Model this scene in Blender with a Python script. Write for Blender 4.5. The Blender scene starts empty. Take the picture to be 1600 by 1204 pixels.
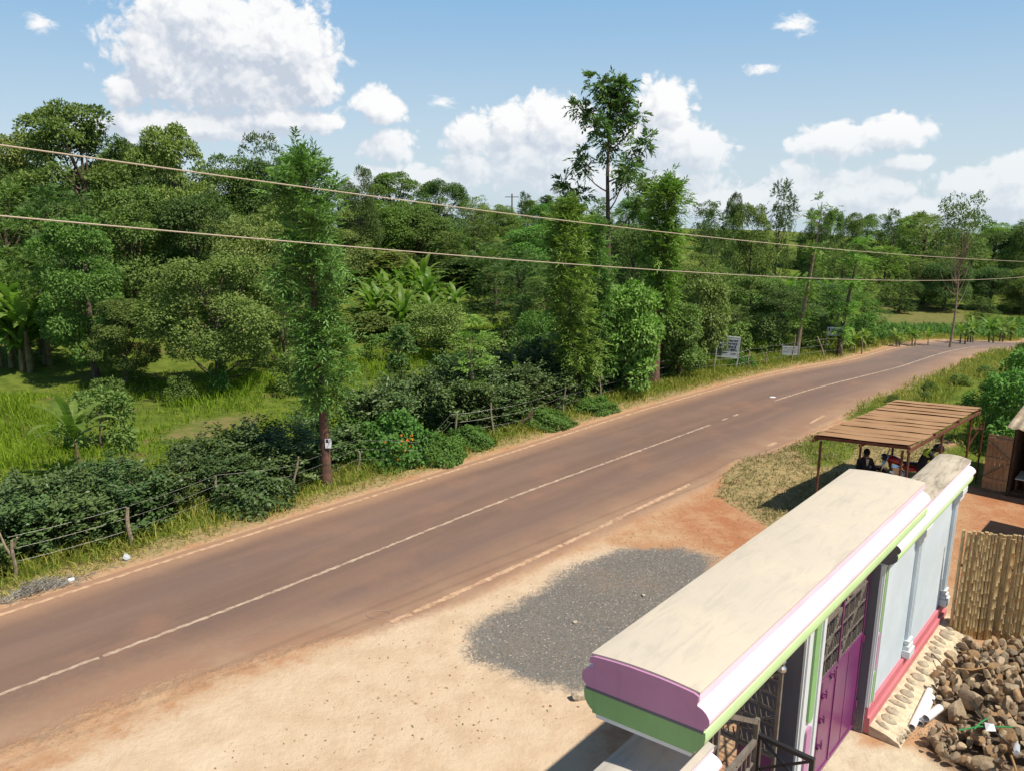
import bpy, bmesh, math, random
import numpy as np
from mathutils import Vector, Matrix, Euler

R = math.radians
scene = bpy.context.scene
COL = scene.collection

# ---------------------------------------------------------------- camera
FPX, CAMH, HORIZON = 1250.0, 8.4, 295.0          # focal length in photo pixels, eye height, horizon row
PITCH = math.atan((602 - HORIZON) / FPX)
cam_data = bpy.data.cameras.new('camera')
cam_data.sensor_width = 36.0
cam_data.lens = 36.0 * FPX / 1600.0
cam_data.clip_start, cam_data.clip_end = 0.1, 5000
cam = bpy.data.objects.new('camera', cam_data)
COL.objects.link(cam)
cam.location = (0, 0, CAMH)
cam.rotation_euler = (R(90) - PITCH, 0, 0)
scene.camera = cam
scene.view_settings.view_transform = 'Standard'
scene.view_settings.look = 'None'
scene.view_settings.exposure = 0.24
scene.view_settings.gamma = 1.0
scene.cycles.max_bounces = 8
scene.cycles.transparent_max_bounces = 8

# ---------------------------------------------------------------- sun
SUN = Vector((0.506, -0.30, 1.0)).normalized()      # towards the sun
SUN_EL = math.asin(SUN.z)
SUN_ROT = math.atan2(SUN.x, SUN.y)
sd = bpy.data.lights.new('sun', 'SUN')
sd.energy = 4.9
sd.angle = R(0.8)
sd.color = (1.0, 0.93, 0.80)
so = bpy.data.objects.new('sun', sd)
COL.objects.link(so)
so.location = (20, -12, 60)
so.rotation_euler = (-SUN).to_track_quat('-Z', 'Y').to_euler()

def ray(px, py):
    u, v = (px - 800) / FPX, (602 - py) / FPX
    c, s = math.cos(PITCH), math.sin(PITCH)
    return np.array([u, c + v * s, -s + v * c])
def G(px, py, z=0.0):
    d = ray(px, py)
    t = (z - CAMH) / d[2]
    return np.array([0, 0, CAMH]) + d * t
def AT(px, py, Y):
    d = ray(px, py)
    return np.array([0, 0, CAMH]) + d * (Y / d[1])

# ---------------------------------------------------------------- node helpers
class NT:
    def __init__(self, tree):
        self.t = tree; self.n = tree.nodes; self.l = tree.links
    def new(self, typ, **kw):
        nd = self.n.new(typ)
        for k, v in kw.items(): setattr(nd, k, v)
        return nd
    def put(self, sock, v):
        if isinstance(v, bpy.types.NodeSocket): self.l.new(v, sock)
        elif v is not None: sock.default_value = v
    def m(self, op, a, b=None, c=None, clamp=False):
        nd = self.new('ShaderNodeMath', operation=op, use_clamp=clamp)
        for s, v in zip(nd.inputs, (a, b, c)): self.put(s, v)
        return nd.outputs[0]
    def vm(self, op, a, b=None):
        nd = self.new('ShaderNodeVectorMath', operation=op)
        self.put(nd.inputs[0], a)
        if b is not None:
            if op == 'SCALE': self.put(nd.inputs['Scale'], b)
            else: self.put(nd.inputs[1], b)
        return nd.outputs['Value'] if op in ('LENGTH', 'DOT_PRODUCT', 'DISTANCE') else nd.outputs['Vector']
    def mix(self, f, a, b, blend='MIX'):
        nd = self.new('ShaderNodeMix', data_type='RGBA', blend_type=blend)
        self.put(nd.inputs[0], f)
        for s, v in ((nd.inputs[6], a), (nd.inputs[7], b)):
            if isinstance(v, tuple) and len(v) == 3: v = v + (1,)
            self.put(s, v)
        return nd.outputs[2]
    def noise(self, scale, detail=4, rough=0.55, vec=None, dist=0.0):
        nd = self.new('ShaderNodeTexNoise')
        nd.inputs['Scale'].default_value = scale; nd.inputs['Detail'].default_value = detail
        nd.inputs['Roughness'].default_value = rough; nd.inputs['Distortion'].default_value = dist
        if vec is not None: self.l.new(vec, nd.inputs['Vector'])
        return nd.outputs['Fac']
    def voro(self, scale, vec=None, feature='F1', rand=1.0, out='Distance', detail=0):
        nd = self.new('ShaderNodeTexVoronoi', feature=feature)
        nd.inputs['Scale'].default_value = scale; nd.inputs['Randomness'].default_value = rand
        if detail: nd.inputs['Detail'].default_value = detail
        if vec is not None: self.l.new(vec, nd.inputs['Vector'])
        return nd.outputs[out]
    def step(self, v, lo, hi, a=0.0, b=1.0):
        nd = self.new('ShaderNodeMapRange', interpolation_type='SMOOTHSTEP')
        for s, x in zip(nd.inputs, (v, lo, hi, a, b)): self.put(s, x)
        return nd.outputs[0]
    def attr(self, name, out='Fac'):
        nd = self.new('ShaderNodeAttribute', attribute_name=name)
        return nd.outputs[out]

# ---------------------------------------------------------------- sky with cumulus clouds
world = bpy.data.worlds.new('World')
scene.world = world
world.use_nodes = True
W = NT(world.node_tree)
W.n.clear()
sky = W.new('ShaderNodeTexSky', sky_type='NISHITA')
sky.sun_disc = False
sky.sun_elevation = SUN_EL
sky.sun_rotation = SUN_ROT
sky.altitude = 1500
sky.air_density = 1.0; sky.dust_density = 0.6; sky.ozone_density = 2.0
# clouds: (row of blobs in the sky given as photo pixels: centre x, y, half sizes) turned into azimuth/elevation degrees
BLOBS = [(360, 60, 180, 90), (300, 20, 110, 72), (452, 85, 95, 82), (240, 92, 60, 62), (365, 125, 165, 58), (485, 125, 55, 46),
         (590, 168, 54, 32), (195, 140, 34, 28), (300, 200, 170, 28), (450, 190, 120, 22),
         (608, 228, 50, 30), (738, 215, 52, 42), (800, 198, 55, 50), (870, 195, 70, 58), (735, 262, 52, 34), (830, 256, 130, 48),
         (1042, 165, 56, 58), (1030, 222, 90, 50), (1092, 232, 65, 40), (960, 288, 210, 32), (640, 285, 110, 30),
         (1300, 220, 80, 32), (1400, 208, 62, 30), (1245, 285, 55, 38), (1340, 306, 140, 44), (1160, 318, 150, 34),
         (1520, 292, 70, 34), (1595, 275, 60, 40), (1600, 318, 130, 44), (1440, 330, 120, 30), (1420, 255, 40, 16)]
WISPS = [(1242, 38, 42, 22), (1190, 110, 44, 14), (62, 38, 26, 20), (690, 160, 34, 16)]
def azel(px, py):
    d = ray(px, py); d = d / np.linalg.norm(d)
    return math.degrees(math.atan2(d[0], d[1])), math.degrees(math.asin(d[2]))
grp = bpy.data.node_groups.new('cloud_density', 'ShaderNodeTree')
grp.interface.new_socket('P', in_out='INPUT', socket_type='NodeSocketVector')
grp.interface.new_socket('Density', in_out='OUTPUT', socket_type='NodeSocketFloat')
g = NT(grp)
gi, go = g.new('NodeGroupInput'), g.new('NodeGroupOutput')
P = gi.outputs[0]
def blobfield(blobs):
    acc = None
    for (cx, cy, rx, ry) in blobs:
        a0, e0 = azel(cx, cy)
        k = 57.2958 / 1270.0
        q = g.vm('MULTIPLY', g.vm('SUBTRACT', P, (a0, e0, 0)), (1 / (rx * k), 1 / (ry * k), 0))
        f = g.m('SUBTRACT', 1.0, g.vm('LENGTH', q))
        acc = f if acc is None else g.m('SMOOTH_MAX', acc, f, 0.25)
    return acc
field = blobfield(BLOBS)
pz = g.vm('ADD', P, (0, 0, 3.7))
warp = g.new('ShaderNodeTexNoise'); warp.inputs['Scale'].default_value = 0.6; warp.inputs['Detail'].default_value = 3
g.l.new(pz, warp.inputs['Vector'])
pw = g.vm('ADD', pz, g.vm('SCALE', g.vm('SUBTRACT', warp.outputs['Color'], (0.5, 0.5, 0.5)), 1.6))
puff = g.m('SUBTRACT', 1.0, g.voro(0.55, pw, 'SMOOTH_F1', 1.0))
puff2 = g.m('SUBTRACT', 1.0, g.voro(1.5, pw, 'F1', 1.0))
fine = g.noise(1.3, 8, 0.6, pw)
nz = g.m('ADD', g.m('ADD', g.m('MULTIPLY', puff, 0.55), g.m('MULTIPLY', puff2, 0.32)), g.m('MULTIPLY', fine, 0.85))
dens = g.m('ADD', g.m('MULTIPLY', field, 1.15), g.m('SUBTRACT', nz, 0.98))
wf = blobfield(WISPS)
wisp = g.m('MULTIPLY', g.m('ADD', wf, g.m('MULTIPLY', g.m('SUBTRACT', g.noise(1.1, 7, 0.65, g.vm('MULTIPLY', pw, (0.7, 1.6, 1))), 0.62), 2.0)), 0.45)
dens = g.m('MAXIMUM', dens, wisp)
g.l.new(dens, go.inputs[0])

geo = W.new('ShaderNodeTexCoord')
sep = W.new('ShaderNodeSeparateXYZ'); W.l.new(geo.outputs['Generated'], sep.inputs[0])
az = W.m('MULTIPLY', W.m('ARCTAN2', sep.outputs[0], sep.outputs[1]), 57.2958)
el = W.m('MULTIPLY', W.m('ARCSINE', sep.outputs[2]), 57.2958)
comb = W.new('ShaderNodeCombineXYZ'); W.l.new(az, comb.inputs[0]); W.l.new(el, comb.inputs[1])
def dgroup(vec):
    nd = W.new('ShaderNodeGroup'); nd.node_tree = grp
    W.l.new(vec, nd.inputs[0]); return nd.outputs[0]
d0 = dgroup(comb.outputs[0])
d1 = dgroup(W.vm('ADD', comb.outputs[0], (0.32, 0.62, 0)))
d2 = dgroup(W.vm('ADD', comb.outputs[0], (0.8, 2.2, 0)))
alpha = W.step(d0, 0.0, 0.34)
relief = W.m('SUBTRACT', d0, d1)
lit = W.m('ADD', W.m('ADD', 0.62, W.m('MULTIPLY', relief, 1.05)), W.m('MULTIPLY', W.m('SUBTRACT', d0, d2), 0.30), clamp=True)
lit = W.m('SUBTRACT', lit, W.m('MULTIPLY', W.step(d2, 0.0, 1.2), 0.42), clamp=True)
ccol = W.mix(lit, (6.0, 6.6, 7.6), (10.4, 10.35, 10.3))
el01 = W.step(el, 0.0, 5.0)
ccol = W.mix(el01, W.mix(0.35, ccol, (8.2, 8.9, 9.5)), ccol)
grad = W.mix(W.step(el, 0.0, 15.0), (6.2, 7.6, 8.6), (2.7, 5.3, 8.3))
skyc = W.mix(W.m('SUBTRACT', 0.85, W.m('MULTIPLY', W.step(el, 16.0, 28.0), 0.75)), sky.outputs[0], grad)
amul = W.m('MULTIPLY', alpha, W.m('ADD', 0.72, W.m('MULTIPLY', el01, 0.24)))
fin = W.mix(amul, skyc, ccol)
bg = W.new('ShaderNodeBackground'); W.l.new(fin, bg.inputs[0]); bg.inputs[1].default_value = 0.082
wo = W.new('ShaderNodeOutputWorld'); W.l.new(bg.outputs[0], wo.inputs[0])

# ---------------------------------------------------------------- object helpers
def tag(o, label=None, cat=None, group=None, kind=None):
    if label: o['label'] = label
    if cat: o['category'] = cat
    if group: o['group'] = group
    if kind: o['kind'] = kind
    return o
def link(name, me, mat=None, parent=None):
    o = bpy.data.objects.new(name, me); COL.objects.link(o)
    if mat is not None and me is not None:
        if not isinstance(mat, (list, tuple)): mat = [mat]
        for q in mat: me.materials.append(q)
    if parent is not None: o.parent = parent
    return o
def empty(name, loc=(0, 0, 0), rz=0.0, label=None, cat=None, group=None):
    o = bpy.data.objects.new(name, None); COL.objects.link(o)
    o.empty_display_size = 0.2
    o.location = loc; o.rotation_euler = (0, 0, rz)
    return tag(o, label, cat, group)
KIDS = {}
def kids(o):
    if not KIDS.get('n') == len(bpy.data.objects):
        KIDS.clear()
        for q in bpy.data.objects:
            if q.parent: KIDS.setdefault(q.parent.name, []).append(q)
        KIDS['n'] = len(bpy.data.objects)
    return list(KIDS.get(o.name, []))
def copy_tree(o, tree, parent=None):
    """tree: nested list [object, [children trees]]"""
    c = tree[0].copy(); COL.objects.link(c)
    if parent is not None: c.parent = parent
    for sub in tree[1]: copy_tree(None, sub, c)
    return c
def get_tree(o):
    return [o, [get_tree(k) for k in o.children]]

class MB:
    def __init__(s): s.v = []; s.f = []
    def add(s, vs, fs):
        b = len(s.v); s.v += [tuple(map(float, v)) for v in vs]; s.f += [tuple(b + i for i in f) for f in fs]
    def box(s, x0, x1, y0, y1, z0, z1, M=None):
        vs = [(x0, y0, z0), (x1, y0, z0), (x1, y1, z0), (x0, y1, z0), (x0, y0, z1), (x1, y0, z1), (x1, y1, z1), (x0, y1, z1)]
        if M is not None: vs = [M @ Vector(v) for v in vs]
        s.add(vs, [(0, 3, 2, 1), (4, 5, 6, 7), (0, 1, 5, 4), (1, 2, 6, 5), (2, 3, 7, 6), (3, 0, 4, 7)])
    def tube(s, pts, rad, n=8, cap=True, roll=0.0):
        pts = [Vector(p) for p in pts]
        if not hasattr(rad, '__len__'): rad = [rad] * len(pts)
        vs = []; prev = None
        for i, p in enumerate(pts):
            t = (pts[min(i + 1, len(pts) - 1)] - pts[max(i - 1, 0)]).normalized()
            ref = prev if prev is not None else (Vector((1, 0, 0)) if abs(t.x) < 0.9 else Vector((0, 1, 0)))
            a = (ref - t * ref.dot(t)).normalized(); b = t.cross(a); prev = a
            for k in range(n):
                an = 2 * math.pi * k / n + roll
                vs.append(p + (a * math.cos(an) + b * math.sin(an)) * rad[i])
        fs = []
        for i in range(len(pts) - 1):
            for k in range(n):
                fs.append((i * n + k, i * n + (k + 1) % n, (i + 1) * n + (k + 1) % n, (i + 1) * n + k))
        if cap:
            fs.append(tuple(reversed(range(n)))); fs.append(tuple((len(pts) - 1) * n + k for k in range(n)))
        s.add(vs, fs)
    def bar(s, a, b, w, h=None, up=(0, 0, 1)):
        h = h or w; a, b = Vector(a), Vector(b); t = (b - a).normalized(); up = Vector(up)
        x = t.cross(up)
        if x.length < 1e-3: x = t.cross(Vector((1, 0, 0)))
        x.normalize(); y = x.cross(t)
        vs = [p + x * sx * w / 2 + y * sy * h / 2 for p in (a, b) for sx, sy in ((-1, -1), (1, -1), (1, 1), (-1, 1))]
        s.add(vs, [(3, 2, 1, 0), (4, 5, 6, 7), (0, 1, 5, 4), (1, 2, 6, 5), (2, 3, 7, 6), (3, 0, 4, 7)])
    def extr(s, prof, x0, x1, caps=True, fx=None):
        """profile of (y,z) points extruded along x; fx(y) shears the ends"""
        n = len(prof); fx = fx or (lambda y: 0)
        vs = [(x0 + fx(y), y, z) for y, z in prof] + [(x1 + fx(y), y, z) for y, z in prof]
        fs = [(i, (i + 1) % n, n + (i + 1) % n, n + i) for i in range(n)]
        if caps: fs += [tuple(reversed(range(n))), tuple(range(n, 2 * n))]
        s.add(vs, fs)
    def ball(s, c, rx, ry=None, rz=None, nu=10, nv=7, M=None):
        ry = ry or rx; rz = rz or rx; vs = []; fs = []
        for j in range(nv + 1):
            th = math.pi * j / nv
            for i in range(nu):
                ph = 2 * math.pi * i / nu
                p = Vector((rx * math.sin(th) * math.cos(ph), ry * math.sin(th) * math.sin(ph), rz * math.cos(th)))
                if M is not None: p = M @ p
                vs.append(p + Vector(c))
        for j in range(nv):
            for i in range(nu):
                fs.append((j * nu + i, (j + 1) * nu + i, (j + 1) * nu + (i + 1) % nu, j * nu + (i + 1) % nu))
        s.add(vs, fs)
    def mesh(s, name, smooth=False, fixn=True, bevel=0.0):
        me = bpy.data.meshes.new(name)
        me.from_pydata(s.v, [], s.f)
        if fixn or bevel:
            bm = bmesh.new(); bm.from_mesh(me)
            bmesh.ops.remove_doubles(bm, verts=bm.verts, dist=1e-5)
            bmesh.ops.recalc_face_normals(bm, faces=bm.faces)
            if bevel:
                es = [e for e in bm.edges if len(e.link_faces) == 2 and e.calc_face_angle(0) > 0.6]
                bmesh.ops.bevel(bm, geom=es, offset=bevel, segments=2, affect='EDGES', profile=0.6, clamp_overlap=True)
            bm.to_mesh(me); bm.free()
        if smooth:
            me.polygons.foreach_set('use_smooth', [True] * len(me.polygons))
            if smooth != 'all': me.set_sharp_from_angle(angle=R(40))
        return me
    def build(s, name, mat, parent=None, smooth=False, bevel=0.0):
        return link(name, s.mesh(name, smooth, True, bevel), mat, parent)

def quad_mesh(name, V, k=4, tint=None):
    """V: (nfaces*k, 3) -> mesh of separate k-gons with a per-face 'tint' attribute"""
    V = np.ascontiguousarray(V, dtype=np.float32).reshape(-1, 3)
    nv = len(V); nf = nv // k
    me = bpy.data.meshes.new(name)
    me.vertices.add(nv); me.vertices.foreach_set('co', V.ravel())
    me.loops.add(nv); me.loops.foreach_set('vertex_index', np.arange(nv, dtype=np.int32))
    me.polygons.add(nf)
    me.polygons.foreach_set('loop_start', np.arange(0, nv, k, dtype=np.int32))
    me.update(calc_edges=True)
    if tint is not None:
        a = me.attributes.new('tint', 'FLOAT', 'FACE'); a.data.foreach_set('value', np.asarray(tint, dtype=np.float32))
    return me
def nrm(a): return a / np.maximum(np.linalg.norm(a, axis=-1, keepdims=True), 1e-9)
def runit(rng, n): return nrm(rng.normal(size=(n, 3)))
def leaf_quads(Pt, A, N, L, Wd, fold=0.18, droop=0.12):
    A = nrm(A); S = nrm(np.cross(A, N)); Nn = np.cross(S, A)
    L = np.broadcast_to(np.asarray(L, float).reshape(-1, 1), (len(Pt), 1)); Wd = np.broadcast_to(np.asarray(Wd, float).reshape(-1, 1), (len(Pt), 1))
    mid = Pt + A * L * 0.45
    V = np.stack([Pt, mid + S * Wd / 2 + Nn * Wd * fold, Pt + A * L - Nn * L * droop, mid - S * Wd / 2 + Nn * Wd * fold], 1)
    return V.reshape(-1, 3)
def sprig_quads(rng, Pt, A, L, k, ll, lw, ang=50, droop=0.25):
    """feathery sprigs: k leaflets alternate along a drooping axis"""
    n = len(Pt); A = nrm(A); L = np.broadcast_to(np.asarray(L, float).reshape(-1, 1, 1), (n, 1, 1))
    up = np.array([0, 0, 1.0]); S = nrm(np.cross(A, up + rng.normal(size=(n, 3)) * 0.25))
    t = np.linspace(0.12, 1.0, k).reshape(1, k, 1)
    pos = Pt[:, None] + A[:, None] * L * t - up * (droop * L * t ** 2)
    sg = np.where(np.arange(k) % 2 == 0, 1.0, -1.0).reshape(1, k, 1)
    sg = np.where(t > 0.97, 0.0, sg)
    c, s = math.cos(R(ang)), math.sin(R(ang))
    ax = A[:, None] * c + S[:, None] * sg * s - up * (0.3 * t) + rng.normal(size=(n, k, 3)) * 0.15
    N = np.cross(S, A)[:, None] + rng.normal(size=(n, k, 3)) * 0.3
    N = np.where(N[..., 2:3] < 0, -N, N)
    return leaf_quads(pos.reshape(-1, 3), ax.reshape(-1, 3), N.reshape(-1, 3), ll * rng.uniform(0.7, 1.25, n * k), lw * rng.uniform(0.8, 1.2, n * k))

# ---------------------------------------------------------------- materials
MATS = {}
def mat(name, col, rough=0.8, spec=0.3, metal=0.0, var=0.0, vscale=3.0, col2=None, bump=0.0, bscale=40.0, coat=0.0, coord='Object'):
    if name in MATS: return MATS[name]
    m = bpy.data.materials.new(name); m.use_nodes = True
    t = NT(m.node_tree); b = t.n['Principled BSDF']
    b.inputs['Roughness'].default_value = rough
    b.inputs['Specular IOR Level'].default_value = spec
    b.inputs['Metallic'].default_value = metal
    if coat: b.inputs['Coat Weight'].default_value = coat
    tc = t.new('ShaderNodeTexCoord').outputs[coord]
    if var or col2:
        n1 = t.noise(vscale, 6, 0.62, tc)
        c2 = col2 or tuple(c * (1 - var) for c in col)
        c = t.mix(t.step(n1, 0.36, 0.64), tuple(col), tuple(c2))
        t.l.new(c, b.inputs['Base Color'])
    else:
        b.inputs['Base Color'].default_value = tuple(col) + (1,)
    if bump:
        bp = t.new('ShaderNodeBump'); bp.inputs['Strength'].default_value = bump; bp.inputs['Distance'].default_value = 0.02
        t.l.new(t.noise(bscale, 5, 0.6, tc), bp.inputs['Height']); t.l.new(bp.outputs[0], b.inputs['Normal'])
    MATS[name] = m
    return m
def leafmat(name, c1, c2, trans=0.28, rough=0.6, spec=0.18, obvar=0.4, yellow=None):
    m = bpy.data.materials.new(name); m.use_nodes = True
    t = NT(m.node_tree); b = t.n['Principled BSDF']; out = t.n['Material Output']
    c = t.mix(t.attr('tint'), c1, c2)
    oi = t.new('ShaderNodeObjectInfo')
    if obvar:
        k = t.m('ADD', 1 - obvar / 2, t.m('MULTIPLY', oi.outputs['Random'], obvar))
        hs = t.new('ShaderNodeHueSaturation'); t.l.new(c, hs.inputs['Color']); t.l.new(k, hs.inputs['Value'])
        t.l.new(t.m('ADD', 0.485, t.m('MULTIPLY', t.m('FRACT', t.m('MULTIPLY', oi.outputs['Random'], 7.31)), 0.03)), hs.inputs['Hue'])
        c = hs.outputs[0]
    t.l.new(c, b.inputs['Base Color'])
    b.inputs['Roughness'].default_value = rough; b.inputs['Specular IOR Level'].default_value = spec
    tr = t.new('ShaderNodeBsdfTranslucent')
    t.l.new(t.mix(1.0, c, (0.95, 1.30, 0.50), 'MULTIPLY'), tr.inputs[0])
    mx = t.new('ShaderNodeMixShader'); mx.inputs[0].default_value = trans
    t.l.new(b.outputs[0], mx.inputs[1]); t.l.new(tr.outputs[0], mx.inputs[2]); t.l.new(mx.outputs[0], out.inputs[0])
    MATS[name] = m
    return m
LF = dict(
    broad=leafmat('leaf_broad', (0.118, 0.179, 0.046), (0.224, 0.304, 0.079)),
    dark=leafmat('leaf_dark', (0.077, 0.129, 0.038), (0.151, 0.223, 0.066)),
    green=leafmat('leaf_green', (0.113, 0.213, 0.046), (0.204, 0.350, 0.078)),
    olive=leafmat('leaf_olive', (0.162, 0.202, 0.059), (0.276, 0.319, 0.098)),
    lime=leafmat('leaf_lime', (0.150, 0.263, 0.052), (0.273, 0.416, 0.088)),
    grev=leafmat('leaf_silky', (0.099, 0.199, 0.051), (0.217, 0.357, 0.096), obvar=0.15),
    coffee=leafmat('leaf_coffee', (0.052, 0.096, 0.027), (0.121, 0.182, 0.052), trans=0.12, rough=0.48, spec=0.35, obvar=0.3),
    creep=leafmat('leaf_creeper', (0.081, 0.171, 0.034), (0.148, 0.270, 0.057), obvar=0.2),
    banana=leafmat('leaf_banana', (0.124, 0.202, 0.038), (0.230, 0.319, 0.070), trans=0.4, rough=0.4, obvar=0.2),
    grass=leafmat('leaf_grass', (0.161, 0.258, 0.017), (0.291, 0.381, 0.033), trans=0.35, obvar=0.0),
    straw=leafmat('leaf_straw', (0.200, 0.165, 0.075), (0.400, 0.330, 0.160), trans=0.25, obvar=0.0),
    verge=leafmat('leaf_verge', (0.169, 0.241, 0.023), (0.508, 0.414, 0.121), trans=0.3, obvar=0.0),
    flower=leafmat('petal_orange', (0.75, 0.16, 0.02), (0.85, 0.42, 0.03), obvar=0.0),
)
BARK = mat('bark_grey', (0.16, 0.115, 0.085), 0.9, 0.2, var=0.5, vscale=9, bump=0.6, bscale=30)
BARK_RED = mat('bark_red', (0.20, 0.105, 0.070), 0.9, 0.2, col2=(0.09, 0.062, 0.05), vscale=5, bump=0.7, bscale=24)
BARK_PALE = mat('bark_pale', (0.34, 0.25, 0.17), 0.9, 0.2, var=0.4, vscale=6, bump=0.5, bscale=30)
BARK_TAN = mat('bark_tan', (0.42, 0.25, 0.12), 0.9, 0.2, var=0.4, vscale=6, bump=0.5, bscale=30)

# ---------------------------------------------------------------- terrain
def sstep(x, a, b):
    t = np.clip((np.asarray(x, float) - a) / (b - a), 0, 1); return t * t * (3 - 2 * t)
BUMPS = []                                    # (x, y, radius, height) low mounds on the verges
def terr(x, y):
    x = np.asarray(x, float); y = np.asarray(y, float)
    u, w = (x + y) / 1.41421, (y - x) / 1.41421
    D = np.hypot(x, y)
    q = np.maximum(u - 41, 0)
    z = -5.5 * (1 - np.exp(-(q / 32) ** 2)) + 5.0 * sstep(w, 36, 100) - 0.10 * np.maximum(D - 200, 0)
    off = sstep(w, 19.0, 22.0)
    z = z + off * (0.07 * np.sin(x * 0.9 + 1.3 * np.sin(y * 0.5)) + 0.06 * np.sin(y * 1.1 + x * 0.35))
    for bx, by, br, bh in BUMPS:
        z = z + bh * np.exp(-((x - bx) ** 2 + (y - by) ** 2) / br ** 2)
    return z
def TZ(x, y): return float(terr(x, y))
def GT(px, py):
    """point of the terrain seen at a pixel"""
    d = ray(px, py); t = 5.0; o = np.array([0, 0, CAMH])
    for _ in range(4000):
        p = o + d * t
        if p[2] <= TZ(p[0], p[1]): break
        t += 0.02 + t * 0.001
    return p
for (px, py, r_, h_) in [(1185, 735, 1.3, 0.28), (1290, 690, 0.9, 0.15), (1400, 640, 1.6, 0.25), (1500, 605, 2.2, 0.4)]:
    p = G(px, py); BUMPS.append((p[0], p[1], r_, h_))

# road edge lines: photo rows turned into ground points; far points carry their distance
def curve(pts, far):
    P3 = [G(*p)[:2] for p in pts] + [AT(px, py, Y)[:2] for px, py, Y in far]
    P3 = np.array(P3)
    d0 = nrm(P3[0] - P3[2]); d1 = nrm(P3[-1] - P3[-2])
    P3 = np.vstack([P3[0] + d0 * 22, P3[0] + d0 * 8, P3, P3[-1] + d1 * 12, P3[-1] + d1 * 45])
    s = np.concatenate([[0], np.cumsum(np.linalg.norm(np.diff(P3, axis=0), axis=1))])
    ss = np.arange(0, s[-1], 0.4)
    Q = np.stack([np.interp(ss, s, P3[:, 0]), np.interp(ss, s, P3[:, 1])], 1)
    for _ in range(60):
        Q[1:-1] = 0.25 * Q[:-2] + 0.5 * Q[1:-1] + 0.25 * Q[2:]
    return Q
LL = curve([(0, 960), (200, 895), (350, 845), (500, 800), (700, 740), (850, 690), (1000, 640), (1150, 600), (1250, 575), (1400, 553)],
           [(1500, 546.5, 46.5), (1575, 543, 54)])
CC = curve([(0, 1085), (200, 1010), (400, 937), (530, 885), (650, 835), (800, 775), (950, 722), (1115, 662), (1210, 625), (1300, 598), (1400, 578)],
           [(1500, 562.5, 44.2), (1580, 551, 52)])
def nearest(Q, P):
    d = np.linalg.norm(Q[None] - P[:, None], axis=2); return d.argmin(1)
# resample: centre line carries the road; half width measured square to it
tg = nrm(np.gradient(CC, axis=0)); nl = np.stack([-tg[:, 1], tg[:, 0]], 1)        # nl points to the left edge
iL = nearest(LL, CC)
halfL = np.clip(((LL[iL] - CC) * nl).sum(1), 2.3, 3.3)
for _ in range(40): halfL[1:-1] = 0.25 * halfL[:-2] + 0.5 * halfL[1:-1] + 0.25 * halfL[2:]
RPT = np.array([G(*p)[:2] for p in [(620, 970), (700, 930), (800, 888), (900, 842), (1000, 795), (1100, 745), (1200, 697), (1240, 680), (1290, 652), (1340, 630), (1400, 606)]] + [AT(1500, 580, 41.6)[:2], AT(1590, 562, 48.5)[:2]])
jR = nearest(CC, RPT)
hR = ((CC[jR] - RPT) * nl[jR]).sum(1)
halfR = np.interp(np.arange(len(CC)), np.r_[jR[0] - 40, jR, jR[-1] + 30], np.r_[hR[0], hR, hR[-1]])
for _ in range(60): halfR[1:-1] = 0.25 * halfR[:-2] + 0.5 * halfR[1:-1] + 0.25 * halfR[2:]
sC = np.concatenate([[0], np.cumsum(np.linalg.norm(np.diff(CC, axis=0), axis=1))])
def onroad(i, off): return CC[i] + nl[i] * off
def idx_at(px, py): return int(nearest(CC, np.array([G(px, py)[:2]]))[0])

# ground sheet
def axis(lo, hi, step, flo, fhi):
    a = list(np.arange(lo, hi + 1e-6, step)); s = step
    v = hi
    while v < fhi: s *= 1.13; v += s; a.append(v)
    s = step; v = lo
    while v > flo: s *= 1.13; v -= s; a.insert(0, v)
    return np.array(a)
gx, gy = axis(-16, 30, 0.22, -900, 1500), axis(5, 48, 0.22, -80, 1800)
XX, YY = np.meshgrid(gx, gy)
ZZ = terr(XX, YY)
nxv, nyv = len(gx), len(gy)
gm = bpy.data.meshes.new('ground')
ii = (np.arange(nyv - 1)[:, None] * nxv + np.arange(nxv - 1)[None]).ravel()
quads = np.stack([ii, ii + 1, ii + nxv + 1, ii + nxv], 1).astype(np.int32)
gm.vertices.add(nxv * nyv); gm.vertices.foreach_set('co', np.stack([XX, YY, ZZ], 2).astype(np.float32).ravel())
gm.loops.add(quads.size); gm.loops.foreach_set('vertex_index', quads.ravel())
gm.polygons.add(len(quads)); gm.polygons.foreach_set('loop_start', np.arange(0, quads.size, 4, dtype=np.int32))
gm.update(calc_edges=True)
gm.polygons.foreach_set('use_smooth', [True] * len(quads))
FLAT = np.stack([XX.ravel(), YY.ravel()], 1)
def sdf(poly, Pts):
    """signed distance (positive inside) of points to a polygon"""
    poly = np.asarray(poly, float); n = len(poly)
    d = np.full(len(Pts), 1e9); ins = np.zeros(len(Pts), bool)
    for i in range(n):
        a, b = poly[i], poly[(i + 1) % n]; ab = b - a; ap = Pts - a
        t = np.clip((ap @ ab) / max(ab @ ab, 1e-9), 0, 1)
        d = np.minimum(d, np.linalg.norm(ap - t[:, None] * ab, axis=1))
        c = ((a[1] > Pts[:, 1]) != (b[1] > Pts[:, 1]))
        with np.errstate(divide='ignore', invalid='ignore'):
            c &= Pts[:, 0] < (b[0] - a[0]) * (Pts[:, 1] - a[1]) / (b[1] - a[1] + 1e-12) + a[0]
        ins ^= c
    return np.where(ins, d, -d)
def gtpoly(*px): return np.array([GT(*p)[:2] for p in px])
def gpoly(*px): return np.array([G(*p)[:2] for p in px])
LE = np.stack([onroad(i, halfL[i] + 0.25) for i in range(len(CC))])                     # left edge of the tarmac
RE = np.stack([onroad(i, -halfR[i] - 0.3) for i in range(len(CC))])
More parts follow.
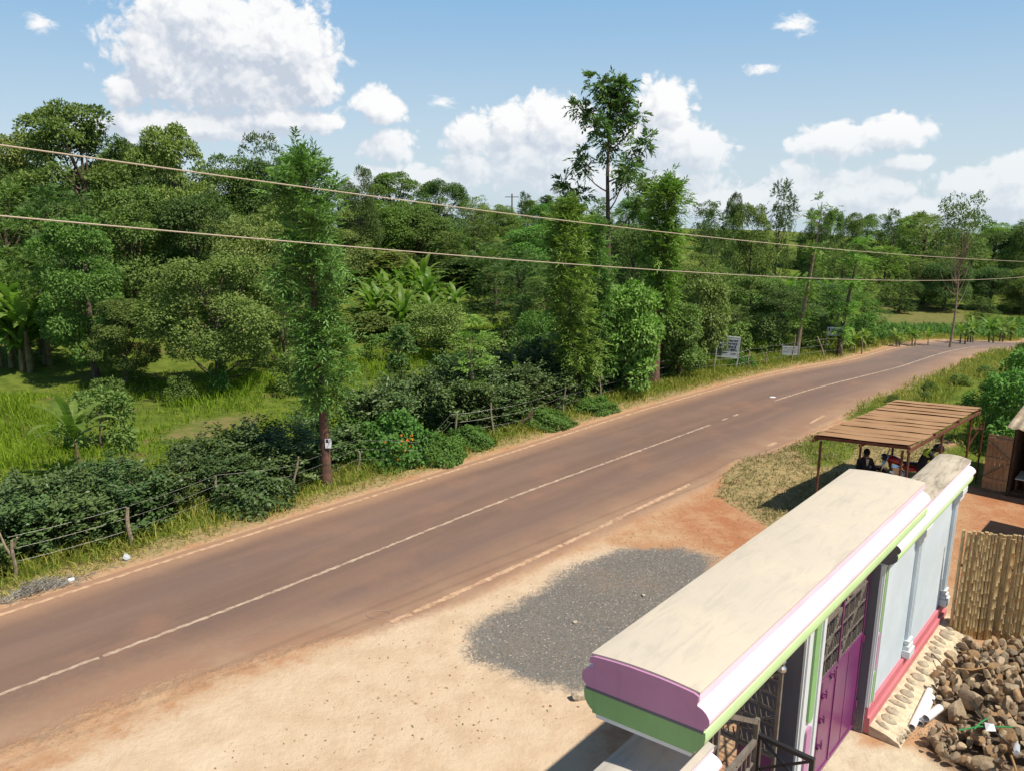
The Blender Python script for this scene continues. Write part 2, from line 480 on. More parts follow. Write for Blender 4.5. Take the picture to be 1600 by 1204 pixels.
left_side = np.vstack([LE, [[1500, 1500], [-900, 1800], [-900, -60]]])
POLY = dict(
    sand=[gpoly((-300, 1500), (60, 1204), (330, 1085), (520, 1005), (640, 962), (760, 915), (900, 862), (950, 850), (1000, 860), (960, 900), (940, 1204), (1050, 1500), (500, 1900))],
    gravel=[gpoly((722, 995), (745, 970), (790, 945), (860, 905), (930, 870), (985, 853), (1060, 852), (1125, 868), (1120, 900), (1050, 970), (960, 1050), (930, 1085), (850, 1078), (790, 1050), (740, 1030))],
    straw=[gpoly((1120, 775), (1130, 745), (1190, 712), (1250, 690), (1290, 675), (1420, 640), (1480, 640), (1480, 720), (1330, 800), (1230, 850), (1190, 815)),
           gpoly((1310, 648), (1370, 620), (1420, 603), (1500, 584), (1600, 563), (1660, 560), (1660, 640), (1540, 650), (1440, 640))],
    green=[gpoly((1240, 700), (1290, 680), (1350, 690), (1320, 725), (1270, 730)), gpoly((1330, 640), (1440, 605), (1600, 570), (1660, 640), (1500, 640), (1420, 630)),
           gpoly((1450, 720), (1500, 690), (1560, 680), (1530, 760), (1480, 750))],
    soil=[gpoly((60, 628), (150, 618), (165, 640), (130, 655), (50, 650)), gpoly((200, 640), (225, 618), (262, 622), (255, 645)),
          gpoly((540, 535), (640, 515), (650, 528), (545, 548)), gpoly((1040, 830), (1050, 790), (1120, 745), (1150, 760), (1160, 800), (1230, 845), (1150, 880)),
          gpoly((1480, 900), (1500, 760), (1660, 740), (1700, 900), (1600, 1000))],
    dry=[gpoly((230, 690), (300, 660), (390, 640), (430, 650), (330, 685)), gtpoly((1345, 522), (1350, 480), (1420, 470), (1500, 484), (1520, 512), (1440, 524)), gtpoly((1120, 470), (1180, 455), (1230, 470), (1180, 490))],
    conc=[gpoly((1120, 1300), (1290, 1150), (1335, 1130), (1345, 1165), (1420, 1165), (1480, 1204), (1560, 1300), (1350, 1500))],
)
strip = np.stack([onroad(i, halfL[i] + 1.3) for i in range(len(CC))])
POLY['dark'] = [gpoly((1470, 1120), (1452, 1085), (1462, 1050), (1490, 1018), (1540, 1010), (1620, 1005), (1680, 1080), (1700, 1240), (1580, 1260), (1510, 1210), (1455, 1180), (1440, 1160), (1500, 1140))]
IRg = int(jR[8]) + 1
def paint(me, FLAT):
    vals = {k_: np.max([sdf(p, FLAT) for p in ps], axis=0) for k_, ps in POLY.items()}
    vals['green'] = np.maximum(vals['green'], sdf(np.vstack([strip, [[1500, 1500], [-900, 1800], [-900, -60]]]), FLAT))
    vals['green'] = np.maximum(vals['green'], 0.2 + sdf(np.vstack([RE[IRg:-60] - nl[IRg:-60] * 0.5, (RE[IRg:-60] - nl[IRg:-60] * 7.5)[::-1]]), FLAT))
    vals['straw'] = np.maximum(vals['straw'], 0.65 - np.abs(sdf(left_side, FLAT) - 0.95))
    for k_, v in vals.items():
        a = me.attributes.new('m_' + k_, 'FLOAT', 'POINT'); a.data.foreach_set('value', np.clip(v, -3, 3).astype(np.float32))
paint(gm, FLAT)
def ground_colour(t, tc):
    """colour and bump height of the open ground, from its painted region masks"""
    big, mid, fin_, fx = t.noise(0.35, 5, 0.6, tc), t.noise(1.7, 6, 0.65, tc), t.noise(9, 6, 0.65, tc), t.noise(60, 3, 0.6, tc)
    wob = t.m('ADD', t.m('MULTIPLY', mid, 0.6), t.m('MULTIPLY', fin_, 0.4))
    def gmask(name, amp=0.9, soft=0.18, wide=0.0):
        v = t.m('ADD', t.attr('m_' + name), t.m('MULTIPLY', t.m('SUBTRACT', wob, 0.5), amp * 2))
        if wide: v = t.m('ADD', v, t.m('MULTIPLY', t.m('SUBTRACT', big, 0.5), wide))
        return t.step(v, -soft, soft)
    vary = lambda c, d, f: t.mix(f, c, d)
    earth = vary((0.43, 0.235, 0.125), (0.50, 0.325, 0.195), t.step(mid, 0.35, 0.65))
    earth = vary(earth, (0.33, 0.18, 0.10), t.m('MULTIPLY', t.step(fin_, 0.52, 0.72), 0.8))
    soil = vary((0.38, 0.165, 0.080), (0.45, 0.25, 0.135), t.step(mid, 0.4, 0.65))
    soil = vary(soil, (0.27, 0.12, 0.06), t.m('MULTIPLY', t.step(fin_, 0.55, 0.72), 0.7))
    straw = vary((0.36, 0.27, 0.13), (0.20, 0.165, 0.070), t.step(fin_, 0.4, 0.62))
    straw = vary(straw, (0.40, 0.23, 0.13), t.step(mid, 0.56, 0.68))
    green = vary((0.075, 0.115, 0.014), (0.14, 0.175, 0.026), t.step(mid, 0.35, 0.65))
    green = vary(green, (0.15, 0.115, 0.05), t.m('MULTIPLY', t.step(big, 0.55, 0.7), 0.7))
    sand = vary((0.60, 0.455, 0.315), (0.53, 0.385, 0.255), t.step(mid, 0.38, 0.68))
    sand = vary(sand, (0.42, 0.30, 0.20), t.m('MULTIPLY', t.step(fin_, 0.58, 0.72), 0.4))
    sand = vary(sand, (0.66, 0.535, 0.40), t.m('MULTIPLY', t.step(big, 0.52, 0.70), 0.5))
    sx = t.new('ShaderNodeSeparateColor'); t.l.new(t.voro(34, tc, out='Color'), sx.inputs[0])
    grav = vary((0.140, 0.130, 0.118), (0.23, 0.21, 0.185), sx.outputs[0])
    grav = vary(grav, (0.42, 0.36, 0.30), t.step(sx.outputs[1], 0.96, 0.98))
    grav = vary(grav, (0.27, 0.20, 0.15), t.m('MULTIPLY', t.step(big, 0.5, 0.7), 0.45))
    conc = vary((0.60, 0.51, 0.375), (0.50, 0.41, 0.295), t.step(mid, 0.4, 0.65))
    conc = vary(conc, (0.40, 0.33, 0.24), t.m('MULTIPLY', t.step(fin_, 0.54, 0.7), 0.5))
    c = earth
    for nm, colr, amp, soft, wide in (('soil', soil, 1.6, 0.55, 2.2), ('straw', straw, 0.9, 0.2, 0.5), ('green', green, 0.8, 0.2, 0.4), ('dry', vary((0.13, 0.145, 0.035), (0.20, 0.165, 0.065), t.step(mid, 0.45, 0.6)), 1.2, 0.3, 0.8),
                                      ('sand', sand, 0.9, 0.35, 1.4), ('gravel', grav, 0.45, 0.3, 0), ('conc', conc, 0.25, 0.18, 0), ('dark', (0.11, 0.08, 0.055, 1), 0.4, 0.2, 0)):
        if nm == 'gravel': fac = t.m('MULTIPLY', gmask(nm, 0.9, 0.25, 1.2), t.step(t.m('ADD', t.m('MULTIPLY', sx.outputs[2], 0.7), t.attr('m_gravel')), 0.0, 0.25))
        else: fac = gmask(nm, amp, soft, wide)
        c = t.mix(fac, c, colr)
    pale = t.step(t.voro(7, tc, out='Distance'), 0.10, 0.05)
    c = t.mix(t.m('MULTIPLY', pale, t.m('MULTIPLY', t.step(mid, 0.5, 0.6), t.step(t.attr('m_green'), 0.1, -0.1))), c, (0.56, 0.44, 0.33))
    hgt = t.m('ADD', t.m('MULTIPLY', fin_, 0.8), t.m('ADD', t.m('MULTIPLY', fx, 0.35), t.m('MULTIPLY', mid, 1.0)))
    return c, hgt
gmat = bpy.data.materials.new('ground'); gmat.use_nodes = True
t = NT(gmat.node_tree); b = t.n['Principled BSDF']
c, hgt = ground_colour(t, t.new('ShaderNodeTexCoord').outputs['Object'])
t.l.new(c, b.inputs['Base Color']); b.inputs['Roughness'].default_value = 0.95; b.inputs['Specular IOR Level'].default_value = 0.15
bp = t.new('ShaderNodeBump'); bp.inputs['Strength'].default_value = 0.8; bp.inputs['Distance'].default_value = 0.05
t.l.new(hgt, bp.inputs['Height']); t.l.new(bp.outputs[0], b.inputs['Normal'])
tag(link('ground', gm, gmat), 'red earth, sand and grassy ground on both sides of the road', 'ground', kind='structure')

# road sheet
NA = 14
rv = []; ra = []; rl = []
for i in range(len(CC)):
    o0, o1 = halfL[i] + 0.25, -halfR[i] - 1.1
    for k in range(NA + 1):
        off = o0 + (o1 - o0) * k / NA
        p = onroad(i, off)
        rv.append((p[0], p[1], TZ(*p) + (0.006 if k < NA - 1 else 0.001 if k == NA - 1 else -0.014))); ra.append(off); rl.append(sC[i])
rf = [(i * (NA + 1) + k, i * (NA + 1) + k + 1, (i + 1) * (NA + 1) + k + 1, (i + 1) * (NA + 1) + k) for i in range(len(CC) - 1) for k in range(NA)]
rm = bpy.data.meshes.new('road'); rm.from_pydata(rv, [], [tuple(reversed(f)) for f in rf])
rr_ = np.repeat(halfR, NA + 1) + np.array(ra)          # metres from the right edge line
for nm, v in (('across', ra), ('along', rl), ('fromright', rr_), ('fromleft', np.repeat(halfL, NA + 1) - np.array(ra))):
    a = rm.attributes.new(nm, 'FLOAT', 'POINT'); a.data.foreach_set('value', np.asarray(v, dtype=np.float32))
S_SAND = float(sC[jR[0]])
paint(rm, np.array(rv)[:, :2])
rmat = bpy.data.materials.new('dusty_asphalt'); rmat.use_nodes = True
t = NT(rmat.node_tree); b = t.n['Principled BSDF']; tc = t.new('ShaderNodeTexCoord').outputs['Object']
cv = t.new('ShaderNodeCombineXYZ'); t.l.new(t.m('MULTIPLY', t.attr('along'), 0.10), cv.inputs[0]); t.l.new(t.attr('across'), cv.inputs[1])
streak = t.noise(1.3, 6, 0.6, cv.outputs[0], 0.3)
mid, fin_, spk = t.noise(0.6, 6, 0.65, tc), t.noise(7, 6, 0.65, tc), t.noise(140, 2, 0.6, tc)
far = t.step(t.attr('along'), 46, 70)
basec = t.mix(far, (0.200, 0.122, 0.088), (0.170, 0.129, 0.110))
darkc = t.mix(far, (0.155, 0.098, 0.075), (0.138, 0.108, 0.095))
c = t.mix(t.step(streak, 0.35, 0.65), basec, darkc)
c = t.mix(t.m('MULTIPLY', t.step(mid, 0.48, 0.70), 0.5), c, (0.27, 0.145, 0.095))
ab = t.m('ABSOLUTE', t.m('SUBTRACT', t.m('ABSOLUTE', t.m('ADD', t.attr('across'), 0.0)), 1.45))
c = t.mix(t.m('MULTIPLY', t.step(ab, 0.9, 0.0), 0.22), c, (0.200, 0.138, 0.118))
c = t.mix(t.m('MULTIPLY', t.step(spk, 0.50, 0.72), 0.40), c, (0.36, 0.25, 0.19))
c = t.mix(t.m('MULTIPLY', t.step(t.noise(55, 4, 0.7, tc), 0.52, 0.7), 0.35), c, (0.10, 0.068, 0.055))
patch = t.step(t.noise(0.22, 3, 0.5, tc), 0.56, 0.68); c = t.mix(t.m('MULTIPLY', patch, 0.22), c, (0.15, 0.11, 0.092))
nzs = t.m('MULTIPLY', t.m('SUBTRACT', t.m('ADD', t.m('MULTIPLY', mid, 0.65), t.m('MULTIPLY', fin_, 0.35)), 0.5), 2.4)
nearend = t.step(t.attr('along'), S_SAND + 2.0, S_SAND - 5.0)                 # more sand blown over the near right side
dr = t.m('ADD', t.m('SUBTRACT', t.attr('fromright'), t.m('MULTIPLY', nearend, 1.6)), t.m('MULTIPLY', nzs, t.m('ADD', 0.35, t.m('MULTIPLY', nearend, 0.65))))
reddust = t.mix(t.step(mid, 0.4, 0.6), (0.36, 0.205, 0.125), (0.42, 0.27, 0.165))
c = t.mix(t.m('MULTIPLY', t.step(dr, 1.5, -0.2), 0.6), c, reddust)
sandc, ghgt = ground_colour(t, tc)
sfac = t.step(dr, -0.15, -0.62); c = t.mix(sfac, c, sandc)
dl = t.m('ADD', t.attr('fromleft'), t.m('MULTIPLY', nzs, 0.4))
c = t.mix(t.m('MULTIPLY', t.step(dl, 0.75, -0.05), 0.7), c, (0.38, 0.225, 0.135))
t.l.new(c, b.inputs['Base Color']); b.inputs['Roughness'].default_value = 0.8; b.inputs['Specular IOR Level'].default_value = 0.25
bp = t.new('ShaderNodeBump'); bp.inputs['Strength'].default_value = 0.8; bp.inputs['Distance'].default_value = 0.05
t.l.new(t.m('ADD', t.m('MULTIPLY', sfac, ghgt), t.m('MULTIPLY', t.m('SUBTRACT', 1.0, sfac), t.m('ADD', t.m('MULTIPLY', spk, 0.07), t.m('MULTIPLY', fin_, 0.04)))), bp.inputs['Height']); t.l.new(bp.outputs[0], b.inputs['Normal'])
tag(link('road', rm, rmat), 'tarmac road reddened by dust, curving away to the right', 'road', kind='structure')

# painted lines
rng = np.random.default_rng(5)
LINE_Y = mat('line_paint_dusty', (0.54, 0.36, 0.23), 0.8, 0.2, col2=(0.38, 0.23, 0.145), vscale=5)
LINE_W = mat('line_paint_pale', (0.46, 0.35, 0.26), 0.8, 0.2, col2=(0.31, 0.215, 0.155), vscale=5)
def line_strip(offs, s0, s1, wid, jag, mb, skip=0.0):
    ss = np.arange(s0, s1, 0.07); prev = None
    for s in ss:
        i = np.interp(s, sC, np.arange(len(sC))); i0 = int(i); fr = i - i0; i1 = min(i0 + 1, len(CC) - 1)
        cen = CC[i0] * (1 - fr) + CC[i1] * fr; nn = nl[i0] * (1 - fr) + nl[i1] * fr
        of = np.interp(s, sC, offs)
        a = cen + nn * (of + wid / 2 + rng.uniform(-jag, jag)); b_ = cen + nn * (of - wid / 2 + rng.uniform(-jag, jag))
        cur = ((a[0], a[1], TZ(*a) + 0.011), (b_[0], b_[1], TZ(*b_) + 0.011))
        if prev is not None and rng.random() > skip:
            mb.add([prev[0], cur[0], cur[1], prev[1]], [(0, 3, 2, 1)])
        prev = cur
sx_ = lambda px, py: float(sC[idx_at(px, py)])
zero = np.zeros(len(CC))
mb = MB(); line_strip(halfL, 0, sC[-1], 0.115, 0.016, mb, 0.006)
tag(mb.build('road_markings', LINE_Y), 'dusty yellow edge line along the far side of the road', 'road marking', kind='structure')
mb = MB()
line_strip(zero, 0, sx_(1115, 662), 0.095, 0.018, mb, 0.012)
for a, b_ in (((1128, 657), (1136, 654)), ((1146, 651), (1156, 647))): line_strip(zero, sx_(*a), sx_(*b_), 0.10, 0.02, mb)
line_strip(zero, sx_(1207, 626), sC[-1], 0.095, 0.014, mb, 0.006)
tag(mb.build('road_markings', LINE_W), 'worn pale centre line down the middle of the road', 'road marking', kind='structure')
mb = MB()
RQ = np.array([G(*p)[:2] for p in [(612, 973), (700, 930), (800, 888), (900, 842), (1000, 794), (1100, 745), (1215, 690)]]); rq = np.concatenate([[0], np.cumsum(np.linalg.norm(np.diff(RQ, axis=0), axis=1))])
px_, py_ = np.polyfit(rq, RQ[:, 0], 3), np.polyfit(rq, RQ[:, 1], 3); prev = None
for s in np.arange(0, rq[-1], 0.07):
    c_ = np.array([np.polyval(px_, s), np.polyval(py_, s)]); d_ = nrm(np.array([np.polyval(np.polyder(px_), s), np.polyval(np.polyder(py_), s)])); n_ = np.array([-d_[1], d_[0]])
    a = c_ + n_ * (0.065 + rng.uniform(-0.025, 0.025)); b_ = c_ - n_ * (0.065 + rng.uniform(-0.025, 0.025)); cur = ((a[0], a[1], 0.011), (b_[0], b_[1], 0.011))
    if prev is not None and rng.random() > 0.015: mb.add([prev[0], cur[0], cur[1], prev[1]], [(0, 3, 2, 1)])
    prev = cur
for p0, p1 in (((1227, 678), (1236, 674)), ((1234, 680), (1248, 673)), ((1266, 661), (1288, 649))):
    A, B = G(*p0), G(*p1); nn = nrm(np.array([-(B - A)[1], (B - A)[0], 0])) * 0.055
    for q in range(8):
        a, b_ = A + (B - A) * q / 8, A + (B - A) * (q + 1) / 8; k = rng.uniform(0.8, 1.15)
        mb.add([a - nn * k + [0, 0, 0.011], b_ - nn * k + [0, 0, 0.011], b_ + nn * k + [0, 0, 0.011], a + nn * k + [0, 0, 0.011]], [(0, 1, 2, 3)])
tag(mb.build('road_markings', LINE_Y), 'broken edge line on the near side, half buried in sand', 'road marking', kind='structure')

# ---------------------------------------------------------------- grass
def scatter(poly, n, rng, keep=None):
    poly = np.asarray(poly); lo, hi = poly.min(0), poly.max(0)
    P_ = rng.uniform(lo, hi, (int(n), 2)); s = sdf(poly, P_)
    ok = s > 0
    if keep is not None: ok &= keep(P_)
    return P_[ok], s[ok]
def along_road(i0, i1, base, o0, o1, n, rng):
    f = rng.uniform(i0, i1 - 1.01, n); i = f.astype(int); fr = (f - i)[:, None]
    cen = CC[i] * (1 - fr) + CC[i + 1] * fr; nn = nrm(nl[i] * (1 - fr) + nl[i + 1] * fr)
    return cen + nn * (base[i] + rng.uniform(o0, o1, n))[:, None]
def blades(rng, P_, h, wd, lean=0.5, seg=False):
    n = len(P_); z = terr(P_[:, 0], P_[:, 1])
    h = np.broadcast_to(h, n); base = np.column_stack([P_, z - 0.02])
    an = rng.uniform(0, 2 * np.pi, n); dr_ = np.column_stack([np.cos(an), np.sin(an), np.zeros(n)])
    sd_ = np.column_stack([-np.sin(an), np.cos(an), np.zeros(n)]); 
    fa = rng.uniform(0, 2 * np.pi, n); sd_ = np.column_stack([np.cos(fa), np.sin(fa), np.zeros(n)])
    ln = rng.uniform(0.1, 1, n) * lean
    midp = base + np.column_stack([dr_[:, :2] * (h * ln * 0.35)[:, None], h * 0.62])
    tip = base + np.column_stack([dr_[:, :2] * (h * ln)[:, None], h * (1 - 0.25 * ln)])
    w_ = (np.broadcast_to(wd, n) * rng.uniform(0.7, 1.3, n))[:, None]
    return np.stack([base - sd_ * w_ * 0.4, midp - sd_ * w_ * 0.5, tip, midp + sd_ * w_ * 0.5], 1).reshape(-1, 3)
def tufts(rng, P_, per, spread):
    Q = np.repeat(P_, per, 0); return Q + rng.normal(size=Q.shape) * spread
def hgt_noise(P_): return 0.5 + 0.25 * np.sin(P_[:, 0] * 1.7 + np.sin(P_[:, 1] * 2.1) * 1.5) + 0.25 * np.sin(P_[:, 1] * 1.3 - P_[:, 0] * 0.8)
rng = np.random.default_rng(11)
P_ = along_road(40, len(CC) - 70, halfL, 0.25, 3.0, 46000, rng)
dist = sdf(left_side, P_)
dens_ = sstep(dist, 0.05, 0.9) * (0.35 + 0.65 * hgt_noise(P_))
P_ = P_[rng.random(len(P_)) < dens_ * 0.75]
Q = tufts(rng, P_, 3, 0.06); dq = sdf(left_side, Q); Q = Q[dq > 0.02]; dq = dq[dq > 0.02]
hh = (0.12 + 0.30 * sstep(dq, 0.1, 1.3)) * (0.6 + 0.5 * hgt_noise(Q * 1.7)) * rng.uniform(0.5, 1.3, len(Q))
me = quad_mesh('verge_grass', blades(rng, Q, hh, 0.024, 0.9), 4, np.clip(rng.random(len(Q)) * 0.8 + 0.5 * sstep(dq, 1.2, 0.2) - 0.08 + 0.2 * (hgt_noise(Q) - 0.5), 0, 1))
tag(link('verge_grass', me, LF['verge']), 'rough half-dry grass along the far verge of the road', 'grass', kind='stuff')
# field beyond the hedge
P_ = along_road(10, len(CC) - 70, halfL, 2.2, 20, 62000, rng); P_ = P_[(P_[:, 1] < 58) & (P_[:, 0] > -27)]
red = np.max([sdf(p, P_) for p in POLY['soil'] + POLY['dry']], axis=0)
P_ = P_[(rng.random(len(P_)) < 0.30 + 0.6 * hgt_noise(P_ * 0.6)) & (red < 0.1 * rng.random(len(P_)))]
Q = tufts(rng, P_, 4, 0.10)
hh = (0.14 + 0.30 * hgt_noise(Q * 0.5) ** 2) * rng.uniform(0.5, 1.3, len(Q))
tall = sdf(gpoly((-80, 690), (-60, 640), (60, 625), (120, 640), (110, 690), (60, 740), (-20, 760)), Q)
tall2 = sdf(gpoly((250, 640), (400, 600), (440, 610), (400, 640), (290, 660)), Q)
hh = hh + 0.38 * sstep(np.maximum(tall, tall2), -0.2, 0.6) * rng.uniform(0.6, 1.2, len(Q))
me = quad_mesh('field_grass', blades(rng, Q, hh, 0.032, 0.7), 4, np.clip(rng.random(len(Q)) * 0.7 + 0.4 * hgt_noise(Q * 0.35) - 0.1, 0, 1))
tag(link('field_grass', me, LF['grass']), 'bright green grass of the field behind the coffee hedge', 'grass', kind='stuff')
# dry and green grass on the near side
Q = []; hs = []
P_, s_ = scatter(POLY['straw'][0], 16000, rng); P_ = P_[rng.random(len(P_)) < 0.25 + 0.75 * hgt_noise(P_ * 1.3)]
q = tufts(rng, P_, 3, 0.06); Q.append(q); hs.append(0.10 * rng.uniform(0.4, 1.6, len(q)))
Q = np.vstack(Q); hs = np.concatenate(hs)
on = sdf(np.vstack([LE, RE[::-1]]), Q) < -0.05
me = quad_mesh('dry_grass', blades(rng, Q[on], hs[on], 0.028, 1.5), 4, rng.random(on.sum()))
tag(link('dry_grass', me, LF['straw']), 'flattened straw-coloured grass between the road and the shelter', 'grass', kind='stuff')
P_ = along_road(int(jR[8]) + 1, len(CC) - 60, -halfR - 0.45, -7.0, 0.0, 16000, rng)
P_ = P_[sdf(gpoly((1475, 645), (1510, 612), (1530, 618), (1500, 650)), P_) < 0]
P_ = np.vstack([P_[rng.random(len(P_)) < 0.4 + 0.6 * hgt_noise(P_)]] + [scatter(p, 350, rng)[0] for p in (POLY['green'][0], POLY['green'][2])])
Q = tufts(rng, P_, 4, 0.07); on = (sdf(np.vstack([LE, RE[::-1]]), Q) < -0.1) & (Q @ np.array([0.749, -0.6626]) < -0.2 + 3.0 * (Q[:, 1] > 24))
Q = Q[on]
nearsh = np.linalg.norm(Q - G(1285, 698)[:2], axis=1)
hh = (0.4 + 0.6 * sstep(nearsh, 2.5, 6.0)) * (0.14 + 0.42 * hgt_noise(Q * 0.9) ** 1.5) * rng.uniform(0.5, 1.3, len(Q))
me = quad_mesh('roadside_grass', blades(rng, Q, hh, 0.026, 0.8), 4, np.clip(rng.random(len(Q)) * 0.9 + 0.5 * (hgt_noise(Q * 0.5) - 0.4), 0, 1))
tag(link('roadside_grass', me, LF['verge']), 'long mixed grass on the near verge past the shelter', 'grass', kind='stuff')

# loose stones of the gravel patch
rng = np.random.default_rng(8)
def pebble_mesh(name, Pts, sizes, rng):
    n = len(Pts); base = np.array([[1, 0, 0], [-1, 0, 0], [0, 1, 0], [0, -1, 0], [0, 0, 0.8], [0, 0, -0.6]], float)
    F = [(0, 2, 4), (2, 1, 4), (1, 3, 4), (3, 0, 4), (2, 0, 5), (1, 2, 5), (3, 1, 5), (0, 3, 5)]
    V = base[None] * sizes[:, None, None] * rng.uniform(0.6, 1.3, (n, 6, 1))
    an = rng.uniform(0, 6.28, n); c_, s__ = np.cos(an), np.sin(an)
    V = np.stack([V[..., 0] * c_[:, None] - V[..., 1] * s__[:, None], V[..., 0] * s__[:, None] + V[..., 1] * c_[:, None], V[..., 2]], 2) + Pts[:, None]
    T = V[:, F].reshape(-1, 3)
    return quad_mesh(name, T, 3, np.repeat(rng.random(n), 8))
pm = bpy.data.materials.new('gravel_stone'); pm.use_nodes = True
t = NT(pm.node_tree); b = t.n['Principled BSDF']; b.inputs['Roughness'].default_value = 0.9
c = t.mix(t.attr('tint'), (0.135, 0.126, 0.114), (0.24, 0.222, 0.195)); c = t.mix(t.step(t.attr('tint'), 0.975, 0.985), c, (0.45, 0.38, 0.31))
t.l.new(c, b.inputs['Base Color'])
P_, s_ = scatter(POLY['gravel'][0], 42000, rng)
P_ = P_[rng.random(len(P_)) < sstep(s_ + 0.5 * (hgt_noise(P_ * 2.3) - 0.5), -0.2, 0.7)]
P2, _ = scatter(POLY['gravel'][0] * 1.0, 300, rng)
sz = rng.uniform(0.004, 0.011, len(P_)) * np.where(rng.random(len(P_)) < 0.03, 2.0, 1.0)
tag(link('gravel', pebble_mesh('gravel', np.column_stack([P_, terr(P_[:, 0], P_[:, 1]) + 0.004]), sz, rng), pm), 'grey chippings spread in a patch beside the road', 'gravel', kind='stuff')
ym = mat('yard_gravel_stone', (0.33, 0.29, 0.24), 0.9, 0.2, var=0.5, vscale=8)
yp = gpoly((1338, 1120), (1400, 1150), (1440, 1160), (1500, 1190), (1480, 1020), (1440, 1030))
P_, s_ = scatter(yp, 4500, rng)
tag(link('gravel', pebble_mesh('gravel', np.column_stack([P_, terr(P_[:, 0], P_[:, 1]) + 0.004]), rng.uniform(0.006, 0.014, len(P_)), rng), ym), 'fine grey gravel between the stone footing and the rock heap', 'gravel', kind='stuff')
P_, s_ = scatter(gpoly((600, 1000), (760, 930), (1100, 770), (1230, 850), (950, 1060), (880, 1130), (640, 1204), (300, 1204)), 2600, rng)
em = mat('earth_clod', (0.40, 0.25, 0.15), 0.95, 0.1, var=0.4, vscale=6)
on = sdf(np.vstack([LE, RE[::-1]]), P_) < 0
tag(link('pebbles', pebble_mesh('pebbles', np.column_stack([P_, terr(P_[:, 0], P_[:, 1]) + 0.003])[on], (0.005 + 0.024 * rng.random(len(P_)) ** 3)[on], rng), em), 'clods and pebbles scattered over the sandy roadside', 'pebbles', kind='stuff')

# low crops on the slope by the road bend
rng = np.random.default_rng(14)
P_, s_ = scatter(gtpoly((1335, 540), (1345, 520), (1440, 514), (1540, 508), (1640, 500), (1660, 535), (1590, 536), (1480, 538)), 9000, rng)
P_ = P_[sdf(np.vstack([LE, RE[::-1]]), P_) < -1.2]; Q = tufts(rng, P_, 5, 0.16)
me = quad_mesh('crop', blades(rng, Q, rng.uniform(0.35, 0.95, len(Q)), 0.085, 1.1), 4, rng.random(len(Q)))
tag(link('maize_crop', me, LF['creep']), 'low leafy crop growing on the slope beside the far road bend', 'crop', kind='stuff')

# dry stalks and leaf scraps on the bare ground
rng = np.random.default_rng(15)
P_, s_ = scatter(gpoly((500, 1060), (760, 930), (1100, 770), (1230, 850), (950, 1060), (880, 1130), (640, 1204), (300, 1204)), 420, rng)
P_ = P_[sdf(np.vstack([LE, RE[::-1]]), P_) < 0]; n = len(P_)
an = rng.uniform(0, 6.28, n); L_ = rng.uniform(0.02, 0.10, n); A_ = np.column_stack([np.cos(an), np.sin(an), np.full(n, 0.03)])
tag(link('dry_stalks', quad_mesh('dry_stalks', leaf_quads(np.column_stack([P_, terr(P_[:, 0], P_[:, 1]) + 0.010]), A_, np.tile([0, 0, 1.0], (n, 1)), L_, rng.uniform(0.006, 0.03, n), 0.1, 0.0), 4, rng.random(n)), LF['straw']), 'dry stalks and leaf scraps strewn over the sandy roadside', 'litter', kind='stuff')

# ---------------------------------------------------------------- gateway and boundary walls
WA = R(48.5)
Dv, Nv = np.array([math.cos(WA), math.sin(WA)]), np.array([math.sin(WA), -math.cos(WA)])     # along the wall, towards the yard
def WP(s, y, z=0.0): return Vector((*(Dv * s - Nv * y), z))       # wall coordinates: s along, y towards the road (yard face at 3.15)
def wthing(name, s, y, label, cat, group=None):
    e = empty(name, WP(s, y), WA, label, cat, group); e['_o'] = 0; del e['_o']
    return e, Matrix.Translation((-s, -y, 0))
def wpart(mb, name, m, thing, off, smooth=False, bevel=0.0):
    me = mb.mesh(name, smooth, True, bevel); me.transform(off)
    return link(name, me, m, thing)

def painted(name, col, dirt=(0.42, 0.30, 0.20), amt=0.5):
    m = bpy.data.materials.new(name); m.use_nodes = True; t = NT(m.node_tree); b = t.n['Principled BSDF']; tc = t.new('ShaderNodeTexCoord').outputs['Object']
    sp = t.new('ShaderNodeSeparateXYZ'); t.l.new(tc, sp.inputs[0])
    n1 = t.noise(1.4, 6, 0.65, tc); st = t.noise(2.6, 6, 0.7, t.vm('MULTIPLY', tc, (3.2, 3.2, 0.22))); sp2 = t.noise(26, 5, 0.7, tc)
    c = t.mix(t.step(n1, 0.35, 0.68), col, tuple(x * 0.90 for x in col))
    c = t.mix(t.m('MULTIPLY', t.step(st, 0.52, 0.74), amt * 0.55), c, tuple(x * 0.62 for x in col))
    low = t.step(t.m('ADD', sp.outputs[2], t.m('MULTIPLY', n1, 0.5)), 0.85, 0.25)
    c = t.mix(t.m('MULTIPLY', low, t.m('MULTIPLY', t.step(sp2, 0.38, 0.62), amt)), c, dirt)
    c = t.mix(t.m('MULTIPLY', t.step(sp2, 0.66, 0.72), amt * 0.5), c, tuple(x * 0.7 for x in col))
    t.l.new(c, b.inputs['Base Color']); b.inputs['Roughness'].default_value = 0.6; b.inputs['Specular IOR Level'].default_value = 0.25
    bp = t.new('ShaderNodeBump'); bp.inputs['Strength'].default_value = 0.15; bp.inputs['Distance'].default_value = 0.01; t.l.new(sp2, bp.inputs['Height']); t.l.new(bp.outputs[0], b.inputs['Normal'])
    MATS[name] = m; return m
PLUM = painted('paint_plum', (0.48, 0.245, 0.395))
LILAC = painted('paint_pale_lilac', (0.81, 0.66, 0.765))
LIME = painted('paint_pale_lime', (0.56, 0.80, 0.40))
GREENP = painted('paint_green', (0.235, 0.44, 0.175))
PALE = painted('paint_pale_blue', (0.60, 0.69, 0.735))
WHITEP = painted('paint_white', (0.64, 0.69, 0.70))
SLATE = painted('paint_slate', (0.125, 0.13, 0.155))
REDP = painted('paint_pink_red', (0.62, 0.17, 0.21))
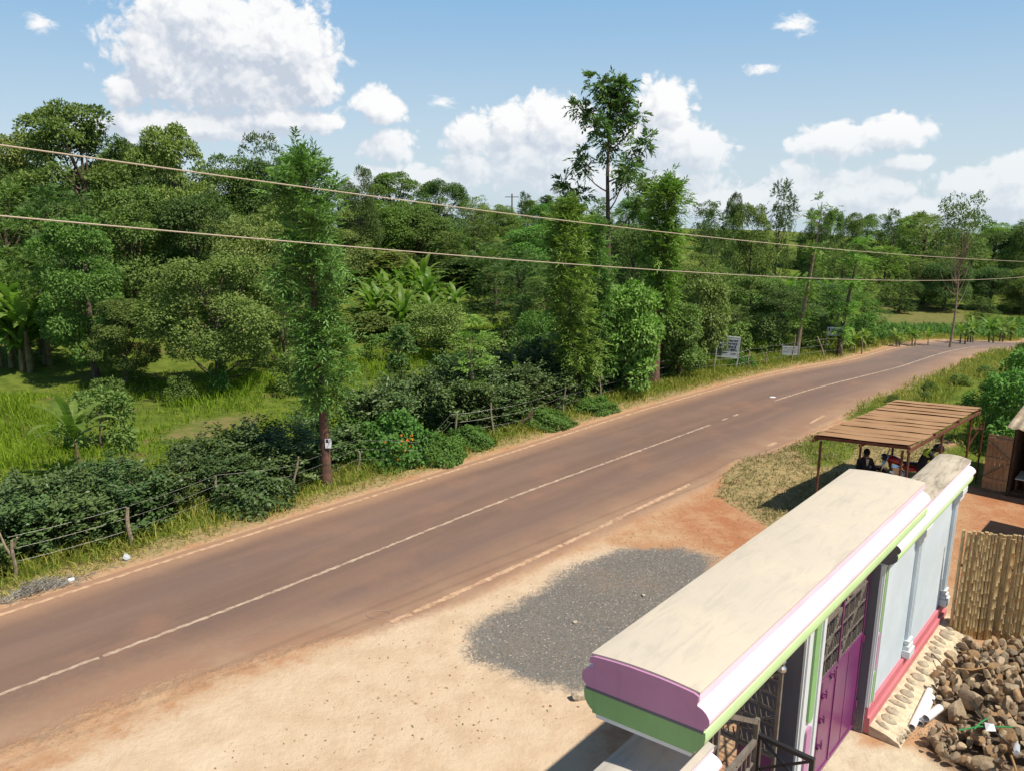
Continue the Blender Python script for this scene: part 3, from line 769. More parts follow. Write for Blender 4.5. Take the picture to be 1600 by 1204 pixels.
PURPLE = mat('paint_purple_metal', (0.19, 0.040, 0.15), 0.32, 0.5, var=0.2, vscale=2)
IRON = mat('iron_dark', (0.19, 0.165, 0.14), 0.5, 0.5, var=0.3, vscale=8)
IRONB = mat('iron_black', (0.022, 0.022, 0.026), 0.4, 0.5)
STEEL = mat('steel_bright', (0.55, 0.55, 0.56), 0.35, 0.5, metal=0.9)
def concrete(name, ca, cb, cs, streak=0.0):
    m = bpy.data.materials.new(name); m.use_nodes = True
    t = NT(m.node_tree); b = t.n['Principled BSDF']; tc = t.new('ShaderNodeTexCoord').outputs['Object']
    n1, n2, n3 = t.noise(0.9, 6, 0.6, tc, 0.4), t.noise(5, 7, 0.7, tc, 0.5), t.noise(60, 3, 0.6, tc)
    c = t.mix(t.step(n1, 0.35, 0.65), ca, cb)
    st = t.noise(2.2, 6, 0.7, t.vm('MULTIPLY', tc, (0.6, 3.0, 1.0)), 0.8)
    c = t.mix(t.m('MULTIPLY', t.step(st, 0.47 - 0.03 * streak, 0.70), 0.55 + 0.3 * streak), c, cs)
    c = t.mix(t.m('MULTIPLY', t.step(n2, 0.55, 0.75), 0.4), c, tuple(x * 0.8 for x in ca))
    c = t.mix(t.m('MULTIPLY', t.step(n3, 0.6, 0.75), 0.2), c, tuple(x * 0.6 for x in ca))
    t.l.new(c, b.inputs['Base Color']); b.inputs['Roughness'].default_value = 0.85; b.inputs['Specular IOR Level'].default_value = 0.2
    bp = t.new('ShaderNodeBump'); bp.inputs['Strength'].default_value = 0.25; bp.inputs['Distance'].default_value = 0.012
    t.l.new(t.m('ADD', n2, t.m('MULTIPLY', n3, 0.4)), bp.inputs['Height']); t.l.new(bp.outputs[0], b.inputs['Normal'])
    return m
CONC = concrete('screed_cream', (0.585, 0.505, 0.395), (0.53, 0.465, 0.38), (0.43, 0.385, 0.325))
CONC_OLD = concrete('screed_stained', (0.52, 0.45, 0.345), (0.42, 0.36, 0.275), (0.16, 0.14, 0.11), 1.0)
CONC_GREY = concrete('screed_grey', (0.42, 0.39, 0.35), (0.50, 0.45, 0.38), (0.33, 0.30, 0.27))

def sym(half, yc):
    """mirror a list of (half width, z) from top to bottom into a closed profile"""
    return [(yc - h, z) for h, z in half] + [(yc + h, z) for h, z in reversed(half)]
def moulded(thing, off, yc, zt, k, s0, s1, half, rise, conc, shear=0.0, caps=None):
    """coping: domed screed on a lilac ogee band, a green cove band and a grey bed; k scales the mouldings"""
    fx = lambda y: shear * (y - yc)
    dome = [(half * q, zt + rise * (1 - q * q)) for q in (0.0, 0.25, 0.5, 0.75, 0.93)]
    li = [(half, -0.02), (half, -0.095 * k), (half - 0.017, -0.10 * k), (half - 0.017, -0.145 * k), (half + 0.035, -0.165 * k), (half + 0.075, -0.20 * k),
          (half + 0.105, -0.25 * k), (half + 0.108, -0.30 * k), (half + 0.09, -0.34 * k), (half + 0.06, -0.36 * k), (half + 0.06, -0.385 * k), (half + 0.05, -0.395 * k)]
    mb = MB(); prof = sym([(h, z - 0.012) for h, z in dome[1:]] + [(h, zt + z) for h, z in li], yc)
    mb.extr(prof, s0, s1, fx=fx); wpart(mb, 'lilac_moulding', LILAC, thing, off, True)
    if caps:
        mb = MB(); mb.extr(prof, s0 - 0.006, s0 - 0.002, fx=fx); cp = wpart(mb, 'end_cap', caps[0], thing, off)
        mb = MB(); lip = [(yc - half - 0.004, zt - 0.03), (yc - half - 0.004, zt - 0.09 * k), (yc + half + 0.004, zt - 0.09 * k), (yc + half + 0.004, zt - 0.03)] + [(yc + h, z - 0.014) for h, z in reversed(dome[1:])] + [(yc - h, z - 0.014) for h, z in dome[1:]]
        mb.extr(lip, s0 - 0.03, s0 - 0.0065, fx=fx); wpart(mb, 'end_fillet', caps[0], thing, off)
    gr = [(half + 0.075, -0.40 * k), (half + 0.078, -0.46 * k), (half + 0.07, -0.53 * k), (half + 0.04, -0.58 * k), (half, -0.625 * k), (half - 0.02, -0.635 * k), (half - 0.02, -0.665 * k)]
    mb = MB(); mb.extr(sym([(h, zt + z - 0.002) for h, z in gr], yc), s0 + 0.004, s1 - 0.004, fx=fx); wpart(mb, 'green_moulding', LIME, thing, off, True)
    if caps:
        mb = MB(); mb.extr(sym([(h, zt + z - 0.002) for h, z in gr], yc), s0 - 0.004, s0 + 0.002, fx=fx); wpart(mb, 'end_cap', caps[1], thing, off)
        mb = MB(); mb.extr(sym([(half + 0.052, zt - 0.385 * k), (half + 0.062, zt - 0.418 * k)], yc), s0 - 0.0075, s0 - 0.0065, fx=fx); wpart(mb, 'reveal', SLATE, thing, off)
    mb = MB(); mb.extr(sym([(half - 0.05, zt - 0.669 * k), (half - 0.06, zt - 0.72 * k)], yc), s0 + 0.01, s1 - 0.01, fx=fx); wpart(mb, 'bed_moulding', WHITEP, thing, off)
    top = [(half + 0.004, zt - 0.012), (half + 0.004, zt + 0.004)]
    d2 = [(half * q, zt + rise * (1 - q * q) + 0.006) for q in np.linspace(0.96, 0, 9)]
    prof = [(yc - h, z) for h, z in top + d2[:-1]] + [(yc + h, z) for h, z in reversed(top + d2)]
    mb = MB(); mb.extr(prof, s0 - 0.004, s1 + 0.004, fx=fx); wpart(mb, 'screed_top', conc, thing, off, True)

def ribbed(mb_w, s0, s1, yf, z0, z1, ribs=4):
    w = (s1 - s0)
    mb_w.box(s0, s1, yf, yf + 0.028, z0, z1)
    for i in range(ribs):
        c = s0 + w * (i + 0.5) / ribs
        if ribs >= 4 and i in (1, 2): continue
        mb_w.box(c - w * 0.07, c + w * 0.07, yf - 0.022, yf - 0.001, z0, z1)
def capsule(mb, sc, w, yf, z0, z1, d=0.02):
    pts = []
    for i in range(13): an = math.pi * i / 12; pts.append((sc + w * math.cos(an), z1 - w + w * math.sin(an)))
    for i in range(13): an = math.pi + math.pi * i / 12; pts.append((sc + w * math.cos(an), z0 + w + w * math.sin(an)))
    n = len(pts)
    mb.add([(x, yf - d, z) for x, z in pts] + [(x, yf, z) for x, z in pts], [tuple(range(n))] + [(i, n + i, n + (i + 1) % n, (i + 1) % n) for i in range(n)])

# gateway: two columns under a deep moulded canopy
gw, off = wthing('gateway', 9.6, 3.575, 'gateway under a long cream-topped canopy with lilac and green mouldings', 'gateway')
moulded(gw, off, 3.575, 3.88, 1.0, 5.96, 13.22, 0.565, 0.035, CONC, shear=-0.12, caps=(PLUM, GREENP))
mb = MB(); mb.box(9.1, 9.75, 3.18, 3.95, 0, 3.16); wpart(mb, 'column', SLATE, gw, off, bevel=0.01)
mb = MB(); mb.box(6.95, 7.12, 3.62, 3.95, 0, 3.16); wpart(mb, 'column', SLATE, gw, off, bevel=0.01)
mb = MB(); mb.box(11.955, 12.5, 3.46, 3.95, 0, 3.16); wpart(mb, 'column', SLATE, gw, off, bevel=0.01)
mb = MB(); ribbed(mb, 9.1, 9.75, 3.15, 0, 3.17); pf = wpart(mb, 'pilaster', WHITEP, gw, off)
mb = MB(); capsule(mb, 9.425, 0.085, 3.149, 1.62, 3.12, 0.03); wpart(mb, 'green_inlay', GREENP, pf, off)
mb = MB(); capsule(mb, 9.425, 0.085, 3.149, 0.35, 1.55, 0.03); wpart(mb, 'pink_inlay', PLUM, pf, off)
bpy.context.view_layer.update()

# far boundary wall
fw, off = wthing('boundary_wall', 14.2, 3.3, 'pale blue boundary wall with pink-red plinth beyond the purple gate', 'wall')
mb = MB(); mb.box(11.95, 16.5, 3.15, 3.452, 0, 2.91); wpart(mb, 'wall_panel', PALE, fw, off)
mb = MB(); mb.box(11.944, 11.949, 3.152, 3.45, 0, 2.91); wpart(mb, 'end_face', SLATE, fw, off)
moulded(fw, off, 3.3, 3.40, 0.70, 11.97, 16.56, 0.28, 0.045, CONC_OLD, caps=(SLATE, SLATE))
mb = MB(); mb.box(11.97, 16.52, 3.06, 3.149, 0.02, 0.30); mb.box(11.97, 16.52, 3.10, 3.149, 0.302, 0.47); wpart(mb, 'plinth', REDP, fw, off, bevel=0.008)
mb = MB(); mb.box(11.96, 12.24, 3.118, 3.149, 0.475, 2.90)
for c_ in (12.0, 12.20): mb.box(c_ - 0.018, c_ + 0.018, 3.095, 3.117, 0.475, 2.90)
pf = wpart(mb, 'pilaster', WHITEP, fw, off)
mb = MB(); capsule(mb, 12.10, 0.04, 3.117, 1.75, 2.85, 0.02); capsule(mb, 12.10, 0.04, 3.117, 0.5, 1.05, 0.02); wpart(mb, 'green_inlay', GREENP, pf, off)
mb = MB(); capsule(mb, 12.10, 0.04, 3.117, 1.08, 1.72, 0.02); wpart(mb, 'pink_inlay', PLUM, pf, off)
for sc in (13.95, 16.32):
    mb = MB()
    for dx in (-0.075, 0.0, 0.075): mb.box(sc + dx - 0.022, sc + dx + 0.022, 3.095, 3.149, 0.80, 2.62)
    pf = wpart(mb, 'pilaster', PALE, fw, off)
    mb = MB()
    for z0, z1, hw, yy in ((2.62, 2.68, 0.13, 3.06), (2.68, 2.80, 0.15, 3.03), (2.80, 2.925, 0.18, 2.995)): mb.box(sc - hw, sc + hw, yy, 3.149, z0 + 0.001, z1)
    wpart(mb, 'capital', WHITEP, pf, off, bevel=0.012)
    mb = MB()
    for z0, z1, hw, yy in ((0.62, 0.70, 0.13, 3.05), (0.70, 0.755, 0.11, 3.07), (0.755, 0.80, 0.12, 3.06), (0.475, 0.62, 0.15, 3.02)): mb.box(sc - hw, sc + hw, yy, 3.149, z0 + 0.001, z1)
    wpart(mb, 'pilaster_base', WHITEP, pf, off, bevel=0.01)
MORTAR = mat('mortar_cream', (0.60, 0.505, 0.36), 0.9, 0.15, col2=(0.44, 0.36, 0.25), vscale=7, bump=1.0, bscale=14)
FSTONE = mat('footing_stone', (0.30, 0.255, 0.19), 0.85, 0.2, col2=(0.42, 0.36, 0.26), vscale=9, bump=0.5, bscale=25)
mb = MB(); mb.extr([(3.058, 0.17), (2.80, 0.13), (2.62, 0.06), (2.54, -0.05), (3.058, -0.05)], 11.98, 16.6); ft = wpart(mb, 'stone_footing', MORTAR, fw, off, True)
rng = np.random.default_rng(3); s_ = 12.1
while s_ < 16.5:
    lw = rng.uniform(0.055, 0.125); s_ += lw
    M = Euler((R(10), 0, rng.uniform(-0.5, 0.5))).to_matrix()
    mb = MB(); mb.ball((s_, 2.90 + rng.uniform(-0.04, 0.03), 0.135), lw * 0.92, rng.uniform(0.085, 0.15), 0.05, 11, 6, M); mb.v = [tuple(np.array(v) + rng.normal(size=3) * 0.006) for v in mb.v]
    st = wpart(mb, 'stone', FSTONE, ft, off, 'all'); s_ += lw + rng.uniform(0.01, 0.07)
mb = MB()
for _ in range(150):
    mb.ball((rng.uniform(12.05, 16.5), rng.uniform(2.58, 2.72), 0.055), rng.uniform(0.015, 0.045), rng.uniform(0.02, 0.04), 0.03, 7, 5)
st = wpart(mb, 'footing_pebbles', FSTONE, ft, off, 'all'); st['kind'] = 'stuff'

# near boundary wall, lower, running towards the house
nw, off = wthing('boundary_wall', 4.4, 3.55, 'lower boundary wall with grey coping in the shade of the canopy end', 'wall')
mb = MB(); mb.box(1.2, 6.75, 3.40, 3.70, 0, 2.32); wpart(mb, 'wall_panel', PALE, nw, off)
moulded(nw, off, 3.56, 2.76, 0.66, 1.0, 6.80, 0.36, 0.03, CONC_GREY)

# ---------------------------------------------------------------- gates
def iron_frame(mb, P, pts, w): 
    for a, b_ in pts: mb.bar(P(*a), P(*b_), w)
def grille(mb, P, x0, x1, z0, z1, rows, up):
    """open ironwork in plane P(x,z): rails, slim uprights and short spear flats standing on every rail"""
    w = x1 - x0
    for k in range(rows + 1):
        z = z0 + (z1 - z0) * k / rows; mb.bar(P(x0, z), P(x1, z), 0.024)
    nb = max(2, int(w / 0.24))
    for i in range(nb + 1):
        x = x0 + w * i / nb; mb.bar(P(x, z0), P(x, z1), 0.016)
    for k in range(rows):
        za, zb = z0 + (z1 - z0) * k / rows, z0 + (z1 - z0) * (k + 1) / rows; nf = nb * 3
        for i in range(nf):
            x = x0 + w * (i + 0.5) / nf
            mb.bar(P(x - 0.012, za), P(x + 0.022, za + (zb - za) * 0.66), 0.022, 0.010)
def scoop(mb, P, x0, x1, zt, dip, w):
    pts = [(x0 + (x1 - x0) * i / 12, zt - dip * math.sin(math.pi * i / 12)) for i in range(13)]
    for a, b_ in zip(pts[:-1], pts[1:]): mb.bar(P(*a), P(*b_), w, 0.03)
    return pts
def spear(mb, p, h):
    p = Vector(p); mb.tube([p, p + Vector((0, 0, h * 0.35)), p + Vector((0, 0, h * 0.4)), p + Vector((0, 0, h))], [0.016, 0.013, 0.024, 0.002], 6)

# closed purple gate
g2, off = wthing('metal_gate', 10.85, 3.31, 'purple sheet-metal gate with a dark iron grille above, between two columns', 'gate')
P2 = lambda x, z: (x, 3.31, z)
mb = MB(); mb.box(9.80, 11.925, 3.30, 3.315, 0.10, 1.72)
for x in (10.3, 11.35): mb.box(x, x + 0.03, 3.294, 3.2995, 0.12, 1.71)
wpart(mb, 'sheet_panel', PURPLE, g2, off)
mb = MB()
for a, b_ in (((9.80, 0.09), (9.80, 2.9)), ((11.91, 0.09), (11.91, 2.9)), ((10.86, 0.09), (10.86, 2.75)), ((9.8, 0.09), (11.91, 0.09)), ((9.8, 1.73), (11.91, 1.73))): mb.bar(P2(*a), P2(*b_), 0.05)
wpart(mb, 'gate_frame', PURPLE, g2, off)
mb = MB()
grille(mb, P2, 9.83, 10.84, 1.76, 2.62, 3, 1); grille(mb, P2, 10.88, 11.89, 1.76, 2.62, 3, 1)
mb.bar(P2(9.9, 1.76), P2(10.84, 2.6), 0.035, 0.015); mb.bar(P2(10.9, 1.76), P2(11.8, 2.6), 0.035, 0.015)
scoop(mb, P2, 9.8, 10.86, 2.82, 0.15, 0.05); scoop(mb, P2, 10.86, 11.91, 2.82, 0.15, 0.05)
gr = wpart(mb, 'grille', IRON, g2, off)
for x in (9.95, 10.2, 10.45, 10.7, 11.05, 11.3, 11.55, 11.78): mb = MB(); spear(mb, (x, 3.31, 2.66), 0.22); wpart(mb, 'spear', STEEL, g2, off)
for x in (9.8, 11.91): mb = MB(); mb.tube([(x, 3.31, 2.88), (x, 3.31, 2.94), (x, 3.31, 2.96), (x, 3.31, 3.04)], [0.05, 0.03, 0.045, 0.01], 8); wpart(mb, 'finial', STEEL, g2, off)
for x, z in ((10.35, 1.45), (10.35, 1.05), (10.35, 0.62), (10.62, 1.64)):
    mb = MB(); mb.box(x - 0.05, x + 0.05, 3.265, 3.292, z - 0.02, z + 0.02); mb.tube([(x + 0.03, 3.25, z - 0.04), (x + 0.03, 3.25, z + 0.11)], 0.012, 6); mb.tube([(x + 0.03, 3.25, z + 0.11), (x - 0.05, 3.24, z + 0.12)], 0.012, 6)
    wpart(mb, 'latch', PURPLE, g2, off)
for z in (0.5, 1.65):
    mb = MB(); mb.tube([(11.93, 3.28, z - 0.06), (11.93, 3.28, z + 0.06)], 0.02, 7); wpart(mb, 'hinge', PURPLE, g2, off)

# open leaf swung towards the road beside the first column
ga, off = wthing('metal_gate', 9.0, 3.75, 'open iron gate leaf with swept spear top against the first column', 'gate')
P3 = lambda y, z: (8.72, y - 0.12, z)
mb = MB()
for a, b_ in (((3.41, 0.08), (3.41, 2.80)), ((4.40, 0.08), (4.40, 2.80)), ((3.90, 1.3), (3.90, 2.45)), ((3.41, 1.42), (4.4, 1.42)), ((3.41, 0.08), (4.4, 0.08))): mb.bar(P3(*a), P3(*b_), 0.045)
scoop(mb, P3, 3.41, 4.40, 2.62, 0.20, 0.05)
wpart(mb, 'gate_frame', IRON, ga, off)
mb = MB(); grille(mb, P3, 3.43, 3.89, 1.45, 2.50, 5, 1); grille(mb, P3, 3.92, 4.38, 1.45, 2.50, 5, 1)
mb.bar(P3(3.43, 2.0), P3(4.3, 1.45), 0.05, 0.015); wpart(mb, 'grille', IRON, ga, off)
mb = MB(); mb.box(8.715, 8.725, 3.315, 3.76, 0.1, 1.395); wpart(mb, 'sheet_panel', PURPLE, ga, off)
for y in (3.52, 3.66, 3.80, 3.95, 4.1, 4.25): mb = MB(); spear(mb, (8.72, y - 0.12, 2.42 + abs(y - 3.9) * 0.25), 0.22); wpart(mb, 'spear', STEEL, ga, off)
mb = MB(); mb.tube([(8.72, 3.29, 2.66), (8.72, 3.29, 2.70), (8.72, 3.29, 2.74), (8.72, 3.29, 2.79), (8.72, 3.29, 2.83)], [0.055, 0.055, 0.02, 0.045, 0.03], 9)
wpart(mb, 'finial', STEEL, ga, off)

# fixed grille leaf in the gate line
gb, off = wthing('metal_gate', 7.4, 3.36, 'iron lattice gate leaf half hidden under the canopy end', 'gate')
P4 = lambda x, z: (x, 3.36, z)
mb = MB()
for a, b_ in (((6.62, 0.08), (6.62, 2.9)), ((8.27, 0.08), (8.27, 2.2)), ((7.2, 0.5), (7.2, 2.9)), ((6.62, 0.08), (8.27, 0.08)), ((6.62, 1.9), (8.27, 1.9)), ((6.62, 2.85), (7.2, 2.85)), ((7.2, 2.85), (8.27, 2.15)), ((6.62, 0.5), (8.27, 0.5))): mb.bar(P4(*a), P4(*b_), 0.05)
wpart(mb, 'gate_frame', IRON, gb, off)
mb = MB()
for k in range(6): mb.bar(P4(6.64, 0.55 + k * 0.38), P4(7.18, 0.95 + k * 0.38), 0.04, 0.015)
for k in range(5): mb.bar(P4(6.64 + k * 0.11, 0.5), P4(6.64 + k * 0.11, 2.85), 0.022)
for k in range(5): mb.bar(P4(7.22, 0.55 + k * 0.30), P4(8.25, 0.85 + k * 0.25), 0.03, 0.015)
for k in range(8): mb.bar(P4(7.3 + k * 0.12, 0.5), P4(7.3 + k * 0.12, 1.9), 0.02)
wpart(mb, 'grille', IRON, gb, off)
# black wicket door standing open into the yard
wk, off = wthing('wicket_door', 8.3, 3.33, 'black cross-braced wicket door standing open into the yard', 'door')
P5 = lambda y, z: (8.3, y, z)
mb = MB()
for a, b_ in (((3.33, 0.05), (3.33, 1.99)), ((2.68, 0.05), (2.68, 1.99)), ((3.33, 1.96), (2.68, 1.96)), ((3.33, 0.07), (2.68, 0.07)), ((3.33, 1.05), (2.68, 1.05))): mb.bar(P5(*a), P5(*b_), 0.055)
wpart(mb, 'door_frame', IRONB, wk, off, bevel=0.005)
mb = MB()
for a, b_ in (((3.31, 1.94), (2.70, 1.50)), ((3.31, 1.52), (2.70, 1.07)), ((3.31, 1.50), (2.70, 1.93)), ((3.31, 1.08), (2.70, 1.50))): mb.bar(P5(*a), P5(*b_), 0.026)
wpart(mb, 'cross_brace', IRONB, wk, off)
mb = MB(); mb.box(8.29, 8.305, 2.71, 3.30, 0.1, 1.02); wpart(mb, 'sheet_panel', PURPLE, wk, off)

# ---------------------------------------------------------------- cane fence
rng = np.random.default_rng(21)
p0 = GT(1484, 992)[:2]; pe = GT(1600, 1008)[:2]; fd = nrm(pe - p0); p1 = p0 + fd * 3.4
cf = empty('cane_fence', (*p0, 0), math.atan2(fd[1], fd[0]), 'fence of split yellow-brown canes standing behind the rock heap', 'fence')
CANE = bpy.data.materials.new('cane'); CANE.use_nodes = True
t = NT(CANE.node_tree); b = t.n['Principled BSDF']; tc = t.new('ShaderNodeTexCoord').outputs['Object']
c = t.mix(t.attr('tint'), (0.50, 0.365, 0.17), (0.35, 0.245, 0.11))
c = t.mix(t.m('MULTIPLY', t.step(t.noise(4, 6, 0.65, t.vm('MULTIPLY', tc, (4, 4, 0.8))), 0.5, 0.68), 0.8), c, (0.14, 0.085, 0.04))
t.l.new(c, b.inputs['Base Color']); b.inputs['Roughness'].default_value = 0.5
mb = MB(); tint = []; x = 0.0; ztop = AT(1490, 828, p0[1])[2]
while x < 3.4:
    r_ = rng.uniform(0.022, 0.034); nf = len(mb.f)
    h = ztop + rng.uniform(-0.02, 0.025); y = rng.uniform(-0.025, 0.025); lean = rng.uniform(-0.02, 0.02)
    pts, rad = [], []; z = -0.03
    while z < h - 0.1:
        seg = rng.uniform(0.20, 0.30); z2 = min(z + seg, h)
        for zz, rr in ((z + 0.012, r_), (z2 - 0.02, r_ * 0.97), (z2 - 0.01, r_ * 1.22), (z2, r_ * 1.22)): pts.append((x + lean * zz / h, y, zz)); rad.append(rr)
        z = z2
    mb.tube(pts, rad, 7); tint += [rng.random()] * (len(mb.f) - nf); x += r_ * 2 + rng.uniform(-0.022, -0.006)
me = mb.mesh('cane_panel', True, False); a = me.attributes.new('tint', 'FLOAT', 'FACE'); a.data.foreach_set('value', np.array(tint, dtype=np.float32))
link('cane_panel', me, CANE, cf)
for z in (0.45, 1.45):
    mb = MB(); mb.tube([(0, 0.06, z), (1.7, 0.07, z + 0.02), (3.4, 0.06, z)], 0.03, 7); mb.build('rail', BARK_PALE, cf)

# ---------------------------------------------------------------- iron-roofed shelter
RUST = mat('rust_dark', (0.17, 0.065, 0.035), 0.8, 0.3, var=0.4, vscale=6)
ROOFM = bpy.data.materials.new('rusty_sheet'); ROOFM.use_nodes = True
t = NT(ROOFM.node_tree); b = t.n['Principled BSDF']; tc = t.new('ShaderNodeTexCoord').outputs['Object']
n1, n2 = t.noise(1.6, 6, 0.65, tc), t.noise(14, 5, 0.65, tc)
c = t.mix(t.step(n1, 0.35, 0.65), (0.35, 0.195, 0.090), (0.29, 0.155, 0.068)); c = t.mix(t.m('MULTIPLY', t.step(n2, 0.5, 0.72), 0.6), c, (0.25, 0.115, 0.05))
c = t.mix(t.m('MULTIPLY', t.attr('tint'), 0.35), c, (0.39, 0.235, 0.115))
t.l.new(c, b.inputs['Base Color']); b.inputs['Roughness'].default_value = 0.75
ZR = 2.25
A_, B_, C_, D_ = (Vector(G(*p, ZR)) for p in ((1272, 680), (1420, 697), (1532, 637), (1402, 630)))
ex = (B_ - A_); lx = ex.length; ex.normalize()
D_ = A_ + (C_ - B_); ey = (D_ - A_); ly = ey.length; ey.normalize()
sh = empty('shelter', ((A_ + C_) / 2 - Vector((0, 0, ZR))), math.atan2(ex.y, ex.x), 'open roadside shelter with a flat roof of rusty tan sheets on thin posts', 'shelter')
shM = sh.matrix_basis.inverted()
rng = np.random.default_rng(4); mb = MB(); tint = []; ns = 13; edges_ = np.concatenate([[0], np.cumsum(rng.uniform(0.6, 1.4, ns))]); edges_ *= ly / edges_[-1]
for k in range(ns):
    f0, f1 = edges_[k], edges_[k + 1] + 0.07; j = rng.uniform(-0.06, 0.06); x0, x1 = rng.uniform(-0.06, 0.03), lx + rng.uniform(-0.03, 0.05)
    cut = rng.random() < 0.4; segs = [(x0, x1)] if not cut else [(x0, lx * 0.5 + j), (lx * 0.5 + j - 0.05, x1)]
    for si, (xa, xb) in enumerate(segs):
        nf = len(mb.f); zt = ZR + 0.004 * si; lift = 0.004 + 0.032 * rng.random() ** 1.7
        nseg = 10
        for q in range(nseg):
            u0, u1 = xa + (xb - xa) * q / nseg, xa + (xb - xa) * (q + 1) / nseg
            w0 = rng.uniform(-0.012, 0.012)
            c0, c1, c2, c3 = (A_ + ex * u + ey * v for u, v in ((u0, f0), (u1, f0), (u1, f1), (u0, f1)))
            vs = []
            for p, dz in ((c0, lift + 0.006 * math.sin(q * 0.8 + k)), (c1, lift + 0.006 * math.sin((q + 1) * 0.8 + k)), (c2, 0.0), (c3, 0.0)): vs.append(shM @ Vector((p.x, p.y, zt + dz)))
            lo = [v - Vector((0, 0, 0.005)) for v in vs]
            mb.add(vs + lo, [(0, 1, 2, 3), (7, 6, 5, 4), (0, 4, 5, 1), (1, 5, 6, 2), (2, 6, 7, 3), (3, 7, 4, 0)])
        tint += [rng.random()] * (len(mb.f) - nf)
me = mb.mesh('roof_sheets', False, False); a = me.attributes.new('tint', 'FLOAT', 'FACE'); a.data.foreach_set('value', np.array(tint, dtype=np.float32))
link('roof_sheets', me, ROOFM, sh)
mb = MB(); vs = [shM @ Vector((p.x, p.y, ZR - 0.012)) for p in (A_, B_, C_, D_)]; mb.add(vs + [v - Vector((0, 0, 0.01)) for v in vs], [(0, 1, 2, 3), (7, 6, 5, 4), (0, 4, 5, 1), (1, 5, 6, 2), (2, 6, 7, 3), (3, 7, 4, 0)]); mb.build('under_sheet', RUST, sh)
def SP(p, q, z): 
    v = A_ + ex * lx * p + ey * ly * q; return shM @ Vector((v.x, v.y, z))
mb = MB()
for q in (0.01, 0.33, 0.66, 0.99): mb.bar(SP(-0.01, q, ZR - 0.05), SP(1.01, q, ZR - 0.05), 0.05, 0.08)
for p in (0.0, 0.5, 1.0): mb.bar(SP(p, -0.005, ZR - 0.125), SP(p, 1.005, ZR - 0.125), 0.05, 0.07)
mb.build('roof_frame', RUST, sh)
for p, q in ((0.06, 0.02), (0.92, 0.03), (0.97, 0.05), (0.96, 0.5), (0.96, 0.93), (0.06, 0.95), (0.06, 0.5)):
    v = A_ + ex * lx * p + ey * ly * q; zb = TZ(v.x, v.y) - 0.1
    mb = MB(); a_ = SP(p, q, ZR - 0.16); a_2 = SP(p, q, zb); mb.tube([a_2, (a_ + a_2) / 2 + Vector((0.01, -0.01, 0)), a_], 0.032, 8); mb.build('post', RUST, sh)
mb = MB(); mb.bar(SP(0.97, 0.93, 1.2), SP(1.06, 0.99, 1.8), 0.03); mb.tube([SP(1.07, 0.99, 0.0), SP(1.07, 0.99, 1.85)], 0.025, 7); mb.bar(SP(0.97, 0.93, 1.7), SP(1.07, 0.99, 1.65), 0.03)
mb.build('side_frame', RUST, sh)

# ---------------------------------------------------------------- wooden shack with an open plank door
PLANK = bpy.data.materials.new('plank'); PLANK.use_nodes = True
t = NT(PLANK.node_tree); b = t.n['Principled BSDF']; tc = t.new('ShaderNodeTexCoord').outputs['Object']
gr_ = t.noise(3, 6, 0.65, t.vm('MULTIPLY', tc, (9, 9, 0.7)), 0.6)
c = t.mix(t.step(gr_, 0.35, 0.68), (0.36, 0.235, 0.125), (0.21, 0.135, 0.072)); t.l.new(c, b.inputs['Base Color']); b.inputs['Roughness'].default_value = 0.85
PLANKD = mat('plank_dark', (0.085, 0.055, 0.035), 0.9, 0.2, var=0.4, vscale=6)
TIN = mat('tin_weathered', (0.42, 0.34, 0.24), 0.6, 0.4, col2=(0.30, 0.22, 0.14), vscale=3, metal=0.2)
hp = GT(1573, 774); lp = GT(1534, 768)
rd = math.atan2(*(Nv[::-1]))                        # x axis of the shack runs towards the yard side
sk = empty('wooden_shack', hp, WA - math.pi / 2, 'dark wooden shack with a corrugated roof at the right edge', 'shack')
# local axes: x = away from the road (right), y = along the road (away)
def planks(mb, f, n, wgap, z0, z1, rng, th=0.025):
    for i in range(n):
        a, b_ = i / n, (i + 1) / n - wgap
        f(mb, a, b_, z0 + rng.uniform(-0.02, 0.02), z1 + rng.uniform(-0.02, 0.02))
rng = np.random.default_rng(9)
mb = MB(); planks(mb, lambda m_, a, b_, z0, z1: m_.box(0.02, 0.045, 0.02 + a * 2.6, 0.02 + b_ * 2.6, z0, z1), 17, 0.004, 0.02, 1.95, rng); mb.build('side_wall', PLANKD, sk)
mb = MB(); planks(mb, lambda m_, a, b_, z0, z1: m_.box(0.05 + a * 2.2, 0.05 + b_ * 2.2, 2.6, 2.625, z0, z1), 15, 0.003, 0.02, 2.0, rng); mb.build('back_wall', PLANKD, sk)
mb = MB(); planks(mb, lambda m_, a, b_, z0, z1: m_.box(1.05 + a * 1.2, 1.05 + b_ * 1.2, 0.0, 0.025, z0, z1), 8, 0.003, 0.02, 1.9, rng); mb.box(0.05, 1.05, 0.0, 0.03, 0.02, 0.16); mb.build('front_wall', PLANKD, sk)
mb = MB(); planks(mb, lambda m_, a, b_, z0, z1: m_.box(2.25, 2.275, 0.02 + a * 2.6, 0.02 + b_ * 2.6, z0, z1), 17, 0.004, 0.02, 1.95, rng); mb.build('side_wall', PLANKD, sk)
for x, y in ((0.0, 0.0), (0.0, 2.62), (2.26, 0.0), (2.26, 2.62), (1.05, -0.02)): mb = MB(); mb.tube([(x, y, -0.1), (x, y, 1.98)], 0.045, 8); mb.build('corner_post', PLANKD, sk)
mb = MB(); nx_ = 46
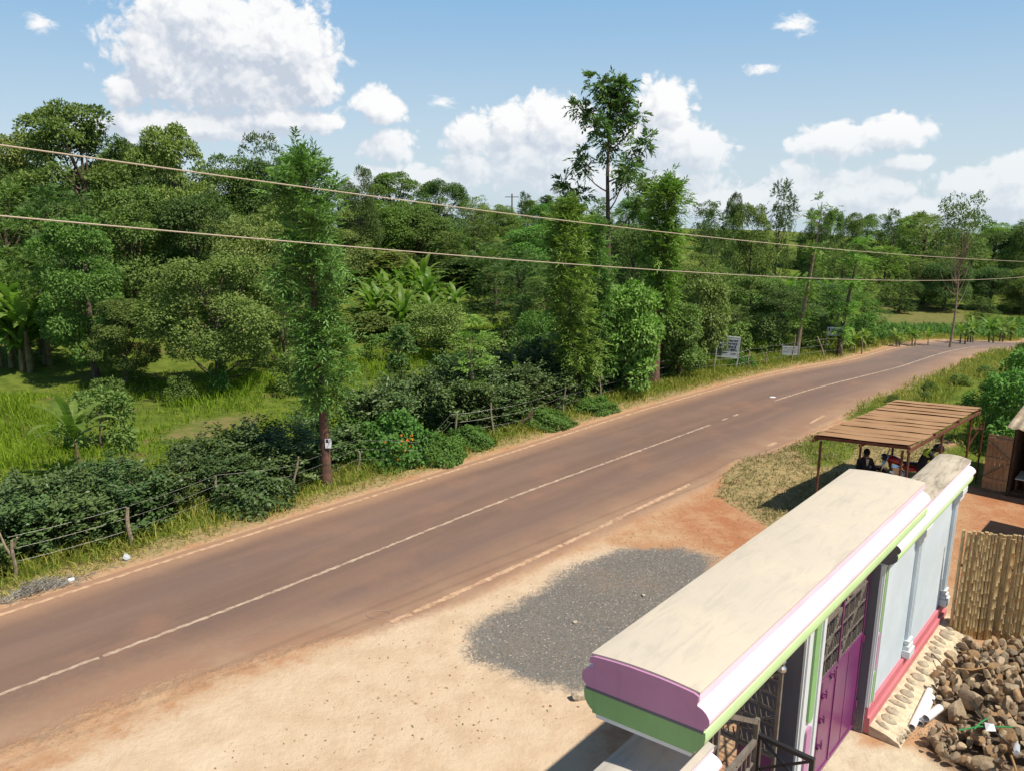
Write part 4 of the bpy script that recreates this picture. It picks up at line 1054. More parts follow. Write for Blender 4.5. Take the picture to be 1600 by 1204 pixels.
for i in range(nx_):
    xa, xb = -0.22 + 2.75 * i / nx_, -0.22 + 2.75 * (i + 1) / nx_
    za, zb = 2.03 + 0.022 * math.sin(i * 1.57), 2.03 + 0.022 * math.sin((i + 1) * 1.57)
    vs = [(xa, -0.28, za), (xb, -0.28, zb), (xb, 2.9, zb + 0.22), (xa, 2.9, za + 0.22)]
    mb.add(vs + [(x, y, z - 0.006) for x, y, z in vs], [(0, 1, 2, 3), (7, 6, 5, 4), (0, 4, 5, 1), (2, 6, 7, 3)])
mb.build('corrugated_roof', TIN, sk, smooth='all')
# the open door, folded back to the left of the opening
mb = MB(); dw = float(np.linalg.norm(hp[:2] - lp[:2])); dh = 1.62
for i in range(5):
    mb.box(-0.03 - dw * (i + 1) / 5 + 0.008, -0.03 - dw * i / 5, -0.10, -0.075, 0.10 + rng.uniform(0, 0.03), 0.10 + dh + rng.uniform(-0.03, 0.03))
dr = mb.build('door', PLANK, sk); dr['label'] = 'weathered plank door folded open'
mb = MB()
for z in (0.30, 0.92, 1.5): mb.box(-0.03 - dw, -0.03, -0.128, -0.102, 0.10 + z - 0.05, 0.10 + z + 0.05)
mb.bar((-0.05, -0.117, 0.95), (-dw, -0.117, 0.45), 0.03, 0.09, (0, 1, 0)); mb.bar((-0.05, -0.117, 1.08), (-dw, -0.117, 1.5), 0.03, 0.09, (0, 1, 0))
mb.build('door_braces', PLANK, dr)
CTR = mat('counter_pale', (0.52, 0.60, 0.50), 0.5, 0.4, var=0.12, vscale=3)
mt = empty('counter', WP(0, 0), WA - math.pi / 2, 'low pale green counter board inside the shack opening', 'counter')
mt.location = sk.matrix_basis @ Vector((0.62, 0.55, 0))
mb = MB(); mb.box(-0.50, 0.36, -0.45, 0.4, 0.50, 0.53); mb.build('counter_top', CTR, mt)
for x in (-0.46, 0.32):
    for y in (-0.41, 0.36): mb = MB(); mb.bar((x, y, 0), (x, y, 0.499), 0.05); mb.build('leg', PLANKD, mt)

# lean-to roof just beyond the right edge, whose shadow falls on the red yard
q1, q2 = G(1548, 812), G(1524, 840); so_ = np.array([SUN.x, SUN.y]) / SUN.z * 2.1
lt = empty('lean_to', (*(q1[:2] + so_), 0), WA - math.pi / 2, 'tin-roofed lean-to on poles beyond the cane fence', 'lean-to')
ltM = lt.matrix_basis.inverted(); c2 = ltM @ Vector((*(q2[:2] + so_), 0))
mb = MB(); pr = [(0, 0), (2.6, 0.0), (2.6, -1.9), (c2.x + 0.1, -1.9), (c2.x, c2.y)]; n = len(pr)
mb.add([(x, y, 2.10) for x, y in pr] + [(x, y, 2.115) for x, y in pr], [tuple(reversed(range(n))), tuple(range(n, 2 * n))] + [(i, (i + 1) % n, n + (i + 1) % n, n + i) for i in range(n)]); mb.build('roof_sheet', TIN, lt)
mb = MB(); mb.bar((0.9, -0.4, 2.06), (0.75, 0.55, 2.06), 0.09); mb.build('roof_pole', BARK_TAN, lt)
for x, y in ((0.3, -0.3), (2.4, -0.2), (2.4, -1.7), (0.4, -1.7)): mb = MB(); mb.tube([(x, y, -0.1), (x, y, 2.09)], 0.04, 8); mb.build('post', BARK_TAN, lt)

# ---------------------------------------------------------------- plants: prototypes
def limb(mb, a, b, r0, r1, rng, n=5, bow=0.15, sides=6):
    a, b = np.array(a, float), np.array(b, float); L = np.linalg.norm(b - a); pts = []; o = rng.normal(size=3) * bow * L
    for i in range(n + 1):
        q = i / n; pts.append(a + (b - a) * q + o * math.sin(math.pi * q) * 0.5 + np.array([0, 0, -0.10 * L * math.sin(math.pi * q)]))
    mb.tube(pts, [r0 + (r1 - r0) * i / n for i in range(n + 1)], sides, cap=False)
def clump_crown(rng, cs, rs, nl, L, Wd, cz, up=0.5, spread=0.9):
    wt = rs ** 2; idx = rng.choice(len(cs), nl, p=wt / wt.sum())
    c = cs[idx]; out = nrm(c - np.array([0, 0, cz]))
    d = nrm(runit(rng, nl) + out * 0.55 + np.array([0, 0, 0.35]))
    rad = rs[idx][:, None] * (0.35 + 0.65 * rng.random((nl, 1)) ** 0.5)
    Pt = c + d * rad * np.array([1, 1, 0.8])
    A = d + runit(rng, nl) * spread + np.array([0, 0, -0.25]); N = d * 0.6 + np.array([0, 0, up]) + runit(rng, nl) * 0.45
    V = leaf_quads(Pt, A, N, L * rng.uniform(0.7, 1.3, nl), Wd * rng.uniform(0.75, 1.25, nl))
    tint = np.clip(rng.random(nl) * 0.65 + 0.35 * rng.random(len(cs))[idx], 0, 1)
    return V, tint
def broad_proto(seed, H=10, Rr=3.4, base=0.12, nc=66, nl=9000, L=0.27, Wd=0.15, mid=0.42, trunk=0.2, low=0.6, nlimb=16, lumps=1.0):
    rng = np.random.default_rng(seed)
    zf = base + (1 - base) * (rng.random(nc) ** 0.78); zz = (zf - base) / (1 - base)
    prof = np.sqrt(np.clip(1 - ((zz - mid) / np.where(zz > mid, 1.10 - mid, mid / low)) ** 2, 0.03, 1))
    an = rng.uniform(0, 2 * np.pi, nc); rr = Rr * prof * np.sqrt(rng.uniform(0.12, 0.95, nc)) * 0.85
    cs = np.column_stack([rr * np.cos(an), rr * np.sin(an), zf * H * 0.93])
    rs = Rr * rng.uniform(0.24, 0.44, nc) * (0.55 + 0.45 * prof) * lumps
    V, tint = clump_crown(rng, cs, rs, nl, L, Wd, H * 0.45)
    mb = MB(); top = np.array([rng.normal() * 0.3, rng.normal() * 0.3, H * 0.78])
    pts = [np.array([0, 0, -0.2]), np.array([rng.normal() * 0.08, rng.normal() * 0.08, H * 0.2]), np.array([rng.normal() * 0.2, rng.normal() * 0.2, H * 0.5]), top]
    mb.tube(pts, [trunk * 1.25, trunk, trunk * 0.6, trunk * 0.15], 8)
    for i in rng.choice(nc, min(nlimb, nc), replace=False):
        q = np.clip((zf[i] - 0.22) * 0.8, 0.10, 0.7); s0 = pts[1] + (pts[2] - pts[1]) * max(0, (q - 0.2) / 0.3) if q > 0.2 else pts[0] + (pts[1] - pts[0]) * (q / 0.2)
        limb(mb, s0, cs[i], trunk * 0.38, trunk * 0.08, rng)
    return V, tint, mb
def column_proto(seed, H=10, Rr=1.25, base=0.10, nb=70, per=22, sl=0.55, k=9, ll=0.19, lw=0.05, trunk=0.16, taper=0.55, gaps=0.0, bend=0.15, upb=0.35):
    """narrow silky-oak like tree: short side branches carrying drooping feathery sprigs"""
    rng = np.random.default_rng(seed)
    bx = lambda z: np.stack([bend * np.sin(z / H * 3.0 + seed), bend * np.cos(z / H * 2.3 + seed) - bend * math.cos(seed)], -1)
    zf = base + (1 - base) * (np.arange(nb) + rng.random(nb)) / nb
    if gaps: zf = zf[np.sin(zf * 31 + seed) > -1 + gaps]; nb = len(zf)
    zz = (zf - base) / (1 - base)
    prof = np.minimum(1, 0.45 + zz * 4) * (1 - (1 - taper) * zz ** 1.5) * np.clip((1.02 - zz) * 6, 0.22, 1)
    rl = Rr * prof * rng.uniform(0.5, 1.15, nb) * (1 + 0.25 * np.sin(zf * 23 + seed))
    an = np.cumsum(rng.uniform(1.6, 3.2, nb))
    P0 = np.column_stack([bx(zf * H), zf * H]); dirs = np.column_stack([np.cos(an), np.sin(an), np.full(nb, upb) + zz * 0.6])
    tt = rng.uniform(0.15, 1.0, (nb, per, 1))
    Pt = P0[:, None] + dirs[:, None] * rl[:, None, None] * tt + rng.normal(size=(nb, per, 3)) * (0.16 * Rr)
    A = nrm(dirs[:, None] * 0.8 + rng.normal(size=(nb, per, 3)) * 0.65 + np.array([0, 0, 0.15]))
    n = nb * per
    V = sprig_quads(rng, Pt.reshape(-1, 3), A.reshape(-1, 3), sl * rng.uniform(0.6, 1.2, n), k, ll, lw, 42, 0.35)
    tint = np.clip(np.repeat(rng.random(n) * 0.7 + 0.3 * np.repeat(rng.random(nb), per), k) + rng.normal(size=n * k) * 0.08, 0, 1)
    mb = MB(); zs = np.linspace(-0.2, H * 0.97, 12)
    mb.tube([np.array([*bx(np.array(max(z, 0.0))), z]) for z in zs], [trunk * (1.18 if i == 0 else 1) * (1 - 0.9 * (max(z, 0) / H) ** 0.9) for i, z in enumerate(zs)], 9)
    for i in range(0, nb, 2): limb(mb, P0[i] - np.array([0, 0, 0.1]), P0[i] + dirs[i] * rl[i], trunk * 0.22 * (1 - 0.6 * zz[i]), 0.012, rng, 3, 0.1, 5)
    return V, tint, mb
def banana_proto(seed, H=3.6, n=13, ll=2.25, wd=0.215, stem=0.11, nst=1):
    rng = np.random.default_rng(seed); V = []; tint = []; mb = MB()
    for s in range(nst):
        o = np.array([0, 0, 0]) if s == 0 else np.array([rng.normal() * 0.5, rng.normal() * 0.5, 0]); hh = H * (1 if s == 0 else rng.uniform(0.5, 0.85))
        sh_ = hh * 0.40; lean = rng.normal(size=2) * 0.12
        top = o + np.array([lean[0], lean[1], sh_])
        mb.tube([o + [0, 0, -0.1], o + (top - o) * 0.5, top], [stem, stem * 0.85, stem * 0.5], 8)
        for i in range(n):
            az_ = i * 2.399 + rng.uniform(-0.4, 0.4); th = 0.14 + 0.80 * (1 - i / n) * rng.uniform(0.75, 1.15); Lf = ll * (hh / H) * rng.uniform(0.8, 1.15)
            p = top.copy(); hd = np.array([math.cos(az_), math.sin(az_), 0]); sd_ = np.array([-math.sin(az_), math.cos(az_), 0]); ns_ = 13; prev = None; tl = rng.random()
            torn = rng.random() < 0.6
            for k in range(ns_ + 1):
                q = k / ns_; t_ = th + 1.25 * q ** 1.8 * (0.45 + th)
                dv = hd * math.sin(t_) + np.array([0, 0, math.cos(t_)])
                if k: p = p + dv * Lf / ns_
                up = np.cross(sd_, dv); up = up * (1 if up[2] > 0 else -1)
                w_ = wd * (hh / H) * (0 if q < 0.10 else math.sin(math.pi * min(1, (q - 0.08) / 0.95)) ** 0.55 if q < 0.97 else 0.06)
                cur = (p.copy(), w_, up)
                if prev is not None and q > 0.1:
                    for sg in (1, -1):
                        dr_ = rng.uniform(0.05, 0.45) if torn else 0.12; g_ = 0.06 if torn and rng.random() < 0.6 else 0.0
                        a0, a1 = prev[0], cur[0]; w0, w1 = prev[1], cur[1]
                        e0 = a0 + (sd_ * sg + prev[2] * (0.35 - dr_)) * w0 + (a1 - a0) * g_; e1 = a1 + (sd_ * sg + cur[2] * (0.35 - dr_)) * w1 - (a1 - a0) * g_
                        V.append([a0, a1, e1, e0]); tint.append(np.clip(tl * 0.7 + rng.random() * 0.3, 0, 1))
                prev = cur
            mbp = None
    return np.array(V).reshape(-1, 3), np.array(tint), mb
def bush_proto(seed, H=1.7, Rr=0.95, nbr=150, per=22, L=0.125, Wd=0.062):
    """coffee bush: many arching branches set with paired glossy leaves"""
    rng = np.random.default_rng(seed); z0 = rng.uniform(0.05, 0.85, nbr) * H; an = rng.uniform(0, 2 * np.pi, nbr)
    rl = Rr * np.sqrt(np.clip(1 - (z0 / H - 0.35) ** 2 / 0.5, 0.15, 1)) * rng.uniform(0.45, 1.1, nbr)
    dr_ = np.column_stack([np.cos(an), np.sin(an), rng.uniform(0.15, 0.95, nbr) + (z0 / H) * 0.7])
    t_ = (0.25 + 0.75 * (np.arange(per) + 0.5) / per).reshape(1, per, 1)
    st_ = np.column_stack([rng.normal(size=nbr) * 0.1, rng.normal(size=nbr) * 0.1, z0])
    Pt = st_[:, None] + dr_[:, None] * rl[:, None, None] * t_ - np.array([0, 0, 1.0]) * (0.40 * rl[:, None, None] * t_ ** 2)
    S = nrm(np.cross(dr_, np.array([0, 0, 1.0])))
    sg = np.where(np.arange(per) % 2 == 0, 1.0, -1.0).reshape(1, per, 1)
    A = S[:, None] * sg * 0.9 + dr_[:, None] * 0.4 + rng.normal(size=(nbr, per, 3)) * 0.45 + np.array([0, 0, -0.28]); N = np.array([0, 0, 0.8]) + dr_[:, None] * 0.35 + rng.normal(size=(nbr, per, 3)) * 0.5
    Pt = Pt + rng.normal(size=Pt.shape) * 0.05
    n = nbr * per
    V = leaf_quads(Pt.reshape(-1, 3), A.reshape(-1, 3), N.reshape(-1, 3), L * rng.uniform(0.7, 1.3, n), Wd * rng.uniform(0.8, 1.2, n))
    tint = np.clip(np.repeat(rng.random(nbr) * 0.5, per) + rng.random(n) * 0.5, 0, 1)
    mb = MB()
    for i in range(4): limb(mb, (rng.normal() * 0.05, rng.normal() * 0.05, -0.05), (rng.normal() * 0.25, rng.normal() * 0.25, H * 0.8), 0.03, 0.01, rng, 4, 0.1, 5)
    for i in range(0, nbr, 3): limb(mb, st_[i], st_[i] + dr_[i] * rl[i] * 0.8 - np.array([0, 0, 0.25 * rl[i]]), 0.010, 0.004, rng, 3, 0.05, 4)
    return V, tint, mb
def mound_proto(seed, H=1.3, Rr=1.3, nl=4200, L=0.12, Wd=0.10):
    rng = np.random.default_rng(seed); d = runit(rng, nl); d[:, 2] = np.abs(d[:, 2])
    bump = 1 + 0.16 * np.sin(d[:, 0] * 5 + seed) * np.sin(d[:, 1] * 6) + 0.10 * np.sin(d[:, 2] * 9 + d[:, 0] * 7)
    Pt = d * np.array([Rr, Rr, H]) * (bump * rng.uniform(0.82, 1.03, nl))[:, None]
    A = d * 0.6 + runit(rng, nl) * 0.8 + np.array([0, 0, -0.4]); N = d + runit(rng, nl) * 0.4
    V = leaf_quads(Pt, A, N, L * rng.uniform(0.7, 1.3, nl), Wd * rng.uniform(0.7, 1.3, nl))
    mb = MB(); 
    for i in range(7): limb(mb, (rng.normal() * 0.2, rng.normal() * 0.2, -0.05), d[i] * np.array([Rr, Rr, H]) * 0.85, 0.025, 0.008, rng, 4, 0.2, 5)
    return V, np.clip(rng.random(nl) * 0.7 + 0.3 * (bump - 0.8), 0, 1), mb

PROTO = {}
def proto(key, res):
    V, tint, mb = res
    PROTO[key] = (quad_mesh('crown_' + key, V, 4, tint), mb.mesh('trunk_' + key, True, True))
for i in range(4): proto('broad%d' % i, broad_proto(40 + i, L=0.205, Wd=0.10, nl=[21000, 22000, 20000, 21000][i], mid=[0.42, 0.5, 0.36, 0.55][i]))
def tassel_proto(seed, H=10, Rr=3.3, base=0.10, nc=44, per=34):
    rng = np.random.default_rng(seed); zf = base + (1 - base) * rng.random(nc) ** 0.8; zz = (zf - base) / (1 - base)
    prof = np.sqrt(np.clip(1 - ((zz - 0.45) / np.where(zz > 0.45, 0.60, 0.75)) ** 2, 0.04, 1)); an = rng.uniform(0, 2 * np.pi, nc); rr = Rr * prof * np.sqrt(rng.uniform(0.15, 1, nc)) * 0.9
    cs = np.column_stack([rr * np.cos(an), rr * np.sin(an), zf * H * 0.95]); rs = Rr * rng.uniform(0.20, 0.36, nc); n = nc * per
    d = nrm(runit(rng, n) + np.array([0, 0, 0.35]) + 0.5 * nrm(np.repeat(cs - np.array([0, 0, H * 0.45]), per, 0)))
    V = sprig_quads(rng, np.repeat(cs, per, 0) + d * np.repeat(rs, per)[:, None] * rng.uniform(0.3, 1.0, (n, 1)), d, 0.55 * rng.uniform(0.6, 1.2, n), 11, 0.20, 0.07, 45, 0.3)
    mb = MB(); top = np.array([0.2, -0.1, H * 0.85]); mb.tube([(0, 0, -0.2), (0.1, 0, H * 0.3), top * np.array([1, 1, 0.75]), top], [0.22, 0.17, 0.09, 0.02], 8)
    for i in range(0, nc, 2): limb(mb, np.array([0, 0, max(0.12, zf[i] - 0.18) * H * 0.85]), cs[i], 0.07, 0.018, rng)
    return V, np.clip(np.repeat(rng.random(n) * 0.6 + 0.4 * np.repeat(rng.random(nc), per), 11), 0, 1), mb
for i in range(2): proto('broad%d' % (4 + i), tassel_proto(140 + i))
for i in range(3): proto('column%d' % i, column_proto(60 + i, nb=60, per=16, k=8, ll=0.30, lw=0.10, sl=0.6, Rr=[1.5, 1.25, 1.7][i]))
for i in range(2): proto('pruned%d' % i, column_proto(70 + i, nb=60, per=14, k=8, ll=0.17, lw=0.05, sl=0.42, Rr=[0.62, 0.6][i], base=0.14, gaps=[1.05, 0.8][i], bend=0.30, trunk=0.14, taper=1.1))
for i in range(2): proto('open%d' % i, broad_proto(80 + i, Rr=2.4, base=0.5, nc=56, nl=2600, L=0.20, Wd=0.10, nlimb=30, lumps=0.7, trunk=0.085, mid=0.5))
proto('field', broad_proto(90, H=8, Rr=3.4, base=0.26, nc=78, nl=26000, L=0.155, Wd=0.085, lumps=0.82, nlimb=30, trunk=0.17, low=0.8))
proto('round', broad_proto(91, H=8, Rr=2.6, base=0.05, nc=62, nl=24000, L=0.155, Wd=0.082, trunk=0.2, low=0.5, lumps=0.85))
proto('dome', broad_proto(92, H=4, Rr=2.0, base=0.30, nc=34, nl=6000, L=0.17, Wd=0.08, trunk=0.09, mid=0.35, low=1.2))
proto('sapling', broad_proto(93, H=5, Rr=0.85, base=0.42, nc=20, nl=1700, L=0.20, Wd=0.10, trunk=0.09, nlimb=10))
proto('leafy', broad_proto(94, H=6, Rr=2.4, base=0.10, nc=44, nl=9000, L=0.26, Wd=0.14, trunk=0.13, low=0.6))
for i in range(3): proto('shrub%d' % i, broad_proto(100 + i, H=2.2, Rr=1.35, base=0.02, nc=22, nl=2600, L=0.16, Wd=0.085, trunk=0.04, nlimb=12, mid=0.4, low=0.5))
for i in range(4): proto('coffee%d' % i, bush_proto(110 + i))
for i in range(4): proto('banana%d' % i, banana_proto(120 + i, nst=[1, 2, 3, 2][i]))
for i in range(2): proto('mound%d' % i, mound_proto(130 + i))

def plant(name, key, x, y, h, rad, leaf, bark, label, cat, group=None, rz=None, ph=10.0, pr=3.4, z=None, parts=('crown', 'trunk')):
    e = empty(name, (x, y, TZ(x, y) if z is None else z), random.uniform(0, 6.28) if rz is None else rz, label, cat, group)
    sx = rad / pr; sz = h / ph; e.scale = (sx, sx, sz)
    cr, tr = PROTO[key]
    for nm, me, m in ((parts[0], cr, leaf), (parts[1], tr, bark)):
        o = bpy.data.objects.new(nm, me); COL.objects.link(o); o.parent = e
        if not me.materials: me.materials.append(m)
        o.material_slots[0].link = 'OBJECT'; o.material_slots[0].material = m
    return e
DIM = dict(broad=(10, 3.3), column=(10, 1.6), pruned=(10, 0.75), open=(10, 2.4), field=(8, 3.5), round=(8, 2.8), dome=(4, 2.1), sapling=(5, 1.0), leafy=(6, 2.6), shrub=(2.2, 1.4), coffee=(1.75, 0.95), banana=(3.6, 1.7), mound=(1.3, 1.3))
random.seed(3)
CNT = {}
def grow(kind, px, Y, top, w, leaf, label, cat='tree', group=None, name=None, bark=None, base=None, variant=None, parts=('crown', 'trunk'), basepy=480):
    """a plant at photo column px and distance Y whose top reaches photo row top and whose crown is w photo pixels wide"""
    if base is not None: p = GT(*base); x, y = p[0], p[1]
    else: p = AT(px, basepy, Y); x, y = p[0], Y
    zt = AT(px, top, y)[2]; zb = TZ(x, y)
    nvar = sum(1 for k in PROTO if k.rstrip('0123456789') == kind)
    if kind in PROTO: key = kind
    else: CNT[kind] = CNT.get(kind, -1) + 1; key = kind + str(CNT[kind] % nvar if variant is None else variant)
    dist = math.hypot(y, CAMH - zb); ph, pr = DIM[kind]
    return plant(name or {'broad': 'broadleaf_tree', 'column': 'columnar_tree', 'pruned': 'pruned_tree', 'open': 'sparse_tree', 'shrub': 'shrub', 'banana': 'banana_plant', 'coffee': 'coffee_bush', 'mound': 'creeper_mound', 'round': 'broadleaf_tree', 'field': 'broadleaf_tree', 'leafy': 'broadleaf_tree', 'dome': 'fruit_tree', 'sapling': 'young_tree'}.get(kind, 'tree'),
                 key, x, y, zt - zb, w / 2 * y / FPX, LF[leaf], bark or BARK, label, cat, group, None, ph, pr, None, parts)

# ---------------------------------------------------------------- named trees, near to far
def hero(name, res, x, y, leaf, bark, label, rz=0.0):
    V, tint, mb = res
    e = empty(name, (x, y, TZ(x, y)), rz, label, 'tree')
    link('crown', quad_mesh('crown', V, 4, tint), LF[leaf], e); link('trunk', mb.mesh('trunk', True, True), bark, e)
    return e
p = GT(507, 757)
hH = AT(495, 202, p[1])[2] - TZ(p[0], p[1])
T1 = hero('silky_oak_tree', column_proto(7, H=hH * 0.915, Rr=0.84, base=0.25, nb=86, per=25, sl=0.52, k=10, ll=0.17, lw=0.042, trunk=0.17, taper=0.85, bend=0.10, upb=0.55), p[0], p[1], 'grev', BARK_RED,
          'tall feathery tree with reddish trunk and a paper notice, nearest the road')
trunk1 = p
p = GT(900, 632); hH = AT(925, 305, p[1])[2]
hero('silky_oak_tree', column_proto(9, H=hH * 0.95, Rr=0.78, base=0.10, nb=78, per=22, sl=0.52, k=9, ll=0.19, lw=0.048, trunk=0.15, taper=0.95, bend=0.35, upb=0.4), p[0], p[1], 'lime', BARK,
     'yellow-green columnar tree standing in front of the tallest tree', 0.4)
p2 = GT(937, 618); hero('silky_oak_tree', column_proto(10, H=AT(950, 350, p2[1])[2], Rr=0.55, base=0.18, nb=60, per=15, sl=0.48, k=9, ll=0.18, lw=0.046, trunk=0.075, taper=0.9, bend=0.2), p2[0], p2[1], 'grev', BARK_PALE,
     'slim pale-stemmed tree touching the yellow-green columnar tree', 2.0)
p = GT(1022, 601); hH = AT(1048, 272, p[1])[2]
hero('silky_oak_tree', column_proto(12, H=hH * 0.95, Rr=0.74, base=0.34, nb=72, per=22, sl=0.55, k=9, ll=0.20, lw=0.052, trunk=0.30, taper=0.95, bend=0.25), p[0], p[1], 'lime', BARK_RED,
     'columnar tree with a thick red-brown stub of trunk beside the fence', 1.0)
# the tall open tree with dark tufts against the clouds
def tuft_tree(seed, H, rng):
    mb = MB(); tips = []; rs = []
    mb.tube([(0, 0, -0.2), (0.1, 0, H * 0.4), (-0.05, 0.05, H * 0.7), (0, 0, H * 0.99)], [0.16, 0.12, 0.075, 0.02], 9)
    k = 0
    for zf in np.linspace(0.50, 0.94, 14):
        an = k * 2.4 + rng.uniform(-0.4, 0.4); k += 1; q = (zf - 0.5) / 0.44
        L = (1.0 + 1.1 * math.sin(math.pi * min(1, 0.25 + q * 0.6))) * (1.15 - 0.70 * q) * rng.uniform(0.85, 1.2)
        a = np.array([0, 0, zf * H]); b_ = a + np.array([math.cos(an) * L, math.sin(an) * L, L * (0.75 + 0.4 * q)])
        limb(mb, a, b_, 0.04, 0.012, rng, 5, 0.06, 5)
        for j in range(5):
            f = 0.52 + 0.52 * (j + rng.random() * 0.5) / 5; tips.append(a + (b_ - a) * f + rng.normal(size=3) * 0.12 + [0, 0, 0.05]); rs.append(0.30 * rng.uniform(0.7, 1.2))
    for j in range(12): tips.append(np.array([rng.normal() * 0.15, rng.normal() * 0.15, H * (0.84 + 0.16 * rng.random())])); rs.append(0.34)
    tips = np.array(tips); rs = np.array(rs); per = 12; n = len(tips) * per
    d = nrm(runit(rng, n) + np.array([0, 0, 0.3])); Pt = np.repeat(tips, per, 0) + d * np.repeat(rs, per)[:, None] * rng.uniform(0.1, 0.9, (n, 1))
    V = sprig_quads(rng, Pt, d, 0.34 * rng.uniform(0.7, 1.2, n), 7, 0.24, 0.085, 40, 0.3)
    return V, np.clip(np.repeat(rng.random(n), 7), 0, 1), mb
p = AT(943, 560, 37.0); hH = AT(943, 124, 37.0)[2] - TZ(p[0], 37.0)
hero('tufted_tree', tuft_tree(1, hH, np.random.default_rng(31)), p[0], 37.0, 'dark', BARK, 'tallest tree, slender with separate dark leaf tufts against the clouds')
grow('pruned', 1258, 0, 308, 46, 'lime', 'thin pruned tree of sparse tufts beside the small white sign', base=(1246, 558), variant=0, bark=BARK_PALE, basepy=556)
grow('pruned', 1327, 0, 375, 50, 'lime', 'pruned tree whose stout trunk touches the raised sign', base=(1319, 555), variant=1, bark=BARK)
grow('open', 1512, 0, 288, 92, 'dark', 'tall thin tree with an open round crown by the far road bend', base=(1484, 543), variant=0, bark=BARK_PALE)
grow('field', 345, 0, 400, 235, 'broad', 'spreading leafy tree with low forked limbs on the field', base=(345, 606))
grow('round', 150, 0, 335, 165, 'green', 'dense rounded tree between the big banana clump and the spreading tree', base=(150, 588))
grow('round', 205, 0, 465, 130, 'broad', 'low bushy tree at the foot of the dense rounded tree', base=(200, 598))
grow('sapling', 628, 0, 508, 66, 'dark', 'young tree with a bare tan trunk in the middle of the field', base=(629, 626), bark=BARK_TAN)
grow('pruned', 750, 0, 500, 66, 'lime', 'thin yellow-green sapling rising out of the coffee hedge', base=(748, 668), variant=1, bark=BARK_PALE)
grow('dome', 695, 0, 478, 125, 'broad', 'small dome-shaped fruit tree on the open grass', base=(690, 565))
grow('dome', 838, 0, 490, 78, 'green', 'little umbrella-crowned tree in front of the dark thicket', base=(838, 590))
grow('leafy', 990, 0, 440, 130, 'green', 'big-leaved bushy tree right of the yellow-green columnar tree', base=(975, 612))
grow('leafy', 1062, 0, 470, 90, 'broad', 'big-leaved bushy tree behind the red-brown trunk stub', base=(1060, 592))
grow('leafy', 1108, 0, 430, 84, 'olive', 'bushy tree just left of the blue and white sign', base=(1098, 578))
# woods behind the field, left
T = [('round', 140, 50, 157, 205, 'broad', 'highest tree of the left wood, its broad crown on the skyline'),
     ('round', 62, 53, 205, 150, 'olive', 'pale olive tree left of the highest tree of the left wood'),
     ('broad', -15, 50, 212, 110, 'dark', 'dark tree cut by the left picture edge on the skyline'),
     ('round', 292, 50, 192, 150, 'broad', 'rounded skyline tree second in height in the left wood'),
     ('broad', 228, 56, 215, 120, 'dark', 'darker tree filling the dip between the two highest left trees'),
     ('broad', 372, 55, 236, 130, 'broad', 'skyline tree sloping down right of the rounded skyline tree'),
     ('open', 424, 60, 198, 78, 'dark', 'wispy see-through tree on the skyline left of the feathery tree'),
     ('broad', 440, 55, 248, 130, 'dark', 'dark tree under the wispy see-through tree'),
     ('broad', 20, 45, 290, 150, 'broad', 'leafy tree above the big banana clump'),
     ('broad', 105, 43, 300, 150, 'dark', 'dark leafy tree behind the dense rounded tree'),
     ('broad', 215, 46, 290, 170, 'broad', 'leafy tree behind and right of the dense rounded tree'),
     ('broad', 318, 46, 300, 150, 'dark', 'dark tree directly behind the spreading field tree'),
     ('broad', 400, 42, 330, 130, 'olive', 'brownish thin-leaved tree behind the feathery tree'),
     ('broad', 470, 46, 300, 130, 'broad', 'tree half hidden by the crown of the feathery tree'),
     ('broad', 60, 38, 395, 120, 'green', 'bright bush tree leaning over the big banana clump'),
     ('broad', 440, 37, 420, 100, 'dark', 'dark tree showing left of the feathery trunk')]
